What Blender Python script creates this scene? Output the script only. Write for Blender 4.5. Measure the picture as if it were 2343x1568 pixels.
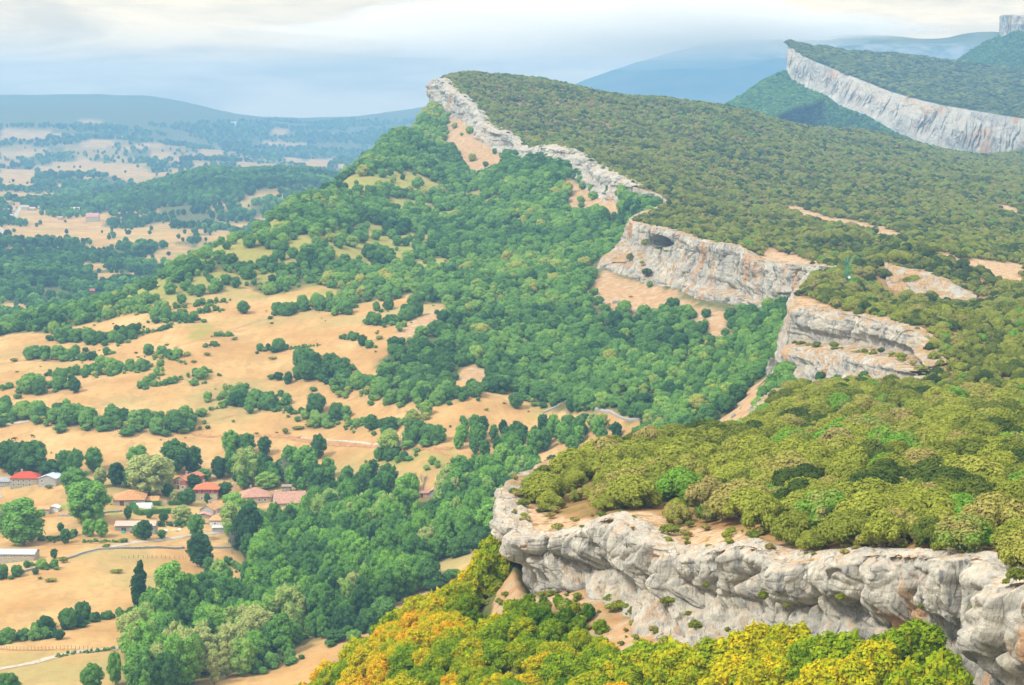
import bpy, math, random
import numpy as np
from mathutils import Vector

# ------------------------------------------------------------------ camera, sky, sun, exposure
scene = bpy.context.scene
for o in list(bpy.data.objects):
    bpy.data.objects.remove(o)
C = scene.collection
FOC = 4953.0                      # focal length in units of a 2342 x 1568 picture
CU, CV = 1171.0, 784.0
PITCH = math.radians(6.38)
cam_data = bpy.data.cameras.new("camera")
cam = bpy.data.objects.new("camera", cam_data)
C.objects.link(cam)
cam.location = (0, 0, 0)
cam.rotation_euler = (math.pi / 2 - PITCH, 0, 0)
cam_data.sensor_width = 36.0
cam_data.lens = 36.0 * FOC / 2342.0
cam_data.clip_start = 1.0
cam_data.clip_end = 60000.0
scene.camera = cam

SUN_EL, SUN_AZ = math.radians(48), math.radians(-128)      # azimuth measured from +Y towards +X
world = bpy.data.worlds.new("World")
scene.world = world
world.use_nodes = True


def build_world():
    nt = world.node_tree
    nt.nodes.clear()
    N = nt.nodes.new
    L = nt.links.new
    out = N("ShaderNodeOutputWorld")
    bg = N("ShaderNodeBackground")
    bg.inputs["Strength"].default_value = 0.1
    sky = N("ShaderNodeTexSky")
    sky.sky_type = 'NISHITA'
    sky.sun_disc = False
    sky.sun_elevation = SUN_EL
    sky.sun_rotation = SUN_AZ
    tc = N("ShaderNodeTexCoord")
    sep = N("ShaderNodeSeparateXYZ")
    L(tc.outputs["Generated"], sep.inputs[0])
    mp = N("ShaderNodeMapping")
    mp.inputs["Scale"].default_value = (8.0, 8.0, 46.0)
    mp.inputs["Location"].default_value = (0.9, 0.0, 0.35)
    L(tc.outputs["Generated"], mp.inputs[0])
    nz = N("ShaderNodeTexNoise")
    nz.inputs["Scale"].default_value = 1.0
    nz.inputs["Detail"].default_value = 7.0
    nz.inputs["Roughness"].default_value = 0.6
    nz.inputs["Distortion"].default_value = 0.4
    L(mp.outputs[0], nz.inputs["Vector"])
    cr = N("ShaderNodeValToRGB")
    cr.color_ramp.elements[0].position = 0.38
    cr.color_ramp.elements[0].color = (8.3, 6.8, 4.9, 1)
    cr.color_ramp.elements[1].position = 0.57
    cr.color_ramp.elements[1].color = (12.6, 9.9, 6.5, 1)
    L(nz.outputs["Fac"], cr.inputs[0])
    # overcast sky: brighter towards the zenith
    mz = N("ShaderNodeMath"); mz.operation = 'MAXIMUM'; mz.inputs[1].default_value = 0.0
    L(sep.outputs["Z"], mz.inputs[0])
    ma = N("ShaderNodeMath"); ma.operation = 'MULTIPLY_ADD'
    ma.inputs[1].default_value = 1.2; ma.inputs[2].default_value = 1.0
    L(mz.outputs[0], ma.inputs[0])
    mul = N("ShaderNodeVectorMath"); mul.operation = 'SCALE'
    L(cr.outputs[0], mul.inputs[0]); L(ma.outputs[0], mul.inputs["Scale"])
    # creamy near the horizon, neutral white overhead
    zr = N("ShaderNodeMapRange"); zr.interpolation_type = 'SMOOTHSTEP'
    zr.inputs["From Min"].default_value = 0.03; zr.inputs["From Max"].default_value = 0.45
    L(sep.outputs["Z"], zr.inputs["Value"])
    tint = N("ShaderNodeMix"); tint.data_type = 'RGBA'
    tint.inputs["A"].default_value = (1, 1, 1, 1); tint.inputs["B"].default_value = (0.78, 0.96, 1.38, 1)
    L(zr.outputs[0], tint.inputs["Factor"])
    mul2 = N("ShaderNodeVectorMath"); mul2.operation = 'MULTIPLY'
    L(mul.outputs[0], mul2.inputs[0]); L(tint.outputs["Result"], mul2.inputs[1])
    mul = mul2
    mix = N("ShaderNodeMix"); mix.data_type = 'RGBA'
    mix.inputs["Factor"].default_value = 0.88
    L(sky.outputs[0], mix.inputs["A"]); L(mul.outputs[0], mix.inputs["B"])
    L(mix.outputs["Result"], bg.inputs[0])
    L(bg.outputs[0], out.inputs[0])


build_world()
sun_data = bpy.data.lights.new("sun", 'SUN')
sun_data.energy = 3.2
sun_data.angle = math.radians(9)
sun_data.color = (1.0, 0.95, 0.86)
sun = bpy.data.objects.new("sun", sun_data)
C.objects.link(sun)
sdir = Vector((math.cos(SUN_EL) * math.sin(SUN_AZ), math.cos(SUN_EL) * math.cos(SUN_AZ), math.sin(SUN_EL)))
sun.rotation_euler = sdir.to_track_quat('Z', 'Y').to_euler()
scene.view_settings.view_transform = 'Standard'
scene.view_settings.look = 'None'
scene.view_settings.gamma = 1.0
scene.view_settings.exposure = 0.45
scene.view_settings.use_curve_mapping = False
scene.render.engine = 'CYCLES'
cy = scene.cycles
cy.max_bounces = 5
cy.diffuse_bounces = 3
cy.glossy_bounces = 1
cy.transmission_bounces = 3
cy.volume_bounces = 2
cy.transparent_max_bounces = 8
cy.use_adaptive_sampling = True
cy.adaptive_threshold = 0.02
cy.caustics_reflective = False
cy.caustics_refractive = False
HAZE_DENSITY = 1.45e-4
HAZE_COLOR = (0.24, 0.485, 0.79, 1)

rng = np.random.default_rng(11)
random.seed(11)


# ------------------------------------------------------------------ small maths helpers
def ray(u, v):
    """direction (per metre of distance y) through picture point u,v"""
    a = (np.asarray(u, float) - CU) / FOC
    b = (CV - np.asarray(v, float)) / FOC
    y = math.cos(PITCH) + b * math.sin(PITCH)
    z = -math.sin(PITCH) + b * math.cos(PITCH)
    return a / y, z / y


def P3(u, v, d):
    a, s = ray(u, v)
    return np.stack([a * d, np.asarray(d, float) + 0 * a, s * d], -1)


def project(p):
    x, y, z = p[..., 0], p[..., 1], p[..., 2]
    f = y * math.cos(PITCH) - z * math.sin(PITCH)
    w = y * math.sin(PITCH) + z * math.cos(PITCH)
    return CU + FOC * x / f, CV - FOC * w / f


def hash3(ix, iy, iz, seed):
    h = (ix.astype(np.int64) * 374761393 + iy.astype(np.int64) * 668265263 + iz.astype(np.int64) * 2147483647 + seed * 974634777) & 0xFFFFFFFF
    h = ((h ^ (h >> 13)) * 1274126177) & 0xFFFFFFFF
    h = ((h ^ (h >> 16)) * 2246822519) & 0xFFFFFFFF
    return ((h ^ (h >> 15)) & 0xFFFFFF) / float(0xFFFFFF) * 2 - 1


def vnoise(x, y, z=None, seed=0):
    x = np.asarray(x, float); y = np.asarray(y, float)
    z = np.zeros_like(x + y) if z is None else np.asarray(z, float) + 0 * x
    x = x + 0 * y; y = y + 0 * x
    fx, fy, fz = np.floor(x), np.floor(y), np.floor(z)
    dx, dy, dz = x - fx, y - fy, z - fz
    sx, sy, sz = [t * t * t * (t * (t * 6 - 15) + 10) for t in (dx, dy, dz)]
    r = 0
    for i in (0, 1):
        wx = sx if i else 1 - sx
        for j in (0, 1):
            wy = sy if j else 1 - sy
            for k in (0, 1):
                wz = sz if k else 1 - sz
                r = r + wx * wy * wz * hash3(fx + i, fy + j, fz + k, seed)
    return r


def fbm(x, y, z=None, octaves=4, seed=0, gain=0.5):
    r, amp, f = 0, 1.0, 1.0
    for o in range(octaves):
        r = r + amp * vnoise(np.asarray(x) * f + 13.7 * o, np.asarray(y) * f - 7.3 * o, None if z is None else np.asarray(z) * f + 3.1 * o, seed + o)
        amp *= gain
        f *= 2.03
    return r


def inside(poly, x, y):
    poly = np.asarray(poly, float)
    x = np.asarray(x, float); y = np.asarray(y, float)
    res = np.zeros(x.shape, bool)
    n = len(poly)
    for i in range(n):
        x1, y1 = poly[i]; x2, y2 = poly[(i + 1) % n]
        if y1 == y2:
            continue
        c = ((y1 > y) != (y2 > y)) & (x < (x2 - x1) * (y - y1) / (y2 - y1) + x1)
        res ^= c
    return res


def dist_poly(pts, x, y, closed=False):
    pts = np.asarray(pts, float)
    best = np.full(np.shape(x), 1e18)
    m = len(pts) if closed else len(pts) - 1
    for i in range(m):
        a = pts[i]; b = pts[(i + 1) % len(pts)]
        d = b - a
        l2 = max(d @ d, 1e-9)
        t = np.clip(((x - a[0]) * d[0] + (y - a[1]) * d[1]) / l2, 0, 1)
        q = (x - a[0] - t * d[0]) ** 2 + (y - a[1] - t * d[1]) ** 2
        best = np.minimum(best, q)
    return np.sqrt(best)


def smooth(e0, e1, x):
    t = np.clip((x - e0) / (e1 - e0), 0, 1)
    return t * t * (3 - 2 * t)


# picture-reading helpers: coordinates noted on enlarged views of the photograph
def c1(x, y): return (x * .3827, 968 + y * .3827)
def c2(x, y): return (665.4 + x * .3827, 968 + y * .3827)
def c4(x, y): return (x * .3357, 544.4 + y * .3357)
def c5(x, y): return (725.8 + x * .3357, 544.4 + y * .3357)
def c6(x, y): return (1270.3 + x * .4576, 423.4 + y * .4576)
def c7(x, y): return (x * .4906, 121 + y * .4906)
def c8(x, y): return (907.4 + x * .6125, y * .6125)
def z1(x, y): return (x * .17365, 1058.6 + y * .17365)
def z2(x, y): return (229.9 + x * .1291, 1058.6 + y * .1291)
def z3(x, y): return (393.2 + x * .1549, 1076.8 + y * .1549)
def c3(x, y): return (1391.2 + x * .4059, 967.8 + y * .4059)


# ------------------------------------------------------------------ terrain surfaces (thin-plate splines through surveyed points)
class Surface:
    """z over (x/y, ln y), exact at its survey points"""
    def __init__(self, pts):
        pts = np.asarray(pts, float)
        self.p = np.stack([pts[:, 0] / pts[:, 1] * 4.0, np.log(pts[:, 1])], -1)
        self.mz = pts[:, 2].mean()
        n = len(pts)
        K = self.k(self.p, self.p) + np.eye(n) * 1e-4
        A = np.zeros((n + 3, n + 3))
        A[:n, :n] = K
        A[:n, n] = 1
        A[:n, n + 1:] = self.p
        A[n, :n] = 1
        A[n + 1:, :n] = self.p.T
        b = np.zeros(n + 3)
        b[:n] = pts[:, 2]
        self.w = np.linalg.solve(A, b)

    @staticmethod
    def k(p, q):
        r2 = ((p[:, None, :] - q[None, :, :]) ** 2).sum(-1) + 1e-6
        return r2 * np.log(r2) * 0.5

    def __call__(self, x, y):
        sh = np.shape(x)
        q = np.stack([np.ravel(x) / np.ravel(y) * 4.0, np.log(np.ravel(y))], -1)
        out = np.empty(len(q))
        n = len(self.p)
        for i in range(0, len(q), 20000):
            s = q[i:i + 20000]
            out[i:i + 20000] = self.k(s, self.p) @ self.w[:n] + self.w[n] + s @ self.w[n + 1:]
        return out.reshape(sh)


# cliff lips and feet: (u, v, distance)
LIP1 = [(2470, 1325, 181), (2342, 1337, 190), (2275, 1345, 196), (2262, 1292, 204), (2215, 1284, 208), (2110, 1280, 215), (2000, 1276, 222), (1940, 1279, 226), (1878, 1284, 230),
        (1797, 1293, 236), (1704, 1254, 246), (1627, 1268, 252), (1529, 1268, 262), (1470, 1225, 270), (1392, 1190, 283), (1354, 1203, 288), (1277, 1230, 291), (1205, 1232, 294), (1167, 1215, 298), (1150, 1170, 307), (1140, 1121, 318)]
FOOT1 = [(2470, 1800, 180), (2342, 1770, 187), (2250, 1730, 194), (2205, 1700, 199), (2150, 1645, 204), (2080, 1570, 211), (2000, 1525, 218), (1940, 1504, 223), (1878, 1494, 227),
         (1790, 1488, 233), (1700, 1492, 239), (1610, 1500, 245), (1513, 1510, 251), (1450, 1465, 260), (1411, 1432, 270), (1370, 1385, 279), (1316, 1358, 286), (1262, 1362, 290), (1205, 1355, 296), (1190, 1318, 305), (1182, 1275, 320)]
BACK1 = [(1195, 1086, 338), (1300, 1040, 362), (1450, 1008, 395), (1620, 1004, 410), (1705, 975, 440), (1745, 915, 500), (1775, 892, 545), (1850, 885, 565), (2000, 872, 590), (2120, 860, 604)]
LIP2 = [(2128, 842, 612), (2112, 815, 625), (2095, 768, 648), (2066, 753, 660), (1984, 731, 692), (1911, 721, 715), (1842, 708, 740), (1808, 714, 752)]
FOOT2 = [(2130, 858, 606), (2100, 858, 618), (2050, 857, 640), (2030, 857, 650), (1950, 852, 680), (1900, 850, 697), (1830, 840, 725), (1798, 832, 745)]
BACK2 = [(1803, 690, 785), (1822, 660, 830), (1850, 632, 900)]
LIP3 = [(1905, 616, 935), (1865, 611, 950), (1796, 607, 985), (1727, 596, 1020), (1700, 575, 1035), (1668, 563, 1050), (1609, 556, 1083), (1570, 542, 1103), (1545, 532, 1118), (1490, 522, 1150), (1435, 508, 1182)]
FOOT3 = [(1890, 735, 925), (1850, 726, 940), (1793, 716, 972), (1735, 706, 1002), (1700, 698, 1020), (1660, 690, 1038), (1590, 676, 1070), (1550, 662, 1090), (1520, 650, 1103), (1455, 636, 1140), (1372, 612, 1165)]
BACK3 = [(1452, 492, 1225), (1490, 478, 1270), (1520, 462, 1310), (1500, 445, 1350)]
LIP5 = [(1446, 429, 1385), (1415, 407, 1425), (1373, 392, 1480), (1324, 361, 1560), (1275, 340, 1640), (1244, 337, 1680), (1201, 343, 1720), (1164, 313, 1775), (1121, 294, 1830), (1097, 284, 1860), (1088, 258, 1895), (1060, 228, 1960), (1032, 210, 2005), (1012, 184, 2050), (996, 186, 2075)]
FOOT5 = [(1432, 460, 1372), (1400, 458, 1405), (1368, 452, 1450), (1305, 402, 1545), (1250, 374, 1625), (1225, 370, 1665), (1180, 366, 1705), (1145, 354, 1765), (1105, 328, 1815), (1090, 314, 1845), (1075, 296, 1880), (1057, 278, 1940), (1030, 265, 1985), (1005, 250, 2030), (994, 246, 2080)]
BACK5 = [(1010, 178, 2120), (1030, 172, 2200), (1060, 172, 2290)]

rim = [P3(*p) for p in LIP1 + BACK1 + LIP2 + BACK2 + LIP3 + BACK3 + LIP5 + BACK5]
rim_xy = np.array([p[:2] for p in rim])
plateau_poly = np.vstack([rim_xy, [[-80, 3100], [2200, 3100], [2200, 120], [90, 120]]])

PC = [tuple(p) for p in rim]
for q in [(1300, 1075, 345), (1500, 1150, 300), (1700, 1100, 320), (1900, 1200, 252), (2200, 1200, 240), (2000, 1100, 310), (2342, 1100, 300), (2342, 1230, 225),
          (2000, 1000, 402), (2342, 1000, 392), (1850, 985, 425), (2000, 905, 520), (2342, 900, 522), (2200, 860, 590), (2342, 800, 645), (2342, 690, 830),
          (2130, 720, 740), (1900, 650, 850), (2342, 610, 1050), (1980, 600, 1010), (1900, 560, 1110), (1650, 520, 1230),
          (1700, 500, 1330), (2000, 500, 1400), (2342, 500, 1480), (1560, 430, 1480), (1700, 400, 1720), (2000, 400, 1820), (2342, 420, 1880), (1300, 300, 1900), (1500, 330, 1830),
          (1150, 230, 2060), (2036, 668, 898), (2090, 676, 893), (2142, 688, 884), (2200, 698, 880), (2032, 598, 935), (2149, 632, 915), (2240, 670, 902), (2342, 388, 2250), (2150, 358, 2300), (2600, 410, 2300), (2342, 372, 2480), (1900, 300, 2430), (1070, 172, 2200), (1200, 180, 2250), (1300, 198, 2300), (1500, 228, 2380), (1700, 268, 2470), (2000, 312, 2580), (2342, 350, 2680),
          (2700, 400, 2600), (2700, 600, 1300), (2700, 900, 550), (2700, 1250, 230), (1500, 260, 2150), (1900, 320, 2250)]:
    PC.append(tuple(P3(*q)))
for (u, d, z) in [(1000, 2700, -60), (1300, 2800, -90), (1700, 2900, -120), (2100, 3000, -150), (2500, 3100, -170), (1200, 3300, -170), (1900, 3300, -180)]:
    a, _ = ray(u, 700)
    PC.append((a * d, d, z))
plateau_f = Surface(PC)

VC = [tuple(P3(*p)) for p in FOOT1 + FOOT2 + FOOT3 + FOOT5]
for q in [(1170, 1325, 322), (1080, 1385, 328), (1000, 1425, 330), (915, 1480, 328), (830, 1535, 324), (735, 1600, 320), (640, 1660, 316), (1000, 1568, 274), (1200, 1460, 276), (1100, 1480, 292), (1400, 1568, 247), (1250, 1568, 262), (1700, 1570, 227), (1850, 1575, 217), (2000, 1580, 208),
          (1000, 1800, 250), (700, 1800, 290), (1400, 1850, 222), (2000, 1900, 186), (2342, 1900, 172),
          (0, 1560, 600), (600, 1560, 600), (300, 1400, 680), (300, 1300, 740), (0, 1300, 745), (0, 1130, 880), (470, 1130, 882), (800, 1400, 662), (900, 1420, 640), (1050, 1310, 680), (1150, 1255, 700),
          (1100, 1150, 800), (800, 1130, 860), (1400, 1060, 835), (0, 1000, 965), (450, 950, 985), (800, 1000, 935), (1200, 1000, 895), (1400, 950, 870), (1100, 900, 940), (700, 780, 1085),
          (900, 860, 990), (200, 850, 1065), (450, 800, 1075), (450, 700, 1185), (200, 760, 1160), (0, 790, 1150), (600, 640, 1250), (800, 700, 1160), (-300, 1560, 600), (-300, 1130, 880), (-300, 900, 1040),
          (0, 752, 1220), (130, 722, 1245), (250, 692, 1265), (390, 620, 1300), (500, 562, 1345), (640, 490, 1460), (720, 450, 1550), (800, 400, 1660), (900, 312, 1850), (980, 254, 2040),
          (1000, 330, 1880), (1100, 400, 1720), (1200, 400, 1705), (1300, 500, 1420), (1000, 500, 1490), (850, 520, 1450), (1000, 600, 1290), (1300, 600, 1230), (1300, 680, 1125),
          (1400, 520, 1330), (1500, 740, 1045), (1600, 730, 1010), (1700, 770, 950), (1500, 850, 935), (1700, 850, 865), (1600, 940, 795), (1740, 880, 775), (1700, 950, 730), (1830, 880, 705), (1650, 1000, 720), (1500, 1000, 800),
          (560, 404, 3600), (470, 400, 3500), (680, 400, 3500), (0, 285, 7000), (200, 288, 7000), (400, 298, 7200), (0, 222, 9500), (200, 222, 9500), (360, 226, 9500), (450, 240, 9500), (550, 262, 9500), (640, 271, 9500), (720, 272, 9500),
          (800, 268, 9500), (870, 258, 9500), (990, 241, 9500), (1150, 225, 9500), (-300, 224, 9500)]:
    VC.append(tuple(P3(*q)))
for (u, d, z) in [(1170, 380, -112), (900, 385, -118), (640, 375, -122), (300, 380, -135), (1170, 450, -140), (800, 450, -150), (300, 500, -160), (-300, 400, -150),
                  (1400, 430, -115), (1600, 450, -110), (1700, 520, -112), (1900, 640, -100), (1300, 600, -142), (1500, 650, -128),
                  (980, 2250, -80), (900, 2150, -110), (800, 1950, -120), (640, 1700, -140), (500, 1550, -150), (390, 1500, -152), (250, 1420, -154), (0, 1380, -158),
                  (980, 2600, -160), (800, 2300, -163), (500, 2000, -165), (0, 1800, -165), (-300, 1800, -165), (0, 2400, -165), (300, 2500, -165), (600, 2700, -165), (900, 3000, -165), (1100, 3000, -165),
                  (0, 3200, -165), (250, 3200, -165), (340, 4200, -165), (700, 4300, -160), (560, 2950, -160), (560, 4300, -150), (0, 4300, -160), (1100, 4500, -165), (0, 5500, -160), (500, 5500, -160), (900, 5500, -165), (1200, 5500, -165),
                  (600, 7500, -140), (900, 7500, -150), (1200, 7500, -160), (0, 10800, -40), (600, 10800, -130), (1200, 10800, -60), (1500, 9000, -160), (2500, 9000, -160), (1500, 4500, -165), (2400, 4500, -165), (2400, 2800, -190), (1700, 2600, -190)]:
    a, _ = ray(u, 700)
    VC.append((a * d, d, z))
valley_f = Surface(VC)

NA, NY = 460, 620
A0, A1, Y0, Y1 = -0.34, 0.34, 150.0, 10700.0
va = np.linspace(A0, A1, NA)
vy = np.concatenate([np.linspace(math.log(150), math.log(480), 150, endpoint=False), np.linspace(math.log(480), math.log(2300), 380, endpoint=False), np.linspace(math.log(2300), math.log(10700), 90)])
VA, VL = np.meshgrid(va, vy)
VY = np.exp(VL)
VX = VA * VY
VZ = valley_f(VX, VY)
near = 1 - smooth(1500, 5000, VY)
in_pl = inside(plateau_poly, VX, VY)
d_rim = dist_poly(rim_xy, VX, VY)
VZ = VZ + fbm(VX / 60, VY / 60, octaves=3, seed=3) * 0.8 * smooth(5, 40, d_rim) * smooth(330, 420, VY) + fbm(VX / 9, VY / 9, octaves=3, seed=5) * 0.22 * near
VZ = VZ + np.where(VY > 1900, fbm(VX / 420, VY / 420, octaves=3, seed=8) * 9 * smooth(2300, 3200, VY) * smooth(3, 60, d_rim), 0)
PZ0 = plateau_f(VX, VY)
cut = smooth(0, 14, d_rim) * 14
VZ = np.where(in_pl, np.minimum(VZ, PZ0 - np.where(VY < 330, 8.5, 4) - cut), VZ)

py_ = np.concatenate([np.linspace(math.log(150), math.log(700), 330, endpoint=False), np.linspace(math.log(700), math.log(3100), 300)])
pa = np.linspace(-0.12, 0.42, 430)
PA, PL = np.meshgrid(pa, py_)
PY = np.exp(PL)
PX = PA * PY
p_rim = dist_poly(rim_xy, PX, PY)
PZ = plateau_f(PX, PY)
PZ = PZ + (fbm(PX / 40, PY / 40, octaves=3, seed=21) * 1.2 * smooth(4, 30, p_rim) + fbm(PX / 7, PY / 7, octaves=2, seed=22) * 0.15) * smooth(150, 300, PY)


class Grid:
    def __init__(self, a, l, z):
        self.a, self.l, self.z = a, l, z

    def __call__(self, x, y):
        x = np.asarray(x, float); y = np.asarray(y, float)
        ai = np.interp(x / y, self.a, np.arange(len(self.a)))
        li = np.interp(np.log(y), self.l, np.arange(len(self.l)))
        i = np.clip(ai.astype(int), 0, len(self.a) - 2); j = np.clip(li.astype(int), 0, len(self.l) - 2)
        f, g = ai - i, li - j
        z = self.z
        return (z[j, i] * (1 - f) * (1 - g) + z[j, i + 1] * f * (1 - g) + z[j + 1, i] * (1 - f) * g + z[j + 1, i + 1] * f * g)


ground_z = Grid(va, vy, VZ)
plateau_z = Grid(pa, py_, PZ)


def hit(fn, u, v, y0=330.0, y1=9000.0, n=700, mask=None):
    """where the line of sight through u,v meets the surface"""
    u = np.atleast_1d(np.asarray(u, float)); v = np.atleast_1d(np.asarray(v, float))
    a, s = ray(u, v)
    ys = np.exp(np.linspace(math.log(y0), math.log(y1), n))
    D = s[:, None] * ys[None] - fn(a[:, None] * ys[None], np.broadcast_to(ys[None], (len(u), n)))
    below = D < 0
    below[:, 0] = False
    k = np.argmax(below, axis=1)
    ok = below.any(axis=1)
    k = np.maximum(k, 1)
    r = np.arange(len(u))
    d0, d1 = D[r, k - 1], D[r, k]
    t = np.clip(d0 / np.where(d0 - d1 == 0, 1, d0 - d1), 0, 1)
    y = ys[k - 1] * (1 - t) + ys[k] * t
    x = a * y
    return np.stack([x, y, fn(x, y)], -1), ok


def to_ground(pts, **k):
    pts = np.asarray(pts, float)
    p, ok = hit(ground_z, pts[:, 0], pts[:, 1], **k)
    return p


def link(o, parent=None):
    C.objects.link(o)
    if parent is not None:
        o.parent = parent
    return o


def tag(o, label=None, cat=None, group=None, kind=None):
    if label: o["label"] = label
    if cat: o["category"] = cat
    if group: o["group"] = group
    if kind: o["kind"] = kind
    return o


def mesh_np(name, verts, faces, mat=None, smooth_shade=True):
    me = bpy.data.meshes.new(name)
    verts = np.asarray(verts, np.float32)
    faces = np.asarray(faces, np.int32)
    n = faces.shape[1]
    me.vertices.add(len(verts))
    me.vertices.foreach_set("co", verts.ravel())
    me.loops.add(faces.size)
    me.loops.foreach_set("vertex_index", faces.ravel())
    me.polygons.add(len(faces))
    me.polygons.foreach_set("loop_start", np.arange(0, faces.size, n, dtype=np.int32))
    me.polygons.foreach_set("use_smooth", np.full(len(faces), smooth_shade, bool))
    me.update(calc_edges=True)
    if mat is not None:
        me.materials.append(mat)
    return me


def grid_faces(nr, nc, keep=None):
    i = np.arange(nr - 1)[:, None] * nc + np.arange(nc - 1)[None]
    f = np.stack([i, i + 1, i + nc + 1, i + nc], -1).reshape(-1, 4)
    if keep is not None:
        f = f[keep.reshape(-1)]
    return f


def add_color(me, name, rgba):
    at = me.color_attributes.new(name, 'FLOAT_COLOR', 'POINT')
    at.data.foreach_set("color", np.asarray(rgba, np.float32).ravel())


# ------------------------------------------------------------------ materials
class NT:
    """tiny node-tree writer"""
    def __init__(self, name):
        self.m = bpy.data.materials.new(name)
        self.m.use_nodes = True
        self.t = self.m.node_tree
        self.t.nodes.clear()
        self.out = self.t.nodes.new("ShaderNodeOutputMaterial")

    def n(self, kind, **kw):
        nd = self.t.nodes.new("ShaderNode" + kind)
        for k, v in kw.items():
            setattr(nd, k, v)
        return nd

    def l(self, a, b):
        self.t.links.new(a, b)

    def put(self, sock, v):
        if hasattr(v, "bl_idname") or isinstance(v, bpy.types.NodeSocket):
            self.l(v, sock)
        else:
            sock.default_value = v

    def noise(self, scale, detail=4, rough=0.55, vec=None, dist=0.0):
        nd = self.n("TexNoise")
        nd.inputs["Scale"].default_value = scale
        nd.inputs["Detail"].default_value = detail
        nd.inputs["Roughness"].default_value = rough
        nd.inputs["Distortion"].default_value = dist
        if vec is not None: self.l(vec, nd.inputs["Vector"])
        return nd.outputs["Fac"]

    def pos(self, scale=(1, 1, 1)):
        g = self.n("NewGeometry")
        m = self.n("Mapping")
        m.inputs["Scale"].default_value = scale
        self.l(g.outputs["Position"], m.inputs[0])
        return m.outputs[0]

    def ramp(self, fac, stops):
        r = self.n("ValToRGB")
        e = r.color_ramp.elements
        e[0].position, e[0].color = stops[0][0], tuple(stops[0][1]) + (1,)
        e[1].position, e[1].color = stops[-1][0], tuple(stops[-1][1]) + (1,)
        for p, c in stops[1:-1]:
            k = e.new(p); k.color = tuple(c) + (1,)
        self.l(fac, r.inputs[0])
        return r.outputs[0]

    def step(self, fac, a, b):
        m = self.n("MapRange"); m.interpolation_type = 'SMOOTHSTEP'
        m.inputs["From Min"].default_value = a
        m.inputs["From Max"].default_value = b
        self.l(fac, m.inputs["Value"])
        return m.outputs[0]

    def mix(self, fac, a, b, blend='MIX'):
        m = self.n("Mix"); m.data_type = 'RGBA'; m.blend_type = blend
        self.put(m.inputs["Factor"], fac)
        for s, v in (("A", a), ("B", b)):
            if isinstance(v, tuple): m.inputs[s].default_value = v + (1,) if len(v) == 3 else v
            else: self.l(v, m.inputs[s])
        return m.outputs["Result"]

    def math(self, op, a, b=0.0):
        m = self.n("Math"); m.operation = op
        self.put(m.inputs[0], a); self.put(m.inputs[1], b)
        return m.outputs[0]

    def bump(self, h, strength=0.5, dist=0.3):
        b = self.n("Bump")
        b.inputs["Strength"].default_value = strength
        b.inputs["Distance"].default_value = dist
        self.l(h, b.inputs["Height"])
        return b.outputs[0]

    def principled(self, col, rough=0.9, normal=None, spec=0.2, metallic=0.0):
        p = self.n("BsdfPrincipled")
        self.put(p.inputs["Base Color"], col if not isinstance(col, tuple) else col + (1,))
        p.inputs["Roughness"].default_value = rough
        p.inputs["Specular IOR Level"].default_value = spec
        p.inputs["Metallic"].default_value = metallic
        if normal is not None: self.l(normal, p.inputs["Normal"])
        self.l(p.outputs[0], self.out.inputs["Surface"])
        return self.m

    def diffuse(self, col, normal=None, rough=0.6):
        p = self.n("BsdfDiffuse")
        p.inputs["Roughness"].default_value = rough
        self.put(p.inputs["Color"], col if not isinstance(col, tuple) else col + (1,))
        if normal is not None: self.l(normal, p.inputs["Normal"])
        self.l(p.outputs[0], self.out.inputs["Surface"])
        return self.m


def leaf_material(name, stops, amp=0.16, scale=0.35, transl=0.3):
    """stops: colour by the tree's own tint 0..1"""
    m = NT(name)
    at = m.n("Attribute"); at.attribute_type = 'INSTANCER'; at.attribute_name = "tint"
    g = m.pos()
    nz = m.noise(scale, 3, 0.6, g)
    sh = m.math('MULTIPLY_ADD', m.math('SUBTRACT', nz, 0.5), amp * 2)
    m.t.nodes[-1]
    f = m.math('ADD', at.outputs["Fac"], m.math('MULTIPLY', m.math('SUBTRACT', nz, 0.5), amp * 2))
    col = m.ramp(f, stops)
    lf = m.noise(1.7, 4, 0.8, g)
    val = m.ramp(lf, [(0.28, (0.48, 0.50, 0.52)), (0.72, (1.45, 1.42, 1.36))])
    col = m.mix(1.0, col, val, 'MULTIPLY')
    d = m.n("BsdfDiffuse"); m.l(col, d.inputs[0])
    t = m.n("BsdfTranslucent"); m.l(m.mix(1.0, col, (1.15, 1.2, 0.6), 'MULTIPLY'), t.inputs[0])
    mx = m.n("MixShader"); mx.inputs[0].default_value = transl
    m.l(d.outputs[0], mx.inputs[1]); m.l(t.outputs[0], mx.inputs[2])
    m.l(mx.outputs[0], m.out.inputs["Surface"])
    return m.m


M = {}
M['holm'] = leaf_material("holm_oak_leaves", [(0.0, (0.062, 0.100, 0.022)), (0.35, (0.200, 0.230, 0.034)), (0.7, (0.315, 0.345, 0.050)), (0.9, (0.340, 0.280, 0.100)), (1.0, (0.17, 0.33, 0.04))])
M['hill'] = leaf_material("hill_oak_leaves", [(0.0, (0.050, 0.125, 0.040)), (0.5, (0.150, 0.305, 0.070)), (0.85, (0.260, 0.420, 0.085)), (1.0, (0.42, 0.42, 0.09))])
M['valley'] = leaf_material("valley_leaves", [(0.0, (0.034, 0.085, 0.030)), (0.45, (0.110, 0.250, 0.055)), (0.8, (0.225, 0.44, 0.065)), (1.0, (0.42, 0.45, 0.16))])
M['autumn'] = leaf_material("autumn_leaves", [(0.0, (0.08, 0.17, 0.014)), (0.3, (0.23, 0.33, 0.014)), (0.6, (0.52, 0.44, 0.012)), (0.82, (0.68, 0.38, 0.016)), (1.0, (0.56, 0.17, 0.03))], amp=0.42, scale=0.8)
M['twig'] = NT("bare_twigs").diffuse((0.30, 0.26, 0.22))
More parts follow.
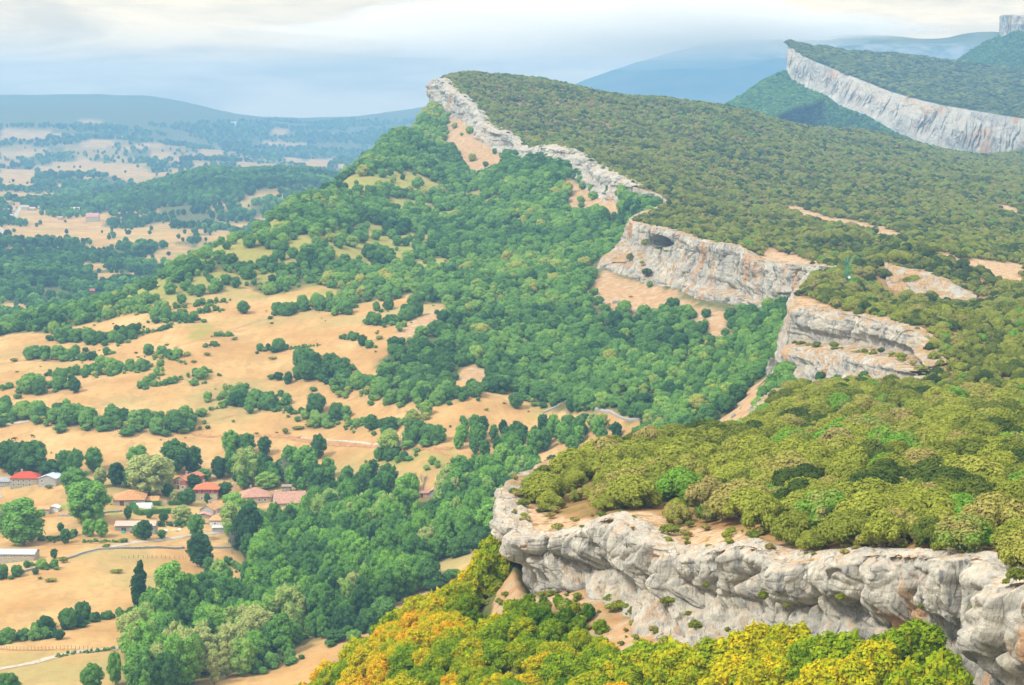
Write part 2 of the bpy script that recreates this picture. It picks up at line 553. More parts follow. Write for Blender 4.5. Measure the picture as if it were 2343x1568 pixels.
m = NT("bark"); M['bark'] = m.diffuse(m.ramp(m.noise(3.0, 4, 0.6, m.pos((1, 1, 0.25))), [(0.3, (0.10, 0.08, 0.06)), (0.7, (0.26, 0.22, 0.18))]))


def rock_material(name, warm=0.5, stripe=1.0, scale=1.0, top=((0.37, 0.27, 0.17), (0.50, 0.45, 0.36))):
    m = NT(name)
    p = m.pos()
    pv = m.pos((1, 0.4, 0.13))
    ph = m.pos((0.25, 0.25, 1.6))
    base = m.ramp(m.noise(0.35 * scale, 6, 0.6, p), [(0.3, (0.265, 0.26, 0.235)), (0.5, (0.405, 0.385, 0.33)), (0.7, (0.54, 0.505, 0.42))])
    streak = m.step(m.noise(0.9 * scale, 5, 0.62, pv), 0.56, 0.70)
    base = m.mix(m.math('MULTIPLY', streak, 0.7 * stripe), base, (0.125, 0.13, 0.14))
    bed = m.step(m.noise(0.8 * scale, 4, 0.6, ph), 0.52, 0.66)
    base = m.mix(m.math('MULTIPLY', bed, 0.35), base, (0.18, 0.17, 0.155))
    org = m.step(m.noise(0.16 * scale, 5, 0.6, m.pos((1, 1, 0.45))), 0.615 - 0.07 * warm, 0.70 - 0.05 * warm)
    base = m.mix(m.math('MULTIPLY', org, 0.75), base, (0.44, 0.23, 0.09))
    g = m.n("NewGeometry")
    sx = m.n("SeparateXYZ"); m.l(g.outputs["Normal"], sx.inputs[0])
    flat = m.math('MULTIPLY', m.step(sx.outputs["Z"], 0.55, 0.92), m.step(m.noise(0.5 * scale, 5, 0.65, p), 0.40, 0.56))
    base = m.mix(flat, base, m.ramp(m.noise(0.9, 4, 0.6, p), [(0.33, top[0]), (0.6, top[1])]))
    vo = m.n("TexVoronoi"); vo.feature = 'DISTANCE_TO_EDGE'; vo.inputs["Scale"].default_value = 0.42 * scale
    wn = m.n("TexNoise"); wn.inputs["Scale"].default_value = 0.8 * scale; wn.inputs["Detail"].default_value = 4; m.l(p, wn.inputs["Vector"])
    vm = m.n("VectorMath"); vm.operation = 'MULTIPLY_ADD'; m.l(wn.outputs["Color"], vm.inputs[0]); vm.inputs[1].default_value = (1.6 / scale,) * 3; m.l(m.pos((1, .38, .45)), vm.inputs[2])
    m.l(vm.outputs[0], vo.inputs["Vector"])
    crack = m.step(vo.outputs["Distance"], 0.05, 0.0)
    base = m.mix(m.math('MULTIPLY', crack, m.math('MULTIPLY', m.step(m.noise(0.3 * scale, 3, .6, p), .42, .6), 0.7)), base, (0.10, 0.09, 0.08))
    pit = m.step(m.noise(3.2 * scale, 4, .7, m.pos((1, .5, .6))), .60, .72)
    base = m.mix(m.math('MULTIPLY', pit, 0.45), base, (0.16, 0.15, 0.12))
    h = m.math('ADD', m.noise(1.5 * scale, 8, 0.64, m.pos((1, 0.4, 0.42))), m.math('MULTIPLY', m.noise(3.0 * scale, 4, 0.6, ph), 0.15))
    return m.diffuse(base, m.bump(h, 1.0, 0.8 / scale))


M['rock1'] = rock_material("limestone_near", 0.7, 1.15, 1.0)
M['rock2'] = rock_material("limestone_mid", 1.1, 1.25, 0.45, ((0.24, 0.18, 0.07), (0.46, 0.29, 0.15)))
M['rock_far'] = rock_material("limestone_ridge", 0.9, 0.45, 0.16)
M['rock3'] = rock_material("limestone_far", 0.5, 0.9, 0.25)


def ground_material():
    m = NT("valley_ground")
    at = m.n("Attribute"); at.attribute_name = "cover"
    sp = m.n("SeparateColor"); m.l(at.outputs["Color"], sp.inputs[0])
    R, G, B = sp.outputs[0], sp.outputs[1], sp.outputs[2]
    p = m.pos()
    n1 = m.noise(0.03, 6, 0.6, p); n2 = m.noise(0.35, 5, 0.65, p); n3 = m.noise(2.2, 3, 0.7, p)
    wood = m.ramp(n2, [(0.3, (0.055, 0.075, 0.022)), (0.7, (0.17, 0.15, 0.065))])
    field = m.ramp(n1, [(0.34, (0.375, 0.215, 0.080)), (0.5, (0.455, 0.280, 0.112)), (0.64, (0.51, 0.340, 0.150))])
    field = m.mix(m.step(m.noise(0.012, 4, 0.6, p), 0.52, 0.66), field, (0.34, 0.27, 0.105))
    # faint mowing rows
    wv = m.n("TexWave"); wv.inputs["Scale"].default_value = 0.11; wv.inputs["Distortion"].default_value = 5.0; wv.inputs["Detail"].default_value = 3
    wv.inputs["Detail Scale"].default_value = 0.4
    m.l(m.pos((0.5, 1, 1)), wv.inputs["Vector"])
    field = m.mix(m.math('MULTIPLY', wv.outputs["Fac"], 0.09), field, (0.28, 0.16, 0.075))
    field = m.mix(m.math('MULTIPLY', m.step(n2, 0.50, 0.66), 0.42), field, (0.26, 0.18, 0.075))
    field = m.mix(m.math('MULTIPLY', m.step(n3, 0.54, 0.70), 0.38), field, (0.24, 0.17, 0.08))
    grass = m.ramp(n2, [(0.3, (0.13, 0.19, 0.035)), (0.7, (0.27, 0.29, 0.07))])
    scree = m.ramp(n2, [(0.3, (0.31, 0.17, 0.08)), (0.5, (0.40, 0.25, 0.13)), (0.66, (0.43, 0.37, 0.28))])
    field = m.mix(m.math('MULTIPLY', m.step(m.noise(0.09, 6, 0.7, m.pos((1, .55, 1)), dist=1.0), 0.50, 0.62), 0.5), field, (0.30, 0.20, 0.085))
    col = m.mix(R, wood, field)
    col = m.mix(G, col, grass)
    scree = m.mix(m.math('MULTIPLY', m.step(m.noise(0.7, 5, .75, p), 0.52, 0.62), 0.65), scree, (0.20, 0.17, 0.06))
    col = m.mix(B, col, scree)
    return m.diffuse(col, m.bump(n3, 0.5, 0.3))


def plateau_material():
    m = NT("plateau_ground")
    at = m.n("Attribute"); at.attribute_name = "cover"
    sp = m.n("SeparateColor"); m.l(at.outputs["Color"], sp.inputs[0])
    p = m.pos()
    n1 = m.noise(0.25, 6, 0.6, p); n2 = m.noise(1.3, 5, 0.65, p)
    earth = m.ramp(n1, [(0.3, (0.11, 0.10, 0.035)), (0.5, (0.24, 0.15, 0.06)), (0.7, (0.33, 0.18, 0.08))])
    bare = m.ramp(n2, [(0.3, (0.36, 0.20, 0.09)), (0.52, (0.44, 0.30, 0.18)), (0.68, (0.46, 0.42, 0.35))])
    bare = m.mix(m.step(m.noise(0.55, 5, .7, p), 0.50, 0.60), bare, (0.23, 0.155, 0.065))
    bare = m.mix(m.math('MULTIPLY', m.step(m.noise(2.6, 4, .7, p), 0.55, 0.66), 0.6), bare, (0.20, 0.15, 0.08))
    col = m.mix(sp.outputs[0], earth, bare)
    return m.diffuse(col, m.bump(n2, 0.6, 0.3))


M['ground'] = ground_material()
M['plateau'] = plateau_material()


# ------------------------------------------------------------------ land cover
FIELD_MAIN = [c4(-200, 705), c4(320, 655), c4(500, 600), c4(720, 570), c4(830, 525), c4(1000, 470), c4(1200, 400), c4(1500, 335), c4(1700, 290), c4(1800, 400), c4(2060, 335), c4(2343, 300),
              c5(60, 420), c5(230, 500), c5(240, 450), c5(400, 425), c5(690, 380), c5(660, 460), c5(900, 455), c5(830, 560), c5(700, 640), c5(560, 720), c5(380, 850), c5(520, 850),
              c5(560, 950), c5(330, 960), c5(480, 1050), c5(820, 1110), c5(940, 1120), c5(900, 960), c5(1060, 870), c5(1130, 950), c5(1180, 1045), c5(1330, 1045), c5(1480, 1110), c5(1690, 1150), c5(2170, 1250),
              c5(2190, 1310), (1500, 1010), (1400, 1060), (1250, 1065), (1200, 1080), (1170, 1240), (1190, 1280), (1100, 1330), (900, 1450), (740, 1568), (700, 1700), (-300, 1700)]
BELT = [(520, 1205), (560, 1170), (700, 1165), (790, 1140), (850, 1120), (1000, 1130), (1090, 1090), (1180, 1080), (1250, 1075), (1165, 1235), (1090, 1262), (985, 1292), (985, 1345), (900, 1395),
        (760, 1452), (700, 1482), (555, 1545), (480, 1575), (330, 1620), (280, 1560), (330, 1440), (385, 1380), (480, 1350), (600, 1340), (575, 1290), (540, 1260)]
OLIVE = [[c4(600, 525), c4(830, 425), c4(850, 470), c4(640, 545)], [c4(1200, 405), c4(1500, 315), c4(1930, 170), c4(1960, 195), c4(1700, 300), c4(1500, 360), c4(1260, 420)],
         [c4(1380, 190), c4(1560, 70), c4(1700, 40), c4(1650, 110), c4(1500, 160)], [c4(1650, 410), c4(2060, 330), c4(2343, 250), c4(2343, 300), c4(2060, 365), c4(1800, 400)],
         [c5(0, 345), c5(100, 300), c5(410, 20), c5(430, 80), c5(200, 230), c5(60, 330)], [c5(320, 340), c5(520, 240), c5(790, 140), c5(740, 225), c5(520, 290)],
         [c5(1380, 1165), c5(1480, 1110), c5(1650, 1150), c5(1550, 1205)], [c2(500, 190), c2(760, 220), c2(960, 175), c2(1000, 230), c2(850, 270), c2(560, 270)],
         [c4(1250, 600), c4(1420, 590), c4(1500, 650), c4(1330, 680)], [c1(490, 990), c1(560, 960), c1(700, 980), c1(560, 1010)]]
LAWN = [[z2(600, 810), z2(720, 800), z2(1250, 760), z2(1290, 860), z2(720, 900)], [z2(-60, 830), z2(340, 815), z2(350, 880), z2(-60, 930)], [z2(60, 925), z2(500, 890), z2(640, 940), z2(60, 950)],
        [z1(770, 560), z1(1000, 540), z1(1020, 600), z1(780, 620)]]
SCREE = [[c8(225, 400), c8(300, 490), c8(440, 585), c8(360, 650), c8(255, 650), c8(180, 540)], [c8(600, 655), c8(740, 700), c8(870, 770), c8(800, 810), c8(640, 800)],
         [c6(240, 430), c6(400, 470), c6(500, 510), c6(640, 565), c6(800, 620), c6(900, 640), c6(870, 720), c6(900, 800), c6(810, 790), c6(740, 700), c6(600, 600), c6(480, 650), c6(430, 660), c6(180, 600), c6(130, 560)],
         [c6(1150, 870), c6(1400, 885), c6(1660, 900), c6(1680, 950), c6(1400, 960), c6(1230, 1010), c6(1140, 950)],
         [c6(980, 1000), c6(1050, 980), c6(1060, 1060), c6(900, 1220), c6(760, 1250), c6(880, 1120)],
         [c5(500, 640), c5(900, 450), c5(850, 560), c5(640, 700)], [c5(940, 960), c5(1060, 870), c5(1130, 950), c5(1060, 985)]]
FARF = [[c7(20, 812), c7(180, 792), c7(450, 790), c7(700, 830), c7(910, 850), c7(870, 885), c7(600, 900), c7(450, 885), c7(200, 880), c7(60, 885)], [c7(690, 468), c7(770, 462), c7(860, 490), c7(850, 502), c7(700, 490)],
        [c7(370, 425), c7(430, 402), c7(500, 405), c7(560, 432), c7(400, 455)], [c7(1200, 415), c7(1300, 410), c7(1430, 420), c7(1430, 438), c7(1210, 440)], [c7(1280, 462), c7(1420, 505), c7(1560, 480), c7(1540, 530), c7(1450, 540), c7(1350, 515)],
        [c7(0, 350), c7(150, 350), c7(330, 385), c7(200, 410), c7(0, 400)], [c7(900, 722), c7(1180, 698), c7(1200, 730), c7(1000, 742)], [c7(1020, 798), c7(1170, 798), c7(1160, 825), c7(1020, 820)],
        [c7(930, 855), c7(1110, 835), c7(1050, 870), c7(950, 882)], [c7(1100, 640), c7(1420, 618), c7(1450, 640), c7(1300, 690), c7(1120, 680)], [c7(0, 450), c7(200, 460), c7(210, 480), c7(0, 492)],
        [c7(150, 530), c7(400, 495), c7(560, 515), c7(700, 540), c7(740, 580), c7(560, 600), c7(400, 565), c7(180, 575)], [c7(0, 540), c7(180, 545), c7(150, 640), c7(0, 620)], [c4(0, 440), c4(170, 450), c4(190, 500), c4(0, 560)],
        [c4(250, 450), c4(460, 400), c4(640, 385), c4(560, 420), c4(330, 470)], [c4(440, 168), c4(760, 175), c4(740, 210), c4(620, 230), c4(560, 190)], [c4(140, 140), c4(260, 145), c4(250, 180), c4(150, 170)],
        [c4(650, 240), c4(920, 240), c4(880, 290), c4(680, 320), c4(620, 300)], [c4(0, 255), c4(130, 275), c4(140, 300), c4(0, 295)], [c7(20, 690), c7(330, 740), c7(640, 745), c7(760, 780), c7(400, 785), c7(60, 790)],
        [c7(560, 440), c7(760, 425), c7(760, 440), c7(600, 460)], [c7(940, 450), c7(1040, 445), c7(1040, 500), c7(900, 490)], [c7(330, 310), c7(480, 325), c7(520, 345), c7(360, 320)],
        [c7(1250, 360), c7(1340, 362), c7(1340, 380), c7(1270, 380)]]
FARG = [[c4(130, 295), c4(440, 275), c4(470, 300), c4(200, 322)]]


def mask(polys, X, Y, soft=3.0, wob=3.0, surf=None, **k):
    """0..1 inside any of the polygons read off the photograph and laid on the ground"""
    out = np.zeros(X.shape)
    w = fbm(X / 9, Y / 9, octaves=3, seed=77) * wob
    for p in polys:
        if k.get('y0') == 1150: k = dict(y0=2300) if min(c[1] for c in p) < 430 else dict(y0=1150)
        elif k.get('y0') == 2300 and min(c[1] for c in p) >= 430: k = dict(y0=1150)
        q = to_ground(p, **k) if surf is None else hit(surf, *np.array(p, float).T, **k)[0]
        q = q[:, :2]
        lo, hi = q.min(0) - 12, q.max(0) + 12
        sel = (X > lo[0]) & (X < hi[0]) & (Y > lo[1]) & (Y < hi[1])
        if not sel.any(): continue
        xs, ys = X[sel], Y[sel]
        d = dist_poly(q, xs, ys, True) * np.where(inside(q, xs, ys), 1, -1) + w[sel]
        out[sel] = np.maximum(out[sel], smooth(-soft, soft, d))
    return out


GLADES = [(230, 715), (330, 640), (440, 575), (560, 520), (690, 455), (820, 400), (960, 400), (1100, 440), (1200, 520), (1000, 640), (900, 690), (760, 690), (600, 650), (430, 690)]


def glade_bands(X, Y):
    z = ground_z(X, Y)
    return vnoise(z / 7.0 + X / 60, Y / 110, seed=33) + .5 * vnoise(X / 16, Y / 30, seed=34)


def valley_cover(X, Y):
    sc = np.clip(Y / 900, 0.6, 3)
    R = mask([FIELD_MAIN], X, Y, 2.5, 4) * (Y > 430)
    far = smooth(1250, 1500, Y)
    R = R * (1 - smooth(2000, 2200, Y))
    Rf = np.maximum(mask(FARF, X, Y, 6, 5, y0=1150), 0.85 * smooth(-0.02, 0.10, fbm(X / 60, Y / 150, octaves=3, seed=91)) * smooth(1900, 2300, Y) * (1 - smooth(5200, 7500, Y)))
    kn = np.exp(-(((X + 450) / 260) ** 2 + ((Y - 3500) / 420) ** 2))
    Rf = Rf * (1 - smooth(0.35, 0.6, kn))
    R = np.maximum(R, Rf * far)
    R = R * (1 - 0.75 * mask([BELT], X, Y, 3, 3))
    G = np.maximum(0.55 * mask(OLIVE, X, Y, 4, 6), 0.9 * mask(LAWN, X, Y, 0.6, 0.3))
    gl = mask([GLADES], X, Y, 12, 10)
    G = np.maximum(G, gl * 0.6 * smooth(-.05, .2, glade_bands(X, Y)))
    R = np.maximum(R, gl * 0.8 * smooth(-.05, .2, glade_bands(X, Y)))
    G = np.maximum(G, 0.8 * mask(FARG, X, Y, 5, 4, y0=1150))
    B = mask(SCREE, X, Y, 3, 4)
    # warm bare strip under the near cliff
    dn = dist_poly(P3(*np.array(FOOT1[2:19], float).T)[:, :2], X, Y)
    B = np.maximum(B, (1 - smooth(1.5 + 4 * (Y < 262), 6.0 + 5 * (Y < 262), dn + fbm(X / 4, Y / 4, octaves=2, seed=4) * 2)) * (Y < 420))
    gp = P3(*np.array([(1205, 1290, 302), (1215, 1370, 290), (1165, 1430, 286), (1120, 1400, 300), (1150, 1340, 318)], float).T)[:, :2]
    B = np.maximum(B, inside(gp, X, Y) * (Y < 340) * 1.0)
    return np.stack([R, G, B, np.ones_like(R)], -1)


cover = valley_cover(VX, VY)
keep = ~(in_pl & (d_rim > 40))
fk = keep[:-1, :-1] & keep[1:, :-1] & keep[:-1, 1:] & keep[1:, 1:]
me = mesh_np("valley_ground", np.stack([VX, VY, VZ], -1).reshape(-1, 3), grid_faces(len(vy), NA, fk), M['ground'])
add_color(me, "cover", cover.reshape(-1, 4))
valley = link(bpy.data.objects.new("valley_ground", me))
tag(valley, "dry straw coloured valley fields rising to the wooded hillside", kind="structure")
COVER_R = Grid(va, vy, cover[..., 0]); COVER_B = Grid(va, vy, cover[..., 2]); COVER_G = Grid(va, vy, cover[..., 1])

BARE_NEAR = [[c2(1235, 400), c2(1350, 372), c2(1420, 470), c2(1560, 520), c2(1700, 560), c2(1800, 600), c2(1650, 700), c2(1300, 660)], [c3(330, 745), c3(480, 600), c3(700, 640), c3(780, 700), c3(620, 740)],
             [c3(-20, 540), c3(200, 500), c3(440, 590), c3(380, 640), c3(20, 570)], [c3(870, 735), c3(1000, 680), c3(1130, 720), c3(1390, 735), c3(1380, 780), c3(1100, 800)], [c3(0, 385), c3(110, 390), c3(130, 450), c3(0, 460)],
             [c3(2160, 900), c3(2240, 850), c3(2343, 890), c3(2343, 940)]]
BARE_FAR = [[c8(1415, 765), c8(1500, 775), c8(1590, 808), c8(1720, 832), c8(1830, 850), c8(1905, 885), c8(1890, 900), c8(1800, 895), c8(1785, 862), c8(1600, 838), c8(1480, 800)],
            [c6(985, 380), c6(1060, 310), c6(1180, 345), c6(1340, 395), c6(1290, 425), c6(1000, 412)], [c6(1840, 345), c6(1900, 345), c6(2030, 375), c6(2343, 400), c6(2343, 505), c6(2200, 475), c6(2050, 410)],
            [c6(1210, 600), c6(1380, 620), c6(1600, 670), c6(1500, 680), c6(1250, 640)], [c6(2150, 85), c6(2230, 100), c6(2343, 145), c6(2300, 150), c6(2180, 105)], [c6(1300, 610), c6(1200, 590), c6(1210, 560), c6(1260, 580)],
            [c8(730, 640), c8(830, 655), c8(820, 670), c8(760, 665)]]
pcov = np.maximum(mask(BARE_NEAR, PX, PY, 1.0, 1.6, plateau_z, y0=170), mask(BARE_FAR, PX, PY, 3, 4, plateau_z, y0=560))
pin = inside(plateau_poly, PX, PY)
edge_w = 0.8 + 2.2 * (vnoise(PX / 12, PY / 12, seed=31) + 0.5) * smooth(700, 300, PY)
pcov = np.maximum(pcov, 0.9 * (1 - smooth(edge_w, edge_w + 2.5, p_rim)))
fk = (pin[:-1, :-1] & pin[1:, :-1] & pin[:-1, 1:] & pin[1:, 1:])
me = mesh_np("plateau", np.stack([PX, PY, PZ], -1).reshape(-1, 3), grid_faces(len(py_), len(pa), fk), M['plateau'])
add_color(me, "cover", np.stack([pcov, 0 * pcov, 0 * pcov, 1 + 0 * pcov], -1).reshape(-1, 4))
plateau = link(bpy.data.objects.new("plateau", me))
tag(plateau, "tilted limestone plateau dipping to the right under scrub", kind="structure")
PBARE = Grid(pa, py_, pcov)


# ------------------------------------------------------------------ cliffs
def catmull(pts, n, by=None):
    pts = np.asarray(pts, float)
    by = pts if by is None else np.asarray(by, float)
    seg = np.linalg.norm(np.diff(by, axis=0), axis=1)
    s = np.concatenate([[0], np.cumsum(seg)])
    t = np.interp(np.linspace(0, s[-1], n), s, np.arange(len(pts)))
    i = np.clip(t.astype(int), 0, len(pts) - 2)
    f = (t - i)[:, None]
    g = lambda k: pts[np.clip(k, 0, len(pts) - 1)]
    p0, p1, p2, p3 = g(i - 1), g(i), g(i + 1), g(i + 2)
    return 0.5 * (2 * p1 + (p2 - p0) * f + (2 * p0 - 5 * p1 + 4 * p2 - p3) * f * f + (3 * p1 - p0 - 3 * p2 + p3) * f ** 3), np.linspace(0, s[-1], n)


def bulges(t, z, seed, jit=.8):
    """rounded heads of rock parted by creases: 1 on a head, 0 in a crease"""
    ft, fz = np.floor(t), np.floor(z)
    d1 = np.full(t.shape, 9.0); d2 = np.full(t.shape, 9.0)
    for i in (-1, 0, 1):
        for j in (-1, 0, 1):
            ct, cz = ft + i, fz + j
            px = ct + .5 + jit * .5 * hash3(ct, cz, ct * 0, seed)
            pz = cz + .5 + jit * .5 * hash3(ct, cz, ct * 0 + 7, seed)
            d = (t - px) ** 2 + (z - pz) ** 2
            d2 = np.minimum(d2, np.maximum(d, d1)); d1 = np.minimum(d1, d)
    e = np.sqrt(d2) - np.sqrt(d1)
    return np.clip(e / .55, 0, 1) ** .5


def cliff(name, label, lip, foot, mat, nt, ns, cap=4.0, depth=0.3, amp=1.0, size=3.0, profile=None, extra=None, top=None, lift=0.12, worley=False, upright=True, tscale=2.6, hbed=1.0):
    lip3 = P3(*np.array(lip, float).T) if len(lip[0]) == 3 and lip[0][0] > 90 and lip[0][2] > 150 else np.array(lip, float)
    foot3 = P3(*np.array(foot, float).T) if len(foot[0]) == 3 and foot[0][0] > 90 and foot[0][2] > 150 else np.array(foot, float)
    L, T = catmull(lip3, nt, lip3)
    F, _ = catmull(foot3, nt, lip3)
    w = max(3, nt // 40)
    tan = np.zeros((nt, 2))
    tan[:] = (np.roll(L[:, :2], -w, 0) - np.roll(L[:, :2], w, 0))
    tan[:w] = L[2 * w, :2] - L[0, :2]; tan[-w:] = L[-1, :2] - L[-1 - 2 * w, :2]
    ker = np.ones(2 * w + 1) / (2 * w + 1)
    tan = np.stack([np.convolve(np.pad(tan[:, k], w, mode='edge'), ker, mode='valid') for k in (0, 1)], -1)
    tan /= np.linalg.norm(tan, axis=1)[:, None]
    nout = np.stack([-tan[:, 1], tan[:, 0]], -1)
    nc = max(6, ns // 5)
    S = np.concatenate([np.linspace(-1, 0, nc, endpoint=False), np.linspace(0, 1 + depth, ns)])
    Sg, Tg = np.meshgrid(S, T)
    face = np.clip(Sg, 0, None)[..., None]
    hf = (0.12 * face + 0.88 * smooth(0.35, 1.0, face) + np.clip(face - 1, 0, 9)) if upright else face
    Pm = L[:, None, :] * (1 - hf) + F[:, None, :] * hf
    Pm[..., 2] = (L[:, None, :] * (1 - face) + F[:, None, :] * face)[..., 2]
    capd = np.clip(-Sg, 0, 1) * cap
    Pm[..., 0] -= nout[:, None, 0] * capd
    Pm[..., 1] -= nout[:, None, 1] * capd
    H = (L[:, 2] - F[:, 2])[:, None]
    s = np.clip(Sg, 0, 1)
    # displacement: rounded bulges parted by creases, then finer relief
    X, Y, Z = Pm[..., 0], Pm[..., 1], Pm[..., 2]
    tt = Tg / (size * tscale)
    zz = Z / size
    bil = np.abs(vnoise(tt + 0.35 * vnoise(zz, tt, seed=50), zz * 0.30, seed=41))
    bil2 = np.abs(vnoise(tt * 2.3 + 5, zz * 0.7 + 0.3 * vnoise(tt, zz, seed=52), seed=42))
    fine = fbm(tt * 4, zz * 3, octaves=4, seed=43, gain=0.55)
    bed = fbm(tt * 0.35, zz * 2.6, octaves=2, seed=45)
    D = amp * (2.3 * np.minimum(bil, 0.5) ** 0.55 + 1.0 * bil2 ** 0.6 + 0.24 * fine + 0.5 * hbed * bed - 1.3 - 1.1 * np.exp(-(vnoise(tt * 0.9 + .15 * zz, zz * .2, seed=57) / .05) ** 2))
    big = vnoise(Tg / (size * 5.5), Z / (size * 9), seed=47)
    if worley:
        wt = T[None].T + 0 * Sg
        warp = .25 * fbm(wt / 3, Z / 3, octaves=2, seed=71)
        b1 = bulges(wt / 9.5 + warp, Sg * 1.35 + .35 + .3 * vnoise(wt / 9, wt * 0, seed=73) + 0 * wt, 72)
        b2 = bulges(wt / 3.6 + warp, Z / 4.2, 74)
        b3 = bulges(wt / 1.6 + warp, Z / 1.8, 75)
        rows = vnoise(wt * .9, Z * .12, seed=77)
        fine = fbm(tt * 2.2, zz * 1.1, octaves=4, seed=43, gain=0.5)
        D = amp * (3.0 * b1 * (1 - .4 * smooth(.45, .7, s)) + .85 * b2 + .25 * b3 + .22 * fine + .6 * rows + 1.5 * np.minimum(np.abs(vnoise(wt / 4.2 + warp, Z / 16, seed=79)), .5) ** .6 - 3.4)
    D = D + amp * 0.8 * big
    wt_ = T[None].T + 0 * Sg
    cs = 1.0 if worley else tscale * size / 6.0
    wv_ = .4 * fbm(wt_ / (6 * cs), Z / 5, octaves=2, seed=171)
    D = D - amp * (.85 * np.exp(-(vnoise(wt_ / (3.4 * cs) + wv_, Z / (11 * cs), seed=172) / .055) ** 2) + .40 * hbed * np.exp(-(vnoise(wt_ / (16 * cs) + 3, Z / (1.5 * cs) + wv_, seed=173) / .07) ** 2) + .35 * np.exp(-(vnoise(wt_ / (1.5 * cs) + wv_, Z / (3 * cs), seed=174) / .06) ** 2)) * smooth(.02, .12, s)
    if worley: D = D * (1 - .75 * smooth(.90, .985, Tg / T[-1]))
    env = smooth(-0.5, 0.03, Sg) if not worley else smooth(-0.22, 0.0, Sg)
    D = D * np.where(Sg < 0, env * 0.55, 1.0)
    if profile is not None:
        D = D + profile(s, Tg / T[-1], H)
    if extra is not None:
        D = D + extra(Pm, s, Tg / T[-1])
    D = D * np.where(Sg < 0, smooth(-0.35, 0.0, Sg), 1)
    Pm[..., 0] += nout[:, None, 0] * D
    Pm[..., 1] += nout[:, None, 1] * D
    # cap follows the plateau, lip rounded down
    zf = top if top is not None else plateau_z
    if zf is not False:
        pz = zf(Pm[..., 0], Pm[..., 1])
        c = smooth(-0.55, -0.02, Sg)
        ripple = 0.35 * amp * np.abs(fbm(X / (size * 0.5), Y / (size * 0.5), octaves=3, seed=48)) - 0.02
        capz = (pz + lift + ripple * smooth(-1, -0.7, Sg)) * (1 - c) + (Z + lift + ripple * 0.5) * c
        capz = np.where(Sg < -0.95, pz - 0.25, capz)
        Pm[..., 2] = np.where(Sg < 0, capz, Z + lift * (1 - s) - 0.0)
    me = mesh_np(name, Pm.reshape(-1, 3), grid_faces(nt, len(S)), mat)
    o = link(bpy.data.objects.new(name, me))
    tag(o, label, kind="structure")
    return o


def prof1(s, t, H):
    top = 0.5 * smooth(0.0, 0.08, s) * (1 - smooth(0.35, 0.55, s))
    under = -(0.7 + 0.9 * np.sin(t * 23) ** 2) * smooth(0.38, 0.62, s) * (1 - 0.5 * smooth(0.75, 1.0, s))
    return (top + under) * np.clip(H / 8, 0.5, 1.6)


cliff("limestone_cliff", "pale bulging limestone cliff closest to the camera, yellow trees at its foot", LIP1, FOOT1, M['rock1'], 1300, 190, cap=4.0, amp=0.95, size=3.4, profile=prof1, depth=0.9, worley=True, hbed=0.5)


def prof2(s, t, H):
    led = 1 - smooth(0.9, 1.0, t)
    return led * (1.5 * smooth(0, 0.1, s) * (1 - smooth(0.25, 0.5, s)) - 2.0 * smooth(0.3, 0.56, s) + 8.5 * smooth(0.56, 0.66, s) - 2.0 * smooth(0.75, 0.9, s))


cliff("limestone_cliff", "two tiered pale cliff in the middle of the plateau edge, orange grass below it", LIP2, FOOT2, M['rock2'], 560, 90, cap=6, amp=1.1, size=4.0, profile=prof2, lift=0.5)

cave_c = P3(1511, 556, 1118)


def cave(Pm, s, t):
    u, v = project(Pm)
    e = ((u - 1513) / 26.0) ** 2 + (np.where(v < 560, (v - 560) / 20.0, (v - 560) / 9.0)) ** 2
    hole = -30.0 * (1 - smooth(0.75, 1.15, e))
    slot = -3.5 * (1 - smooth(0.6, 1.3, ((u - 1490 - (v - 600) * 0.12) / 17.0) ** 2 + ((v - 600) / 42.0) ** 2))
    return hole + slot


def prof3(s, t, H):
    return 1.2 * smooth(0, 0.1, s) - 3.0 * smooth(0.55, 0.8, s) * smooth(0.0, 0.12, t) * (1 - smooth(0.55, 0.75, t)) + 4.0 * smooth(0.84, 0.87, s) * (1 - smooth(0.5, 0.7, t))


cliff("limestone_cliff", "tall grey cliff with a dark cave mouth near its upper left corner", LIP3, FOOT3, M['rock2'], 900, 150, cap=8, amp=1.5, size=5.0, profile=prof3, extra=cave, lift=0.6, hbed=0.15)
cliff("limestone_cliff", "long white cliff band climbing to the rocky summit prow", LIP5, FOOT5, M['rock3'], 1400, 60, cap=12, amp=2.4, size=8.0, lift=1.0,
      profile=lambda s, t, H: 2.0 * smooth(0, 0.15, s) - 2.5 * smooth(0.5, 0.9, s) + 5 * smooth(0.93, 1, t) * (1 - smooth(0.5, 1, s)))


def skirt(pts, out, drop, mat, name, label):
    L = P3(*np.array(pts, float).T)
    tan = np.gradient(L[:, :2], axis=0)
    tan /= np.linalg.norm(tan, axis=1)[:, None]
    F = L.copy()
    F[:, 0] += -tan[:, 1] * out; F[:, 1] += tan[:, 0] * out
    F[:, 2] -= drop
    cliff(name, label, [tuple(p) for p in L], [tuple(p) for p in F], mat, 160, 24, cap=3, amp=0.8, size=4)


skirt([LIP1[-1]] + BACK1, .3, 13, M['rock2'], "limestone_cliff", "low rock edge at the back of the nearest promontory")
skirt([LIP2[-1]] + BACK2 + [LIP3[0]], 3, 14, M['rock2'], "limestone_cliff", "rock edge between the two tiered cliff and the cave cliff")
skirt([LIP3[-1]] + BACK3 + [LIP5[0]], 3, 12, M['rock2'], "limestone_cliff", "rock edge behind the cave cliff")


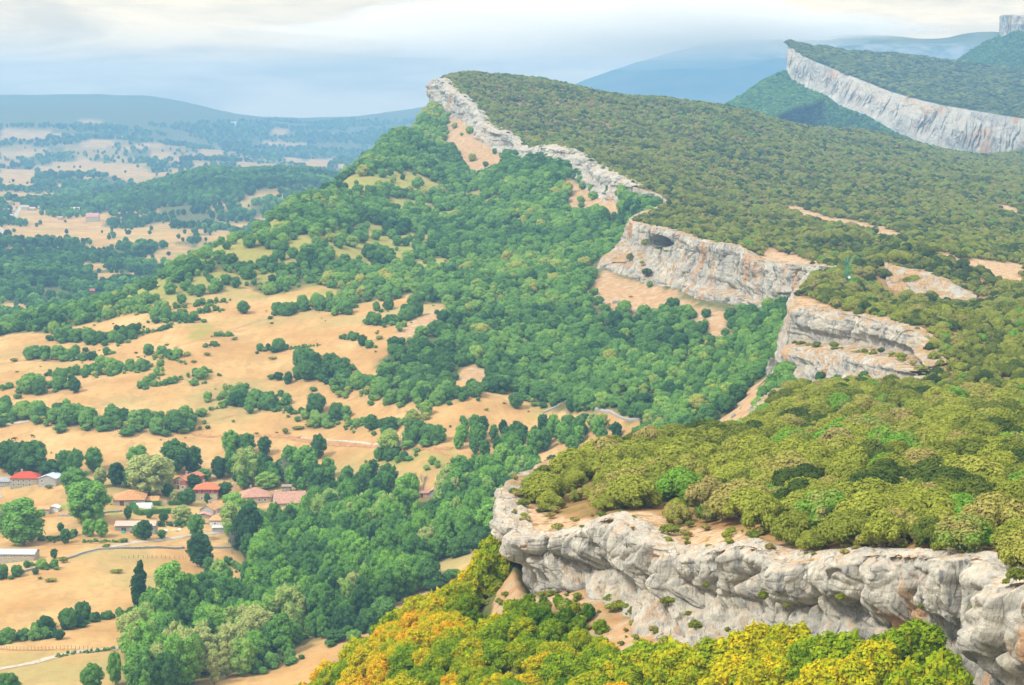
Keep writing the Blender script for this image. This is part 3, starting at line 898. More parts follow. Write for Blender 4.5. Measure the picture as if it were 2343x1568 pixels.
# ------------------------------------------------------------------ distant ridges and mountain
def loft(name, label, rows, nu, nv, mat, rough=3.0, size=60.0, flute=0.0, kind="structure"):
    R = [catmull(P3(*np.array(r, float).T), nu)[0] for r in rows]
    R = np.stack(R)                         # rows x nu x 3
    t = np.linspace(0, len(rows) - 1, nv)
    i = np.clip(t.astype(int), 0, len(rows) - 2); f = (t - i)[:, None, None]
    G = R[i] * (1 - f) + R[i + 1] * f
    env = np.minimum(np.minimum(t, len(rows) - 1 - t) * 2, 1)[:, None]
    G[..., 2] += fbm(G[..., 0] / size, G[..., 1] / size, octaves=4, seed=61) * rough * env
    if flute:
        k = np.arange(nu)[None, :] / nu * 60
        k = k + 1.3 * vnoise(k * .35, G[..., 2] / 70, seed=66) + .5 * fbm(k * 1.3, G[..., 2] / 22, octaves=3, seed=67)
        fl = flute * (np.minimum(np.abs(vnoise(k, G[..., 2] / 60, seed=62)), .5) ** .6 + 0.5 * np.abs(vnoise(k * 2.7, G[..., 2] / 30, seed=63)) + 0.8 * vnoise(k * 0.2, G[..., 2] * 0, seed=64))
        G[..., 1] -= fl * env
        G[..., 0] -= fl * env * 0.15
    me = mesh_np(name, G.reshape(-1, 3), grid_faces(nv, nu), mat)
    o = link(bpy.data.objects.new(name, me))
    tag(o, label, kind=kind)
    return o, G


m = NT("distant_scrub_ground")
M['farwood'] = m.diffuse(m.ramp(m.noise(0.05, 5, 0.6, m.pos()), [(0.35, (0.045, 0.07, 0.02)), (0.65, (0.11, 0.12, 0.045))]))
m = NT("distant_mountain")
sxyz = m.n("SeparateXYZ"); m.l(m.pos(), sxyz.inputs[0])
band = m.math('MULTIPLY', m.step(sxyz.outputs["Z"], 215, 235), m.step(m.math('MULTIPLY', sxyz.outputs["Z"], -1.0), -325, -300))
rockc = m.ramp(m.noise(0.012, 5, 0.6, m.pos((1, 1, 0.2))), [(0.4, (0.08, 0.10, 0.05)), (0.62, (0.26, 0.25, 0.22))])
M['mount'] = m.diffuse(m.mix(band, m.ramp(m.noise(0.004, 5, 0.6, m.pos()), [(0.35, (0.05, 0.07, 0.03)), (0.65, (0.14, 0.14, 0.07))]), rockc))

R2_LIP = [(1801, 101, 3500), (1844, 132, 3450), (1917, 162, 3400), (1979, 187, 3350), (2040, 211, 3300), (2132, 236, 3230), (2211, 251, 3180), (2342, 272, 3100), (2480, 290, 3040)]
R2_FOOT = [(1798, 155, 3470), (1825, 196, 3420), (1887, 214, 3370), (1925, 240, 3320), (1985, 262, 3270), (2070, 308, 3210), (2180, 342, 3150), (2342, 372, 3080), (2480, 400, 3020)]
R2_CREST = [(1803, 98, 3510), (1860, 108, 3600), (1950, 118, 3700), (2009, 125, 3750), (2090, 133, 3800), (2181, 144, 3850), (2260, 152, 3880), (2342, 162, 3900), (2480, 175, 3950)]
R2_BACK = [(1830, 180, 4200), (1900, 190, 4300), (2000, 200, 4400), (2100, 210, 4400), (2181, 220, 4400), (2260, 225, 4400), (2342, 230, 4400), (2400, 235, 4400), (2480, 240, 4400)]
R2_BASE = [(1640, 262, 3500), (1700, 290, 3420), (1800, 330, 3350), (1900, 370, 3280), (1985, 400, 3200), (2070, 430, 3100), (2180, 450, 3050), (2342, 470, 3000), (2480, 490, 2950)]
R2_SLOPE = [(1795, 158, 3500), (1780, 172, 3490), (1745, 195, 3480), (1715, 215, 3470), (1690, 232, 3460), (1665, 246, 3450)]
top2, G2 = loft("ridge_top", "scrub covered back of the second ridge behind the main one", [R2_BACK, R2_CREST, R2_LIP], 240, 50, M['farwood'], 3, 80)
loft("ridge_cliff", "long pale fluted cliff wall of the second ridge, right", [R2_LIP, [(u, v + 4, d) for u, v, d in R2_FOOT]], 700, 60, M['rock_far'], 0, 60, flute=13)
slope2, G2s = loft("ridge_slope", "dark wooded slope under the end of the second ridge", [[(u, v + 12, d) for u, v, d in R2_FOOT], R2_BASE], 160, 60, M['farwood'], 5, 70)
R2_NOSE_A = [(1800, 172, 3490), (1768, 186, 3490), (1742, 200, 3480), (1715, 214, 3480), (1690, 230, 3480), (1662, 247, 3480)]
R2_NOSE_B = [(1887, 232, 3368), (1850, 245, 3300), (1800, 260, 3250), (1750, 285, 3200), (1710, 300, 3150), (1650, 320, 3100)]
R2_NOSE_C = [(1830, 250, 3900), (1790, 260, 3900), (1760, 270, 3900), (1730, 275, 3900), (1700, 280, 3900), (1670, 290, 3900)]
nose, G2n = loft("ridge_nose", "wooded spur below the prow of the second ridge", [R2_NOSE_C, R2_NOSE_A, R2_NOSE_B], 120, 60, M['farwood'], 5, 60)

R3_LIP = [(2286, 38, 4300), (2300, 36, 4250), (2330, 37, 4200), (2380, 42, 4150), (2450, 50, 4100)]
R3_FOOT = [(2284, 92, 4290), (2298, 82, 4230), (2330, 76, 4180), (2380, 80, 4130), (2450, 88, 4080)]
R3_TOP = [(2290, 35, 4350), (2310, 34, 4330), (2345, 35, 4330), (2390, 38, 4330), (2450, 44, 4330)]
loft("ridge_cliff", "square topped pale crag at the right edge, farthest of the cliffs", [R3_TOP, R3_LIP, R3_FOOT], 160, 60, M['rock_far'], 0, 60, flute=12)
R3_SA = [(2180, 150, 4350), (2215, 126, 4330), (2250, 104, 4310), (2284, 88, 4300), (2330, 72, 4190), (2450, 80, 4090)]
R3_SB = [(2140, 190, 4200), (2180, 200, 4150), (2230, 210, 4100), (2290, 215, 4050), (2350, 220, 4000), (2450, 230, 3950)]
slope3, G3s = loft("ridge_slope", "dark wooded slope rising to the square topped crag", [R3_SA, R3_SB], 120, 60, M['farwood'], 5, 60)

MT_TOP = [(1200, 250, 12500), (1320, 188, 12500), (1430, 150, 12500), (1540, 118, 12500), (1650, 96, 12500), (1780, 88, 12500), (1900, 86, 12500), (1925, 76, 12500), (2020, 78, 12500), (2100, 82, 12500), (2160, 80, 12500), (2210, 72, 12500), (2280, 73, 12500), (2360, 76, 12500), (2600, 80, 12500)]
MT_MID = [(1200, 260, 12100), (1320, 206, 12100), (1430, 175, 12100), (1540, 150, 12100), (1650, 132, 12100), (1780, 125, 12100), (1900, 112, 12100), (1925, 104, 12100), (2020, 106, 12100), (2100, 110, 12100), (2160, 108, 12100), (2210, 100, 12100), (2280, 102, 12100), (2360, 106, 12100), (2600, 110, 12100)]
MT_BOT = [(u, 330, 10900) for u, _, _ in MT_TOP]
MT_BCK = [(u, v + 60, 14500) for u, v, _ in MT_TOP]
loft("distant_mountain", "faint blue flat topped mountain with pale rock band under cloud", [MT_BCK, MT_TOP, MT_MID, MT_BOT], 300, 80, M['mount'], 12, 600)


# ------------------------------------------------------------------ tree shapes
def sph_dirs(n, r):
    v = r.normal(size=(n, 3))
    return v / np.linalg.norm(v, axis=1)[:, None]


def crown_mesh(name, seed, lobes, nleaf, leaf, mat, droop=0.0, core=True, spread=0.5, aspect=1.0):
    """foliage: leaf sprays set on overlapping lobes, with a leafy core behind them"""
    r = np.random.default_rng(seed)
    cs = np.array([l[:3] for l in lobes]); rs = np.array([l[3:6] for l in lobes])
    area = (rs.prod(axis=1)) ** (2 / 3)
    k = r.choice(len(lobes), size=int(nleaf * 1.8), p=area / area.sum())
    d = sph_dirs(len(k), r)
    d[:, 2] = np.where((d[:, 2] < -0.3) & (r.random(len(k)) < 0.6), -d[:, 2], d[:, 2])
    bump_ = 1 + 0.14 * vnoise(d[:, 0] * 3 + k, d[:, 1] * 3, d[:, 2] * 3, seed=seed)
    rad = (0.74 + 0.36 * r.random(len(k))) * bump_
    p = cs[k] + rs[k] * d * rad[:, None]
    ok = p[:, 2] > 0.02
    for j in range(len(lobes)):
        q = ((p - cs[j]) / rs[j])
        ok &= ~(((q ** 2).sum(1) < 0.55) & (k != j))
    p, d = p[ok][:nleaf], d[ok][:nleaf]
    n = len(p)
    nrm = d + spread * sph_dirs(n, r)
    nrm[:, 2] += 0.25
    nrm /= np.linalg.norm(nrm, axis=1)[:, None]
    t = np.cross(nrm, sph_dirs(n, r)); t /= np.linalg.norm(t, axis=1)[:, None]
    b = np.cross(nrm, t)
    s = (leaf * (0.6 + 0.8 * r.random(n)))[:, None]
    V = np.stack([p - t * s - b * s * 0.6, p + t * s * 0.9 - b * s * 0.7, p + t * s * 0.8 + b * s * 0.75 + nrm * s * .3, p - t * s * 0.9 + b * s * 0.6], 1)
    V[:, :, 2] -= droop * s
    F = np.arange(4 * n).reshape(n, 4)
    V = V.reshape(-1, 3)
    if core:
        nu, nv = 9, 6
        for c, q in zip(cs, rs):
            th = np.linspace(0, 2 * np.pi, nu, endpoint=False)[None]; ph = np.linspace(0.08, np.pi - 0.08, nv)[:, None]
            X = np.stack([c[0] + q[0] * .74 * np.sin(ph) * np.cos(th), c[1] + q[1] * .74 * np.sin(ph) * np.sin(th), c[2] + q[2] * .74 * np.cos(ph) + 0 * th], -1).reshape(-1, 3)
            X *= 1 + 0.05 * r.normal(size=(len(X), 1))
            X[:, 2] = np.maximum(X[:, 2], 0.0)
            i = np.arange(nv - 1)[:, None] * nu; jn = np.arange(nu)
            f = np.stack([i + jn, i + nu + jn, i + nu + (jn + 1) % nu, i + (jn + 1) % nu], -1).reshape(-1, 4)
            F = np.vstack([F, f + len(V)]); V = np.vstack([V, X])
    return mesh_np(name, V, F, mat, False)


def tube(path, r0, r1, n=5, base=0):
    path = np.asarray(path, float)
    V, F = [], []
    m = len(path)
    for i, p in enumerate(path):
        q = path[min(i + 1, m - 1)] - path[max(i - 1, 0)]
        q = q / (np.linalg.norm(q) + 1e-9)
        a = np.cross(q, [0.3, 0.9, 0.1]); a /= np.linalg.norm(a); b = np.cross(q, a)
        r = r0 + (r1 - r0) * i / (m - 1)
        for j in range(n):
            an = 2 * math.pi * j / n
            V.append(p + r * (math.cos(an) * a + math.sin(an) * b))
    for i in range(m - 1):
        for j in range(n):
            F.append((base + i * n + j, base + i * n + (j + 1) % n, base + (i + 1) * n + (j + 1) % n, base + (i + 1) * n + j))
    return V, F


def join_tubes(name, paths, mat):
    V, F = [], []
    for path, r0, r1, n in paths:
        v, f = tube(path, r0, r1, n, len(V))
        V += v; F += f
    return mesh_np(name, V, F, mat, True)


def trunk_mesh(name, seed, h, r, lean=0.03, limbs=4):
    g = random.Random(seed)
    top = (g.uniform(-lean, lean), g.uniform(-lean, lean), h)
    paths = [([(0, 0, -0.06), (top[0] * .3, top[1] * .3, h * .35), (top[0] * .7, top[1] * .7, h * .7), top], r, r * .45, 6)]
    for k in range(limbs):
        a = g.uniform(0, 6.28); z = h * g.uniform(.3, .8); L = g.uniform(.16, .3)
        p0 = (top[0] * z / h, top[1] * z / h, z)
        paths.append(([p0, (p0[0] + math.cos(a) * L * .5, p0[1] + math.sin(a) * L * .5, z + L * .4), (p0[0] + math.cos(a) * L, p0[1] + math.sin(a) * L, z + L * .9)], r * .5, r * .15, 4))
    return join_tubes(name, paths, M['bark'])


def lobes_dome(seed, n, R, zlo, zhi, r0, r1, flat=0.85):
    g = random.Random(seed)
    out = [(0, 0, (zlo + zhi) / 2, R * .62, R * .62, (zhi - zlo) / 2 + r0 * .7)]
    for k in range(n):
        a = k * 2.4 + g.uniform(-.5, .5); q = R * math.sqrt((k + .6) / n) * g.uniform(.75, 1.05)
        r = g.uniform(r0, r1)
        hz = zhi - (q / R) ** 2 * (zhi - zlo) * g.uniform(.7, 1.1)
        out.append((q * math.cos(a), q * math.sin(a), max(hz, r * .6), r, r, r * flat))
    return out


def lobes_ball(seed, n, R, z0, z1_, r0, r1):
    g = random.Random(seed)
    zc = (z0 + z1_) / 2; hz = (z1_ - z0) / 2
    out = [(0, 0, zc, R * .6, R * .6, hz * .75)]
    for k in range(n):
        zz = 1 - 2 * (k + .5) / n
        a = k * 2.4 + g.uniform(-.4, .4); q = math.sqrt(max(0, 1 - zz * zz)) * g.uniform(.65, 1.0)
        r = g.uniform(r0, r1)
        out.append((q * (R - r * .5) * math.cos(a), q * (R - r * .5) * math.sin(a), zc + zz * (hz - r * .5), r, r, r * g.uniform(.8, 1.05)))
    return out


PROTO = {}


def proto(kind, crowns, trunks):
    PROTO[kind] = (crowns, trunks)


proto('holm', [crown_mesh("holm_oak_crown", 100 + i, lobes_dome(100 + i, 14 + i, .46, .36, .76, .14, .24, .95), 5200, .024, M['holm']) for i in range(5)],
      [trunk_mesh("holm_oak_trunk", i, .5, .035) for i in range(2)])
proto('hill', [crown_mesh("oak_crown", 200 + i, lobes_ball(200 + i, 10 + i, .42, .14, 1.0, .17, .27), 2600, .032, M['hill']) for i in range(5)],
      [trunk_mesh("oak_trunk", 10 + i, .6, .03) for i in range(2)])
proto('valley', [crown_mesh("broadleaf_crown", 300 + i, lobes_ball(300 + i, 22 + i, .33 + .03 * (i % 3), .10, 1.02, .085, .16), 4600, .020, M['valley']) for i in range(6)],
      [trunk_mesh("broadleaf_trunk", 20 + i, .6, .022) for i in range(2)])
proto('plume', [crown_mesh("feathery_crown", 450 + i, lobes_ball(450 + i, 16, .22, .10, 1.04, .06, .12), 3200, .019, M['valley'], spread=.9) for i in range(4)],
      [trunk_mesh("feathery_trunk", 35, .7, .018)])
proto('poplar', [crown_mesh("poplar_crown", 400 + i, [(random.Random(i * 9 + k).uniform(-.03, .03), random.Random(i * 7 + k).uniform(-.03, .03), .12 + .09 * k, w, w, .12)
                 for k, w in enumerate([.08, .115, .13, .14, .14, .13, .115, .09, .06])], 1700, .022, M['valley'], spread=.8) for i in range(2)],
      [trunk_mesh("poplar_trunk", 30, .8, .018, limbs=1)])
proto('autumn', [crown_mesh("autumn_crown", 500 + i, lobes_ball(500 + i, 18 + i, .50, .12, 1.02, .11, .21), 8000, .022, M['autumn'], spread=.8) for i in range(6)],
      [trunk_mesh("autumn_trunk", 40 + i, .7, .022) for i in range(2)])
proto('shrub', [crown_mesh("shrub_foliage", 600 + i, lobes_dome(600 + i, 6, .5, .3, .7, .2, .32), 700, .06, M['holm'], spread=.9) for i in range(3)], [])


def bare_mesh(name, seed, mat):
    g = random.Random(seed)
    paths = []

    def grow(p, d, L, r, lev):
        q = (p[0] + d[0] * L, p[1] + d[1] * L, p[2] + d[2] * L)
        mid = tuple((p[i] + q[i]) / 2 + g.uniform(-.03, .03) * L for i in range(3))
        paths.append(([p, mid, q], r, r * .6, 3 if lev else 5))
        if lev >= 5: return
        for _ in range(3 if lev else 5):
            nd = [d[i] + g.uniform(-.55, .55) for i in range(3)]
            nd[2] += .18
            n = math.sqrt(sum(c * c for c in nd)); nd = [c / n for c in nd]
            grow(q, nd, L * g.uniform(.62, .84), r * .6, lev + 1)
    grow((0, 0, -.03), (0, 0, 1), .27, .022, 0)
    return join_tubes(name, paths, mat)


PROTO['bare'] = ([bare_mesh("bare_branches", s, M['twig']) for s in (1, 2)], [])

N_OF = {}


def put_tree(kind, name, p, h, wide, tint, label, cat, group=None, sink=0.0, variant=None):
    crowns, trunks = PROTO[kind]
    k = N_OF.get(kind, 0); N_OF[kind] = k + 1
    var = variant if variant is not None else (k * 7 + int(abs(p[0]) * 3)) % len(crowns)
    if trunks:
        root = bpy.data.objects.new(name, None)
        root.empty_display_size = 1
    else:
        root = bpy.data.objects.new(name, crowns[var])
    link(root)
    root.location = (p[0], p[1], p[2] - sink)
    root.rotation_euler = (random.uniform(-.07, .07), random.uniform(-.07, .07), random.uniform(0, 6.28))
    ax = random.uniform(.86, 1.16)
    root.scale = (h * wide * ax, h * wide / ax, h)
    tag(root, label, cat, group)
    if trunks:
        c = link(bpy.data.objects.new("crown", crowns[var]), root)
        link(bpy.data.objects.new("trunk", trunks[k % len(trunks)]), root)
    else:
        c = root
    c["tint"] = float(tint)
    return root


def instancer_group(kind):
    ng = bpy.data.node_groups.new("scatter_" + kind, 'GeometryNodeTree')
    ng.interface.new_socket("Geometry", in_out='INPUT', socket_type='NodeSocketGeometry')
    ng.interface.new_socket("Geometry", in_out='OUTPUT', socket_type='NodeSocketGeometry')
    N = ng.nodes.new; L = ng.links.new
    gi, go = N("NodeGroupInput"), N("NodeGroupOutput")
    iop = N("GeometryNodeInstanceOnPoints")
    join = N("GeometryNodeJoinGeometry")
    for me in reversed(PROTO[kind][0]):
        src = bpy.data.objects.new(me.name + "_source", me)     # never linked to the scene: only a source of the mesh
        oi = N("GeometryNodeObjectInfo"); oi.transform_space = 'ORIGINAL'
        oi.inputs["Object"].default_value = src
        oi.inputs["As Instance"].default_value = True
        L(oi.outputs["Geometry"], join.inputs[0])

    def attr(name, typ):
        a = N("GeometryNodeInputNamedAttribute"); a.data_type = typ; a.inputs["Name"].default_value = name
        return a.outputs["Attribute"]
    L(gi.outputs[0], iop.inputs["Points"])
    L(join.outputs[0], iop.inputs["Instance"])
    iop.inputs["Pick Instance"].default_value = True
    L(attr("idx", 'INT'), iop.inputs["Instance Index"])
    L(attr("rot", 'FLOAT_VECTOR'), iop.inputs["Rotation"])
    L(attr("scl", 'FLOAT_VECTOR'), iop.inputs["Scale"])
    L(iop.outputs[0], go.inputs[0])
    return ng


GROUPS = {}


def put_mass(kind, name, P, h, wide, tint, label):
    """a mass of trees too many to count: one object, geometry nodes"""
    n = len(P)
    me = bpy.data.meshes.new(name)
    me.vertices.add(n)
    me.vertices.foreach_set("co", np.asarray(P, np.float32).ravel())
    r = np.random.default_rng(n)
    a = me.attributes.new("scl", 'FLOAT_VECTOR', 'POINT'); a.data.foreach_set("vector", np.stack([h * wide, h * wide, h], -1).astype(np.float32).ravel())
    a = me.attributes.new("rot", 'FLOAT_VECTOR', 'POINT'); a.data.foreach_set("vector", np.stack([r.uniform(-.14, .14, n), r.uniform(-.14, .14, n), r.uniform(0, 6.28, n)], -1).astype(np.float32).ravel())
    a = me.attributes.new("idx", 'INT', 'POINT'); a.data.foreach_set("value", r.integers(0, len(PROTO[kind][0]), n).astype(np.int32))
    a = me.attributes.new("tint", 'FLOAT', 'POINT'); a.data.foreach_set("value", np.asarray(tint, np.float32))
    me.update()
    o = link(bpy.data.objects.new(name, me))
    if kind not in GROUPS: GROUPS[kind] = instancer_group(kind)
    md = o.modifiers.new("scatter", 'NODES'); md.node_group = GROUPS[kind]
    tag(o, label, kind="stuff")
    return o


def sites(x0, x1, y0, y1, s, jit=0.42):
    """evenly spread, jittered planting sites in view (with a margin)"""
    gx = np.arange(x0, x1, s); gy = np.arange(y0, y1, s * .87)
    X, Y = np.meshgrid(gx, gy)
    X = X + (np.arange(len(gy)) % 2)[:, None] * s * .5
    X = X + rng.uniform(-jit, jit, X.shape) * s; Y = Y + rng.uniform(-jit, jit, Y.shape) * s
    X, Y = X.ravel(), Y.ravel()
    k = (np.abs(X / Y) < 0.285) & (Y > 60)
    return X[k], Y[k]


def in_frame(P, m=10):
    u, v = project(P)
    return (u > -m) & (u < 2342 + m) & (v > -m) & (v < 1568 + m)


# ------------------------------------------------------------------ holm oaks on the plateau
def plant_plateau():
    XS, YS, HS, WS, TS = [], [], [], [], []
    for (ya, yb, s) in [(168, 480, 4.4), (480, 1200, 4.0), (1200, 2750, 4.5)]:
        X, Y = sites(-90, 800, ya, yb, s)
        k = inside(plateau_poly, X, Y)
        X, Y = X[k], Y[k]
        dr = dist_poly(rim_xy, X, Y)
        bare = PBARE(X, Y)
        clump = fbm(X / 14, Y / 14, octaves=2, seed=71)
        dens = 0.90 - 0.36 * smooth(0.2, 0.8, -clump) * smooth(500, 380, Y) - 0.1 * smooth(700, 1200, Y)
        k = (dr > 1.3 + 2.6 * ((Y < 420) & (Y > 262))) & (rng.random(len(X)) < dens) & (bare < 0.32) & ~((dist_poly(P3(*np.array([(2030, 655, 905), (2077, 668, 897), (2142, 675, 890), (2232, 688, 884)], float).T)[:, :2], X, Y) < 6.5) & (Y < 915))
        X, Y, clump = X[k], Y[k], clump[k]
        n = len(X)
        h = (2.6 + 4.2 * rng.random(n) ** 1.6 + 0.9 * clump) * np.where(Y < 480, 1.08, .74)
        h = np.clip(h, 2.2, 6.6) * (0.75 + 0.25 * smooth(3, 12, dist_poly(rim_xy, X, Y)))
        XS.append(X); YS.append(Y); HS.append(h); WS.append(rng.uniform(.85, 1.2, n))
        t = 0.48 + 0.30 * fbm(X / 28, Y / 28, octaves=2, seed=72) + rng.normal(0, .22, n) + 0.12 * smooth(700, 200, Y)
        t = np.where(rng.random(n) < .06, 0.02, t); t = np.where(rng.random(n) < .008, .98, t)
        TS.append(np.clip(t, 0, 1))
    X, Y, h, w, t = [np.concatenate(a) for a in (XS, YS, HS, WS, TS)]
    Z = plateau_z(X, Y) - 0.15 * h
    P = np.stack([X, Y, Z], -1)
    vis = in_frame(P)
    order = np.argsort(np.where(vis, Y / h, 1e9))
    own = order[:298]
    rest = np.setdiff1d(np.arange(len(X)), own)
    for i in own:
        tone = ("dark green", "olive green", "yellowish olive", "bright green")[0 if t[i] < .3 else 1 if t[i] < .62 else 2 if t[i] < .97 else 3]
        far_rim = dist_poly(rim_xy, X[i:i + 1], Y[i:i + 1])[0] < 14
        where = "at the scrub edge above the nearest cliff" if far_rim else "in the closed scrub on the plateau above the nearest cliff"
        uu, vv = project(P[i])
        part = "above the promontory tip" if uu < 1550 else "behind the middle of the cliff" if uu < 1950 else "behind the right end of the cliff"
        where = ("at the scrub edge " if far_rim else ("deep in the scrub " if Y[i] > 285 else "in the scrub ")) + part
        size = "low" if h[i] < 3.6 else "tall" if h[i] > 5.2 else "middling"
        put_tree('holm', 'holm_oak', P[i], h[i], w[i], t[i], f"{size} {tone} holm oak {where}", "tree", f"{size} {tone} holm oaks {where}")
    put_mass('holm', 'holm_oak_scrub', P[rest], h[rest], w[rest], t[rest], "dense olive green holm oak scrub covering the plateau up to the summit")
    print("holm", len(X))


plant_plateau()


# ------------------------------------------------------------------ woods on the flank, valley and far plain
def plant_flank():
    Xs, Ys = sites(-520, 420, 560, 2400, 5.4)
    dr = dist_poly(rim_xy, Xs, Ys)
    inp = inside(plateau_poly, Xs, Ys)
    R = COVER_R(Xs, Ys); B = COVER_B(Xs, Ys); G = COVER_G(Xs, Ys)
    z = ground_z(Xs, Ys)
    hillside = z > np.where(Ys < 1150, -150, -140)
    dens = 0.97 - 0.5 * smooth(.1, .5, G)
    glp = inside(to_ground(GLADES)[:, :2], Xs, Ys)
    dens = np.where(glp, .95 - .83 * smooth(-.05, .2, glade_bands(Xs, Ys)), dens)
    belt = inside(to_ground(BELT)[:, :2], Xs, Ys)
    sp = to_ground([c5(500, 660), c5(900, 440), c5(1080, 700), c5(1000, 830), c5(560, 900), c5(380, 820)])[:, :2]
    sparse = inside(sp, Xs, Ys)
    dens = np.where(sparse, 0.62 + 0.4 * vnoise(Xs / 18, Ys / 18, seed=7), dens)
    k = (~inp) & (dr > 3) & ((R < 0.4) | glp) & (B < .45) & hillside & ~belt & (rng.random(len(Xs)) < dens) & ((dr > 13) | (Ys > 800)) & (dist_poly(P3(*np.array(FOOT3[3:], float).T)[:, :2], Xs, Ys) > 12 + 8 * vnoise(Xs / 9, Ys / 14, seed=3))
    k |= (~inp) & (dr > 4) & (B >= .45) & (rng.random(len(Xs)) < .06) & hillside & (Ys > 800)
    X, Y = Xs[k], Ys[k]
    n = len(X)
    h = 3.3 + 4.2 * rng.random(n) ** 1.7 + 1.2 * fbm(X / 40, Y / 40, octaves=2, seed=73)
    h = np.clip(h * np.where(Y > 1300, 1.1, 1.0), 2.2, 10)
    w = rng.uniform(.95, 1.3, n)
    t = np.clip(.45 + .30 * fbm(X / 45, Y / 45, octaves=3, seed=74) + rng.normal(0, .19, n) + .25 * (rng.random(n) < .05) + .35 * smooth(1700, 2000, Y), 0, 1)
    P = np.stack([X, Y, ground_z(X, Y) - .08 * h], -1)
    vis = in_frame(P) & (Y < 1300) & (P[:, 0] / Y < .13)
    size = np.where(vis, h / Y, 0)
    order = np.argsort(-size)
    own = order[:298]
    rest = np.setdiff1d(np.arange(n), own)
    for i in own:
        tone = "dark green" if t[i] < .35 else "mid green" if t[i] < .75 else "yellow green"
        uu, vv = project(P[i])
        where = "at the left end of the hillside" if uu < 600 else "along the lower border of the hillside wood" if vv > 850 else "in the wood under the cave cliff" if uu > 1330 else "in the middle of the hillside wood"
        size = "small" if h[i] < 6 else "large"
        put_tree('hill', 'hillside_oak', P[i], h[i], w[i], t[i], f"{size} {tone} oak {where}", "tree", f"{size} {tone} oaks {where}")
    put_mass('hill', 'hillside_oak_wood', P[rest], h[rest], w[rest], t[rest], "blue green oak wood covering the hillside under the cliffs")
    print("hill", n)


plant_flank()


def plant_far():
    out = []
    for (ya, yb, s, hh) in [(1300, 2300, 8, 9), (2300, 4300, 12, 10), (4300, 9000, 28, 14)]:
        X, Y = sites(-1600 if yb > 3000 else -560, 900 if yb > 3000 else 200, ya, yb, s)
        R = COVER_R(X, Y); z = ground_z(X, Y)
        cl = fbm(X / (s * 5), Y / (s * 8), octaves=3, seed=81)
        k = (~inside(plateau_poly, X, Y)) & (z < -140 + 60 * (Y > 2300)) & (((R < .35) & (cl > -.35)) | ((R >= .35) & (rng.random(len(X)) < .05) & (cl > 0)))
        # hedge lines between the fields
        edge = (R > .25) & (R < .75) & (rng.random(len(X)) < .5)
        k |= edge & (z < -140) & ~inside(plateau_poly, X, Y)
        X, Y = X[k], Y[k]
        h = hh * rng.uniform(.55, 1.15, len(X)) * np.where(R[k] > .35, .6, 1)
        out.append(np.stack([X, Y, ground_z(X, Y) - .05 * h, h], -1))
    kn = sites(-900, 200, 3000, 4000, 13)
    kk = (((kn[0] + 440) / 330) ** 2 + ((kn[1] - 3480) / 480) ** 2 < 1) & (fbm(kn[0] / 60, kn[1] / 90, octaves=2, seed=66) > -.3)
    kn = (kn[0][kk], kn[1][kk])
    out.append(np.stack([kn[0], kn[1], ground_z(*kn), rng.uniform(6, 10, len(kn[0]))], -1))
    A = np.vstack(out)
    n = len(A)
    put_mass('valley', 'distant_woodland', A[:, :3], A[:, 3], rng.uniform(1.0, 1.5, n), np.clip(.35 + rng.normal(0, .15, n) + .25 * fbm(A[:, 0] / 90, A[:, 1] / 90, seed=5, octaves=2), 0, .8),
             "hazy blue green woods and hedges between fields on the far plain")
    print("far", n)
    for G in (G2s, G2n, G3s, top2):
        pass


plant_far()


def plant_ridges():
    for (G, name, label, s, tn, kind) in [(G2, 'ridge_scrub', "dark scrub on the back of the second ridge", 1, .25, 'holm'), (G2s, 'ridge_wood', "dark wood below the pale wall of the second ridge", 1, .2, 'hill'),
                                    (G2n, 'ridge_wood', "dark green wood on the spur below the prow of the second ridge", 1, .3, 'hill'), (G3s, 'ridge_wood', "dark wood on the slope under the square topped crag", 1, .2, 'hill')]:
        n = 8000
        r, c = G.shape[:2]
        i = rng.uniform(0, r - 1.01, n); j = rng.uniform(0, c - 1.01, n)
        a, b = i.astype(int), j.astype(int); f, g = (i - a)[:, None], (j - b)[:, None]
        P = G[a, b] * (1 - f) * (1 - g) + G[a + 1, b] * f * (1 - g) + G[a, b + 1] * (1 - f) * g + G[a + 1, b + 1] * f * g
        put_mass(kind, name, P, rng.uniform(3.5, 7, n), rng.uniform(1.2, 1.9, n), np.clip(tn + rng.normal(0, .18, n), 0, 1), label)


plant_ridges()

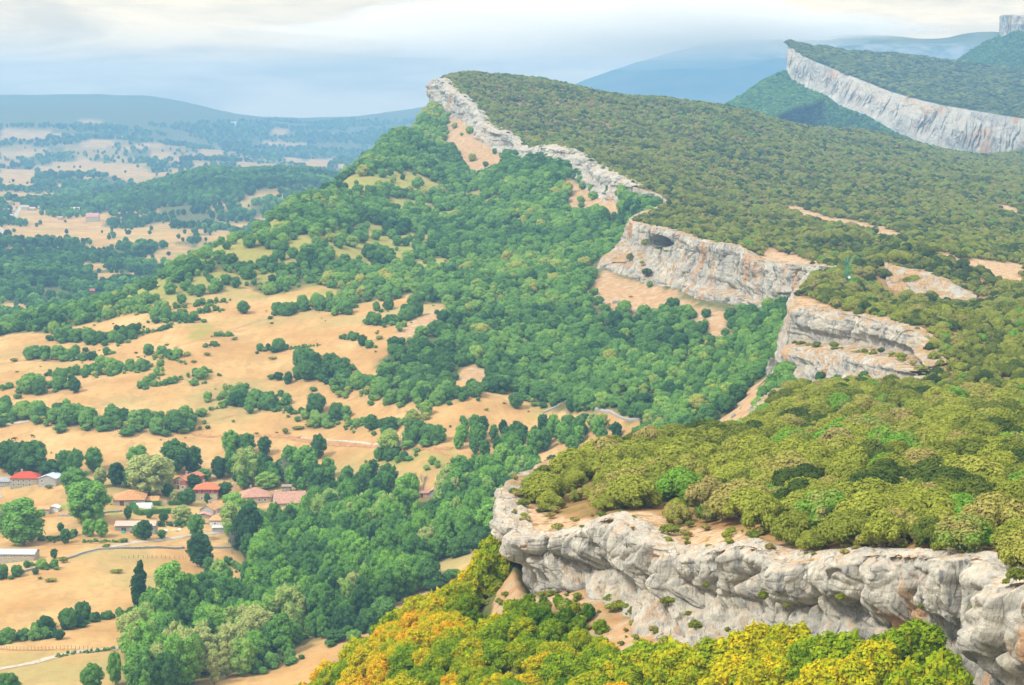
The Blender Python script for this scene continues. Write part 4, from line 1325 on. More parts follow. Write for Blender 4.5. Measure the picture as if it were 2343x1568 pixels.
# ------------------------------------------------------------------ yellowing trees on the near slope
def plant_autumn():
    X, Y = sites(-80, 90, 150, 360, 3.3, .42)
    inp = inside(plateau_poly, X, Y)
    foot = P3(*np.array(FOOT1, float).T)[:, :2]
    df = dist_poly(foot, X, Y)
    z = ground_z(X, Y)
    spur = P3(*np.array([(1182, 1275, 322), (1170, 1325, 322), (1000, 1425, 330), (830, 1535, 324), (640, 1660, 316), (300, 1800, 300)], float).T)
    ys = np.interp(X, spur[::-1, 0], spur[::-1, 1])
    dl = dist_poly(rim_xy[:20], X, Y)
    gap = inside(P3(*np.array([(1200, 1300, 300), (1215, 1360, 292), (1160, 1420, 290), (1130, 1400, 300)], float).T)[:, :2], X, Y)
    thin = (df < 5) & (Y < 262) & (rng.random(len(X)) < .3)
    k = (~inp) & (dl > 4.5) & (df > 1.6) & ((Y < ys + 9) | ((X > -14) & (Y < 352))) & ~gap & ~thin
    # keep only the outer side of the foot line
    tx = np.interp(Y, foot[::-1, 1][np.argsort(foot[::-1, 1])] if False else np.sort(foot[:, 1]), foot[np.argsort(foot[:, 1]), 0])
    k &= (X < tx + 1)
    X, Y = X[k], Y[k]
    n = len(X)
    h = rng.uniform(3.2, 5.4, n) * (1 + .25 * smooth(265, 225, Y))
    P = np.stack([X, Y, ground_z(X, Y) - .12 * h], -1)
    dfk = dist_poly(foot, X, Y)
    h = h * (0.45 + 0.55 * smooth(2, 10, dfk))
    t = np.clip(.40 + .17 * fbm(X / 9, Y / 9, octaves=2, seed=85) + rng.normal(0, .12, n) - .3 * ((dfk < 9) & (Y > 265)) + .06 * smooth(10, -12, X), 0, .74)
    w = rng.uniform(.85, 1.15, n)
    vis = in_frame(P, 60)
    order = np.argsort(-np.where(vis, h / Y, 0)); own = order[:284]
    own = [i for i in own if vis[i]]
    rest = np.setdiff1d(np.arange(n), own)
    for i in own:
        tone = "green" if t[i] < .3 else "yellow green" if t[i] < .55 else "golden yellow" if t[i] < .9 else "rust orange"
        uu, vv = project(P[i])
        where = "close under the nearest cliff" if dfk[i] < 10 else ("on the left crest of the yellow slope" if uu < 1050 else "in the middle of the yellow slope" if uu < 1400 else "low on the right of the yellow slope")
        tone = ("small " if h[i] < 3.8 else "large ") + tone
        put_tree('autumn', 'autumn_tree', P[i], h[i], w[i], t[i], f"{tone} leafy tree {where}", "tree", f"{tone} trees {where}")
    if len(rest):
        put_mass('autumn', 'autumn_wood', P[rest], h[rest], w[rest], t[rest], "mixed green and yellow trees on the near slope outside the main group")
    print("autumn", n, len(own))


plant_autumn()


def plant_rim_scrub():
    X, Y = sites(-10, 110, 170, 430, 1.5, .45)
    dr = dist_poly(rim_xy, X, Y)
    b = PBARE(X, Y)
    k = inside(plateau_poly, X, Y) & (dr > .4) & (dr < 9) & (rng.random(len(X)) < np.where(b > .6, .10, .5) * np.where(dr < 1.5, .5, 1))
    X, Y = X[k], Y[k]; n = len(X)
    h = rng.uniform(.35, 1.3, n) * np.where(rng.random(n) < .2, 1.6, 1)
    put_mass('shrub', 'rim_scrub', np.stack([X, Y, plateau_z(X, Y)], -1), h, rng.uniform(.9, 1.8, n), np.where(rng.random(n) < .45, .9, rng.uniform(.2, .7, n)), "low brown and olive scrub growing along the top of the nearest cliff")
    # scrub and grass on the warm slope under the near cliff
    X, Y = sites(-10, 60, 175, 330, 1.6, .45)
    foot = P3(*np.array(FOOT1, float).T)[:, :2]
    df = dist_poly(foot, X, Y)
    k = ~inside(plateau_poly, X, Y) & (df < 7) & (rng.random(len(X)) < .35)
    X, Y = X[k], Y[k]; n = len(X)
    put_mass('shrub', 'foot_scrub', np.stack([X, Y, ground_z(X, Y)], -1), rng.uniform(.3, 1.4, n), rng.uniform(.9, 1.5, n), rng.uniform(.3, .95, n), "small bushes and dry tufts along the foot of the nearest cliff")
    # rough tufts scattered over the slope fields
    X, Y = sites(-330, 60, 580, 1300, 7, .48)
    R = COVER_R(X, Y)
    k = (R > .6) & (fbm(X / 30, Y / 30, octaves=2, seed=29) > .25) & (rng.random(len(X)) < .22) & (Y > 900)
    X, Y = X[k], Y[k]; n = len(X)
    put_mass('shrub', 'field_tufts', np.stack([X, Y, ground_z(X, Y)], -1), rng.uniform(.3, 1.1, n), rng.uniform(1, 2.2, n), rng.uniform(.3, .95, n), "scattered dry tufts and low brambles on the straw slope")


plant_rim_scrub()

AUT = [(1635, 1477, 214, .42), (1736, 1448, 206, .52), (1805, 1445, 203, .48), (1860, 1480, 196, .22), (1919, 1462, 192, .3), (2000, 1488, 188, .45), (2081, 1436, 186, .27), (2130, 1510, 180, .35), (1690, 1510, 200, .55), (1560, 1490, 220, .42), (1960, 1520, 184, .5), (1770, 1515, 194, .5), (1490, 1480, 232, .35), (1880, 1535, 182, .55)]
for i, (u, v, d, tnt) in enumerate(AUT):
    best = None
    for dd in np.arange(252, 172, -1.0):
        q = P3(u, v, dd)
        g = float(ground_z(q[0], q[1])); hh = q[2] - g
        out_ = not inside(plateau_poly, q[0:1], q[1:2])[0] and dist_poly(rim_xy, q[0:1], q[1:2])[0] > 6
        if out_ and hh > 0 and (best is None or abs(hh - 7.0) < abs(best[1] - 7.0)): best = (q, hh, g)
    q, hh, g = best
    tone = "green" if tnt < .38 else "yellow green" if tnt < .56 else "golden yellow"
    put_tree('autumn', 'autumn_tree', (q[0], q[1], g - .02 * hh), hh * 1.05, min(1.1, 7.0 / hh), tnt, f"large {tone} tree in the bottom row before the near cliff, " + ("right part" if u > 1850 else "middle part"), "tree", f"large {tone} trees in the bottom row, " + ("right" if u > 1850 else "middle"))

for (u, v, hw, tnt, lab) in [(1132, 1232, 6.0, .35, "green tree tucked under the tip of the nearest cliff"), (1112, 1262, 6.0, .5, "yellow green tree just left of the cliff tip"), (1150, 1252, 6.0, .25, "darker tree directly below the cliff tip"), (1095, 1290, 5.5, .6, "golden tree left of the cliff tip, lower")]:
    best = None
    for dd in np.arange(312, 350, 1.0):
        q = P3(u, v, dd); g = float(ground_z(q[0], q[1])); hh = q[2] - g
        if hh > 0 and not inside(plateau_poly, q[0:1], q[1:2])[0] and (best is None or abs(hh - hw) < abs(best[1] - hw)): best = (q, hh, g)
    q, hh, g = best
    put_tree('autumn', 'autumn_tree', (q[0], q[1], g - .02 * hh), hh, min(1.1, 6.5 / hh), tnt, lab, "tree")


def plant_ledges():
    r = np.random.default_rng(5)
    A = P3(*np.array(LIP2, float).T); B = P3(*np.array(FOOT2, float).T)
    n = 70
    s = r.uniform(.02, .95, n); f = np.where(r.random(n) < .55, r.uniform(.56, .7, n), r.uniform(.9, 1.1, n))
    a = catmull(A, 200)[0][(s * 199).astype(int)]; b_ = catmull(B, 200)[0][(s * 199).astype(int)]
    P = a * (1 - f[:, None]) + b_ * f[:, None]
    P[:, 0] -= 1.6; P[:, 1] -= .6
    put_mass('shrub', 'ledge_scrub', P, r.uniform(.7, 2.2, n), r.uniform(.9, 1.6, n), r.uniform(.1, .95, n), "small bushes and dry tufts on the ledge and foot of the two tiered cliff")


plant_ledges()


# ------------------------------------------------------------------ single trees, hedgerows and the riverside wood
def hedge_desc(h): return "low" if h < 40 else "bushy" if h < 85 else "tall"


# (base line on the enlarged view, tree height there, tint, where it stands)
def L4(pts): return [c4(*p) for p in pts]
def L5(pts): return [c5(*p) for p in pts]


HEDGES = [
    (L4([(-40, 1240), (200, 1240), (420, 1252), (620, 1288), (900, 1305), (1330, 1290)]), 150, .45, "in the long curved hedgerow above the village", 2),
    (L4([(0, 1035), (110, 1010)]), 60, .6, "at the left edge behind the long hedgerow", 1), (L4([(150, 1050), (300, 1062), (450, 1030)]), 125, .5, "beside the lone round tree on the straw slope", 2),
    (L4([(350, 945), (600, 930), (800, 925), (1000, 900)]), 75, .5, "in the hedge running right from the lone round tree", 2), (L4([(640, 915), (780, 905), (860, 900)]), 120, .6, "rising out of the hedge near the lone round tree", 1),
    (L4([(200, 820), (330, 826), (480, 830)]), 100, .45, "in the upper left hedge of the slope", 2), (L4([(490, 832), (620, 826), (740, 800)]), 62, .3, "in the low part of the upper left hedge", 1),
    (L4([(430, 705), (600, 722), (760, 715), (900, 698)]), 110, .35, "in the dark clump at the left end of the slope", 2), (L4([(340, 655), (480, 645)]), 95, .8, "at the upper left corner of the straw slope", 1),
    (L4([(790, 640), (940, 622)]), 48, .3, "in the short row above the dark clump", 1), (L4([(920, 662), (1050, 645), (1160, 612)]), 38, .45, "in the thin curved row above the dark clump", 1),
    (L4([(1040, 558), (1180, 575), (1330, 575)]), 100, .4, "in the fan shaped clump high on the slope", 2), (L4([(1080, 500), (1190, 490)]), 90, .6, "behind the fan shaped clump", 1),
    (L4([(1330, 465), (1530, 440)]), 50, .4, "in the two small rows near the olive grass band", 1), (L4([(1355, 515), (1480, 495)]), 48, .4, "in the lower of the two small rows", 1),
    (L4([(1870, 490), (1960, 520), (2060, 500)]), 100, .35, "in the grove at the upper right of the slope", 1), (L4([(2060, 480), (2180, 478), (2343, 490)]), 115, .4, "in the tall grove below the oak wood", 1),
    (L4([(1470, 672), (1580, 664)]), 40, .7, "in a small tuft in the middle of the slope", 1), (L4([(1410, 742), (1470, 735)]), 48, .3, "by the dark scrub patch mid slope", 1),
    (L4([(1765, 778), (1870, 770)]), 95, .35, "in the isolated clump right of mid slope", 1), (L4([(1880, 768), (2010, 755), (2150, 738)]), 28, .5, "in the low dark line right of mid slope", 1),
    (L4([(1060, 800), (1140, 815), (1210, 822)]), 80, .55, "in the hooked hedge mid slope", 1), (L4([(1100, 870), (1110, 850)]), 42, .7, "at the foot of the hooked hedge", 1), (L4([(1205, 840), (1270, 862)]), 22, .5, "at the tail of the hooked hedge", 1),
    (L4([(1000, 1010), (1040, 950), (1100, 915)]), 58, .7, "in the upright of the L shaped hedge", 1), (L4([(960, 1027), (1130, 1000), (1280, 962)]), 55, .4, "in the foot of the L shaped hedge", 1),
    (L4([(1315, 960), (1430, 950)]), 88, .6, "in the round clump right of the L shaped hedge", 1), (L4([(1330, 1002), (1400, 990)]), 28, .5, "under the round clump", 1), (L4([(1490, 940), (1495, 938)]), 22, .4, "just right of the round clump", 1),
    (L4([(1430, 1112), (1520, 1105)]), 70, .7, "at the left end of the big middle clump", 1), (L4([(1545, 1045), (1690, 1025)]), 55, .8, "behind the big middle clump", 1), (L4([(1580, 1110), (1700, 1150), (1850, 1150)]), 125, .35, "in the big middle clump", 2),
    (L4([(1430, 1177), (1570, 1140)]), 40, .55, "in front of the big middle clump", 1), (L4([(1860, 1092), (1910, 1080)]), 50, .4, "right of the big middle clump", 1), (L4([(1925, 1140), (1950, 1140)]), 80, .4, "standing by the big middle clump", 1),
    (L4([(1910, 985), (2060, 995)]), 145, .15, "in the very dark grove under the wood", 1), (L4([(2090, 935), (2200, 950), (2343, 975)]), 190, .25, "in the tallest dark grove under the wood", 2),
    (L4([(1850, 1172), (1980, 1190), (2110, 1200)]), 50, .3, "in the hedge leading right from the middle clump", 1), (L4([(2070, 1245), (2160, 1280), (2250, 1300)]), 95, .7, "in the light green row right of the hedge", 1),
    (L5([(90, 1240), (200, 1240)]), 105, .35, "in the pair above the brown track", 1), (L5([(190, 1275), (330, 1272)]), 62, .6, "in the low row above the brown track", 1), (L5([(400, 1300), (460, 1290), (520, 1290)]), 140, .2, "in the dark clump left of the bright trees", 1),
    (L5([(530, 1270), (600, 1280)]), 70, .55, "between the dark clump and the bright trees", 1), (L5([(640, 1250), (720, 1245), (790, 1225)]), 110, .93, "in the bright green row above the round tree", 1), (L5([(640, 1360), (720, 1390), (820, 1395)]), 140, .25, "in the dark group right of the round tree", 2),
    (L5([(980, 1260), (1060, 1262)]), 105, .4, "at the left corner of the middle wood", 1), (L5([(160, 1000), (330, 1045), (480, 1090), (650, 1120), (830, 1135)]), 120, .55, "in the thick hedge between the two straw fields", 2),
    (L5([(860, 1060), (950, 1110), (1060, 1090), (1140, 1050)]), 125, .3, "in the rounded grove at the end of the thick hedge", 2), (L5([(1200, 1050), (1350, 1060), (1500, 1085), (1690, 1110)]), 120, .35, "along the lower border of the oak wood", 2),
    (L5([(1720, 1290), (1870, 1300)]), 105, .25, "in the dark round group below the straw strip", 1), (L5([(2180, 1310), (2343, 1330)]), 80, .5, "at the mouth of the ravine", 1), (L5([(560, 940), (640, 960)]), 70, .5, "beside the small enclosed field", 1),
    (L5([(100, 520), (190, 515)]), 95, .5, "on the upper border of the slope", 1), (L5([(410, 500), (520, 480)]), 80, .3, "between two small straw fields", 1), (L5([(410, 600), (540, 580), (690, 530)]), 100, .3, "in the grove between the small fields", 2),
    (L5([(180, 700), (270, 700)]), 70, .3, "by the scrub patch at the wood edge", 1), (L5([(310, 740), (370, 735)]), 90, .4, "in the open wood edge", 1), (L5([(530, 830), (620, 830)]), 120, .3, "in the dark clump above the small enclosed field", 1),
    (L4([(830, 500), (1000, 490)]), 80, .6, "at the crest end of the straw slope", 1), (L4([(800, 520), (1020, 515)]), 60, .8, "along the crest end of the straw slope", 1),
    (L4([(1640, 250), (1800, 230), (1900, 215)]), 80, .4, "above the olive grass band", 1), (L5([(0, 480), (120, 500)]), 60, .45, "on the right border of the slope", 1),
    ([c1(-20, 930), c1(110, 925)], 105, .2, "in front of the long grey roofed barn", 1, 'c'), ([c1(190, 870), c1(300, 865)], 66, .5, "right of the long grey roofed barn", 1, 'c'), ([c1(0, 1320), c1(100, 1300), c1(260, 1290)], 95, .3, "in the dark hedge at the lower left", 2, 'c'),
    ([c1(280, 1250), c1(480, 1200)], 170, .15, "in the big dark clump at the lower left", 2, 'c'), ([c1(520, 1190), c1(740, 1165), c1(900, 1150)], 65, .3, "in the low hedge beside the dark poplar", 2, 'c'), ([c1(240, 700), c1(340, 705), c1(480, 665)], 45, .35, "in the garden hedge left of the long barn", 1, 'c'),
    ([c1(490, 715), c1(600, 712), c1(740, 715)], 26, .5, "in the low hedge below the long barn", 1, 'c'), ([c1(0, 650), c1(10, 505)], 30, .4, "at the far left garden", 1, 'c'), ([c1(930, 620), c1(1110, 610)], 36, .2, "in the hedge right of the long barn", 1, 'c'),
    ([c1(330, 1400), c1(560, 1370), c1(720, 1350)], 26, .5, "beside the white lane at the lower left", 1, 'c'), ([c1(1350, 830), c1(1420, 870), c1(1470, 895)], 40, .5, "on the bank beside the riverside wood", 1, 'c'), ([c1(1490, 870), c1(1560, 880)], 90, .5, "at the left border of the riverside wood", 1, 'c'),
    ([c1(1440, 1500), c1(1560, 1480), c1(1700, 1440)], 110, .45, "in the lower border of the riverside wood", 2, 'c'), ([c2(510, 220), c2(620, 215), c2(720, 215)], 80, .4, "around the bright round tree", 1, 'c'), ([c2(860, 260), c2(900, 255)], 80, .5, "alone on the green patch above the village", 1, 'c'),
    ([c2(1000, 270), c2(1040, 285)], 50, .5, "right of the green patch above the village", 1, 'c'), ([c2(1120, 830), c2(1250, 770)], 45, .3, "at the top of the strip field under the cliff tip", 1, 'c'), ([c2(880, 800), c2(1000, 790), c2(1150, 745), c2(1290, 690)], 140, .25, "in the dark row above the strip field", 2, 'c'),
    ([c2(780, 1010), c2(840, 990)], 190, .15, "at the left end of the strip field", 1, 'c'), ([c2(700, 1040), c2(600, 1060), c2(480, 1080)], 70, .3, "between the strip field and the yellow trees", 1, 'c'), ([c2(240, 1270), c2(440, 1255)], 200, .15, "in the rounded group by the lower strip field", 2, 'c'),
]
S_TREES = [  # (base u,v on view c1, height there, width ratio, tint, kind, label)
    (140, 735, 275, 1.15, .62, 'valley', "large bushy green tree standing alone at the far left of the village"), (530, 600, 250, 1.3, .66, 'valley', "largest light green tree, left of the big orange roofed barn"),
    (450, 440, 170, 1.2, .55, 'valley', "green tree behind the largest tree, right of the red roofed farmhouse"), (600, 385, 115, .9, .97, 'valley', "pale greyish tree just right of the farmhouse group"),
    (535, 680, 105, 1.0, .72, 'valley', "left small tree of the pair under the largest tree"), (610, 682, 108, 1.0, .7, 'valley', "right small tree of the pair under the largest tree"),
    (390, 722, 88, .9, .3, 'valley', "small round dark tree on the meadow between two large trees"), (365, 655, 60, .8, .25, 'valley', "small pointed dark tree behind the round dark one"),
    (825, 1105, 305, .98, .04, 'poplar', "tall narrow dark poplar standing in the straw field"), (890, 432, 240, 1.25, .99, 'valley', "big pale yellow green tree with a light trunk above the garden"),
    (990, 380, 170, .95, .98, 'valley', "thin brownish tree beside the pale yellow green one"), (40, 290, 180, 1.2, .2, 'valley', "dark tree at the left edge behind the farmhouse"), (125, 298, 185, 1.1, .22, 'valley', "tall dark tree directly behind the red roofed farmhouse"),
    (205, 300, 190, 1.0, .35, 'valley', "tall dark tree behind the metal roofed barn"), (300, 335, 115, 1.3, .15, 'valley', "dark tree right of the metal roofed barn"), (395, 322, 160, .9, .4, 'valley', "green tree in the row right of the farmhouse"),
    (445, 325, 165, .8, .45, 'valley', "second green tree in the row right of the farmhouse"), (560, 290, 140, 1.1, .5, 'valley', "green tree behind the largest tree at the field edge"), (700, 380, 140, 1.1, .05, 'valley', "very dark round tree behind the big orange roof"),
    (770, 392, 115, .9, .35, 'valley', "blue grey round tree left of the pale yellow green tree"), (830, 260, 125, 1.3, .6, 'valley', "light green spreading tree behind the pale yellow green one"), (1050, 300, 195, 1.2, .3, 'valley', "tall broad green tree behind the cream house"),
    (1160, 305, 165, .85, .18, 'valley', "dark blue green conical tree behind the cream house"), (1160, 402, 95, 1.3, .08, 'valley', "dark round tree beside the cream house"), (1040, 470, 60, 1.1, .95, 'valley', "small yellowish bush tree below the cream house"),
    (1000, 440, 75, 1.4, .25, 'valley', "dark tree in front of the cream house"), (1130, 492, 100, 1.1, .35, 'valley', "green round tree left of the red house"), (1090, 480, 70, 1.2, .3, 'valley', "green tree at the gate of the hedged lawn"), (1215, 345, 70, 1.6, .5, 'valley', "green tree behind the red house"),
    (1345, 440, 85, 1.5, .2, 'valley', "dark tree right of the red house"), (1310, 330, 125, 1.2, .08, 'valley', "very dark tree up the slope from the red house"), (1375, 200, 155, .9, .68, 'valley', "bright green tree at the top of the upper grove"),
    (1470, 190, 125, 1.2, .35, 'valley', "green tree in the middle of the upper grove"), (1575, 195, 115, 1.1, .2, 'valley', "dark round tree at the right of the upper grove"), (1460, 385, 235, .9, .9, 'valley', "tall pale thin tree above the village street"), (1380, 320, 150, .9, .45, 'valley', "green tree left of the tall pale thin tree"),
    (1560, 340, 160, .8, .4, 'valley', "green tree right of the tall pale thin tree"), (1600, 395, 100, 1.7, .85, 'valley', "bright green round tree behind the brown roofed house"), (1740, 330, 190, .85, .55, 'valley', "tall green tree above the long pink roof"),
    (1830, 345, 210, .9, .6, 'valley', "tallest green tree above the long pink roof"), (1900, 215, 145, .85, .25, 'valley', "single dark tree on the brown field border"), (1790, 400, 60, 1.6, .3, 'valley', "dark round tree right of the stone ruin"),
    (1400, 570, 150, 1.2, .82, 'valley', "light green tree in front of the brown roofed house"), (1470, 790, 300, .75, .06, 'valley', "tall very dark tree at the edge of the riverside wood"), (1170, 690, 145, .9, .5, 'valley', "green tree on the lane above the dark round tree"),
    (1200, 862, 200, 1.0, .1, 'valley', "dark round tree alone in the straw field below the houses"), (1245, 905, 100, .9, .4, 'valley', "small green tree in front of the lone dark round tree"), (765, 580, 85, .75, .4, 'valley', "slim green tree left of the hedged lawn"),
    (868, 700, 118, 1.0, .12, 'valley', "dark green round tree in front of the long barn"), (820, 690, 80, .8, .6, 'valley', "olive small tree beside the dark round one at the long barn"), (970, 690, 52, 1.5, .45, 'valley', "low bushy green tree right of the long barn"),
    (975, 590, 55, 1.2, .2, 'valley', "dark small tree below the clipped hedge"), (1085, 600, 105, 1.4, .96, 'valley', "brownish broad tree right of the hedged lawn"), (890, 570, 50, 1.1, .4, 'valley', "small tree at the corner of the clipped hedge"), (1240, 480, 60, .9, .2, 'valley', "dark conifer in front of the red house"),
    (1040, 1172, 335, .78, .72, 'valley', "tall bright green tree right of the dark poplar"), (1150, 1165, 260, .75, .6, 'valley', "light green tree behind the tall bright one"), (1225, 1165, 265, .7, .22, 'valley', "dark tree right of the tall bright one"), (1095, 1235, 205, 1.25, .35, 'poplar', "slim green poplar in front of the tall bright tree"),
    (955, 1245, 180, .95, .62, 'valley', "green tree left of the slim green poplar"), (790, 1400, 265, .8, .97, 'valley', "thin yellow brown tree by the lane end"), (850, 1420, 200, .7, .93, 'valley', "brownish tree just right of the lane end"), (930, 1590, 240, .8, .95, 'valley', "yellow green tree at the bottom of the picture"),
    (1040, 1590, 330, .6, .7, 'valley', "tall light green tree at the bottom beside the yellow green one"), (690, 1570, 200, .5, .6, 'valley', "slim ragged green tree in the lower field"), (545, 1620, 180, .95, .5, 'valley', "green tree cut by the bottom edge in the lower field"), (55, 1640, 150, 1.0, .4, 'valley', "green tree in the bottom left corner"),
    (1265, 1420, 260, 1.1, .15, 'poplar', "dark narrow tree at the left of the riverside wood"), (1160, 1420, 210, .9, .1, 'valley', "dark tree low at the left of the riverside wood"), (320, 812, 62, 1.0, .2, 'valley', "small dark tree above the stone wall"), (375, 835, 38, 1.4, .5, 'shrub', "low round bush at the end of the stone wall"),
    (640, 748, 26, 2.0, .3, 'shrub', "small dark bush on the stone wall"), (700, 896, 26, 2.6, .5, 'shrub', "low green bush in the middle of the straw field"), (300, 950, 28, 2.4, .8, 'shrub', "dry tuft in the left straw field"), (240, 935, 18, 1.6, .3, 'shrub', "small dark tuft left of the dry one"), (740, 715, 30, 1.6, .4, 'shrub', "small bush below the long barn"),
    (1386, 785, 175, .75, 0, 'bare', "bare grey twiggy tree beside the riverside wood"), (1700, 372, 200, .8, 0, 'bare', "bare brownish tree in the grove above the village"), (2460, 420, 165, .9, 0, 'bare', "left bare grey tree behind the riverside wood"), (2530, 425, 150, .9, 0, 'bare', "right bare grey tree behind the riverside wood"), (2395, 430, 130, .8, 0, 'bare', "smallest of the bare grey trees behind the riverside wood"),
    (2325, 170, 130, 1.15, .93, 'valley', "bright green ball shaped tree on the brown track"), (2280, 230, 95, .8, .35, 'valley', "blue green tree below the bright ball shaped one"), (290, 395, 30, 1.3, .3, 'shrub', "low bushes in front of the metal roofed barn"), (460, 525, 40, 1.2, .3, 'shrub', "bush by the white shed"),
]
S4 = [(510, 1057, 98, .95, .05, 'hill', "lone dark round tree with a short trunk on the straw slope"), (1657, 517, 82, 1.1, .35, 'hill', "lone spreading oak high on the straw slope"), (1240, 452, 66, 1.1, .35, 'hill', "small tree above the fan shaped clump"), (1700, 1200, 92, .8, .5, 'hill', "light small tree in front of the big middle clump"),
      (2150, 1195, 135, 1.0, .15, 'hill', "dark oak with a bare foot on the lower slope"), (2290, 1245, 120, .9, .25, 'hill', "dark green oak right of the one with a bare foot"), (1240, 1337, 46, 1.2, .3, 'shrub', "round bush under the end of the long curved hedgerow"), (1360, 1310, 32, .8, .3, 'shrub', "small upright bush right of the long curved hedgerow"),
      (1943, 1337, 46, 1.0, .4, 'shrub', "round bush alone above the brown track"), (2030, 1308, 30, 2.2, .5, 'shrub', "low bush pair above the brown track"), (95, 845, 28, 1.6, .4, 'shrub', "small bush at the left end of the upper hedge"), (120, 1060, 26, 2.0, .4, 'shrub', "low bush left of the round clump"), (1590, 1258, 20, 1.4, .4, 'shrub', "tiny bush below the middle clump"),
      (1600, 695, 22, 2.0, .5, 'shrub', "dry tuft in the middle of the slope"), (1320, 850, 16, 2.4, .3, 'shrub', "small dark tuft below the hooked hedge"), (1410, 805, 26, 1.7, .4, 'shrub', "grey tuft below the dark scrub patch"), (1855, 830, 24, 2.0, .7, 'shrub', "yellowish tuft under the isolated clump")]
S5 = [(1355, 1162, 102, 1.0, .3, 'hill', "ragged dark oak alone in the pale field below the wood"), (490, 1460, 140, 1.1, .9, 'hill', "bright green globe shaped tree on the track"), (1940, 1292, 92, 1.0, .97, 'hill', "pale yellow green tree on the straw strip"), (1995, 1308, 38, 1.3, .2, 'hill', "small dark tree right of the pale yellow green one"),
      (2260, 1290, 95, 1.0, .95, 'hill', "bright yellow green tree at the ravine mouth"), (150, 480, 60, .9, .5, 'hill', "tree on the upper edge of the small straw fields"), (190, 518, 95, 1.1, .5, 'hill', "broad tree at the left of the small straw fields"), (560, 640, 65, .9, .8, 'hill', "light green small tree on the scrubby slope"),
      (1240, 1050, 105, 1.2, .15, 'hill', "dark broad tree at the foot of the oak wood"), (590, 940, 75, 1.0, .4, 'hill', "small tree beside the enclosed field"), (1600, 1270, 60, .9, .5, 'hill', "small tree under the olive patch"), (1690, 1270, 60, .9, .4, 'hill', "second small tree under the olive patch")]

BIG = []      # (priority, kind, name, P, h, wide, tint, label, cat, group)


def plan_singles():
    for view, f, lst, sc in (('c1', c1, S_TREES, .3827), ('c4', c4, S4, .3357), ('c5', c5, S5, .3357)):
        pts = [f(t[0], t[1]) for t in lst]
        P = to_ground(pts)
        for p, t in zip(P, lst):
            h = t[2] * sc * p[1] / FOC
            kind = t[5]
            name = {'valley': 'valley_tree', 'poplar': 'poplar_tree', 'hill': 'field_tree', 'shrub': 'bush', 'bare': 'bare_tree'}[kind]
            cat = 'bush' if kind == 'shrub' else 'tree'
            base = {'valley': 1.1, 'poplar': 1.0, 'hill': 1.1, 'shrub': .9, 'bare': 1.0}[kind]
            var = 0 if 'lone dark round tree with' in t[6] else None
            put_tree(kind, name, p, h * 1.03, t[3] * base, t[4], t[6], cat, None, sink=.03 * h, variant=var)


plan_singles()


def plan_hedges():
    cand, under = [], []
    for H in HEDGES:
        pts, hp, tint, where, thick = H[:5]
        sc = .3827 if len(H) > 5 else .3357
        P = to_ground(pts)
        hm = hp * sc * P[:, 1].mean() / FOC
        step_ = max(hm * .55, 1.3)
        seg = np.linalg.norm(np.diff(P[:, :2], axis=0), axis=1)
        tot = seg.sum()
        if tot > 400: continue
        n = max(1, int(tot / step_))
        s = np.concatenate([[0], np.cumsum(seg)])
        for row in range(thick):
            for k in range(n + 1):
                q = min(tot, (k + rng.uniform(-.3, .3)) * tot / n)
                x = np.interp(q, s, P[:, 0]); y = np.interp(q, s, P[:, 1])
                x += rng.normal(0, .25) * hm; y += rng.normal(0, .3) * hm + row * hm * .5
                h = hm * rng.uniform(.5, 1.08) * (1 if row == 0 else .9)
                cand.append((h / y, x, y, h, rng.uniform(.8, 1.15), float(np.clip(tint + rng.normal(0, .15), 0, 1)), where, hm, row))
                for _ in range(2):
                    under.append((x + rng.normal(0, .5) * hm, y + rng.normal(0, .5) * hm, hm * rng.uniform(.12, .38), rng.uniform(1.1, 2.2), float(np.clip(tint + rng.normal(.1, .25), 0, 1))))
    cand.sort(key=lambda c: -c[0])
    X = np.array([c[1] for c in cand]); Y = np.array([c[2] for c in cand])
    Z = ground_z(X, Y)
    rest = []
    for i, c in enumerate(cand):
        p = (c[1], c[2], float(Z[i]) - .1 * c[3])
        if i < 298:
            tone = "dark green" if c[5] < .25 else "green" if c[5] < .65 else "light green"
            where = "low " if c[3] < 2.6 else "tall " if c[3] > 5.5 else ""
            put_tree('hill', 'hedgerow_tree', p, c[3], c[4], c[5], f"{tone} {where}tree {c[6]}", "tree", f"{where}{tone} trees {c[6]}")
        else:
            rest.append((p, c[3], c[4], c[5]))
    put_mass('hill', 'hedge_growth', np.array([r[0] for r in rest]), np.array([r[1] for r in rest]), np.array([r[2] for r in rest]), np.array([r[3] for r in rest]), "small bushes and undergrowth filling the field hedges")
    U = np.array(under)
    rest_xy = np.stack([U[:, 0], U[:, 1], ground_z(U[:, 0], U[:, 1]) - .05], -1)
    put_mass('hill', 'hedge_undergrowth', rest_xy, U[:, 2] + .25, U[:, 3], U[:, 4], "brambles and long grass along the foot of the hedges")
    print("hedge", len(cand))


plan_hedges()

UPW = [c1(1300, 330), c1(1700, 300), c1(2055, 310), c2(200, 340), c2(480, 310), c2(640, 420), c2(880, 440), c2(1000, 400), c2(1250, 340), c2(1340, 330), c2(1290, 560), c2(700, 560), c2(300, 500), c2(0, 470), c1(1900, 440), c1(1660, 400), c1(1400, 400)]
MIDW = [c5(950, 1430), c5(1000, 1320), c5(1500, 1320), c5(1580, 1350), c5(1900, 1325), c5(2150, 1330), c5(1900, 1440), c5(1560, 1480), c5(1500, 1490), c5(960, 1500)]
MIDW2 = [c2(1080, 330), c2(1180, 240), c2(1330, 250), c2(1500, 290), c2(1400, 340), c2(1250, 350)]
ROWW = [c1(-60, 300), c1(260, 310), c1(480, 335), c1(650, 390), c1(400, 345), c1(240, 330), c1(-60, 315)]


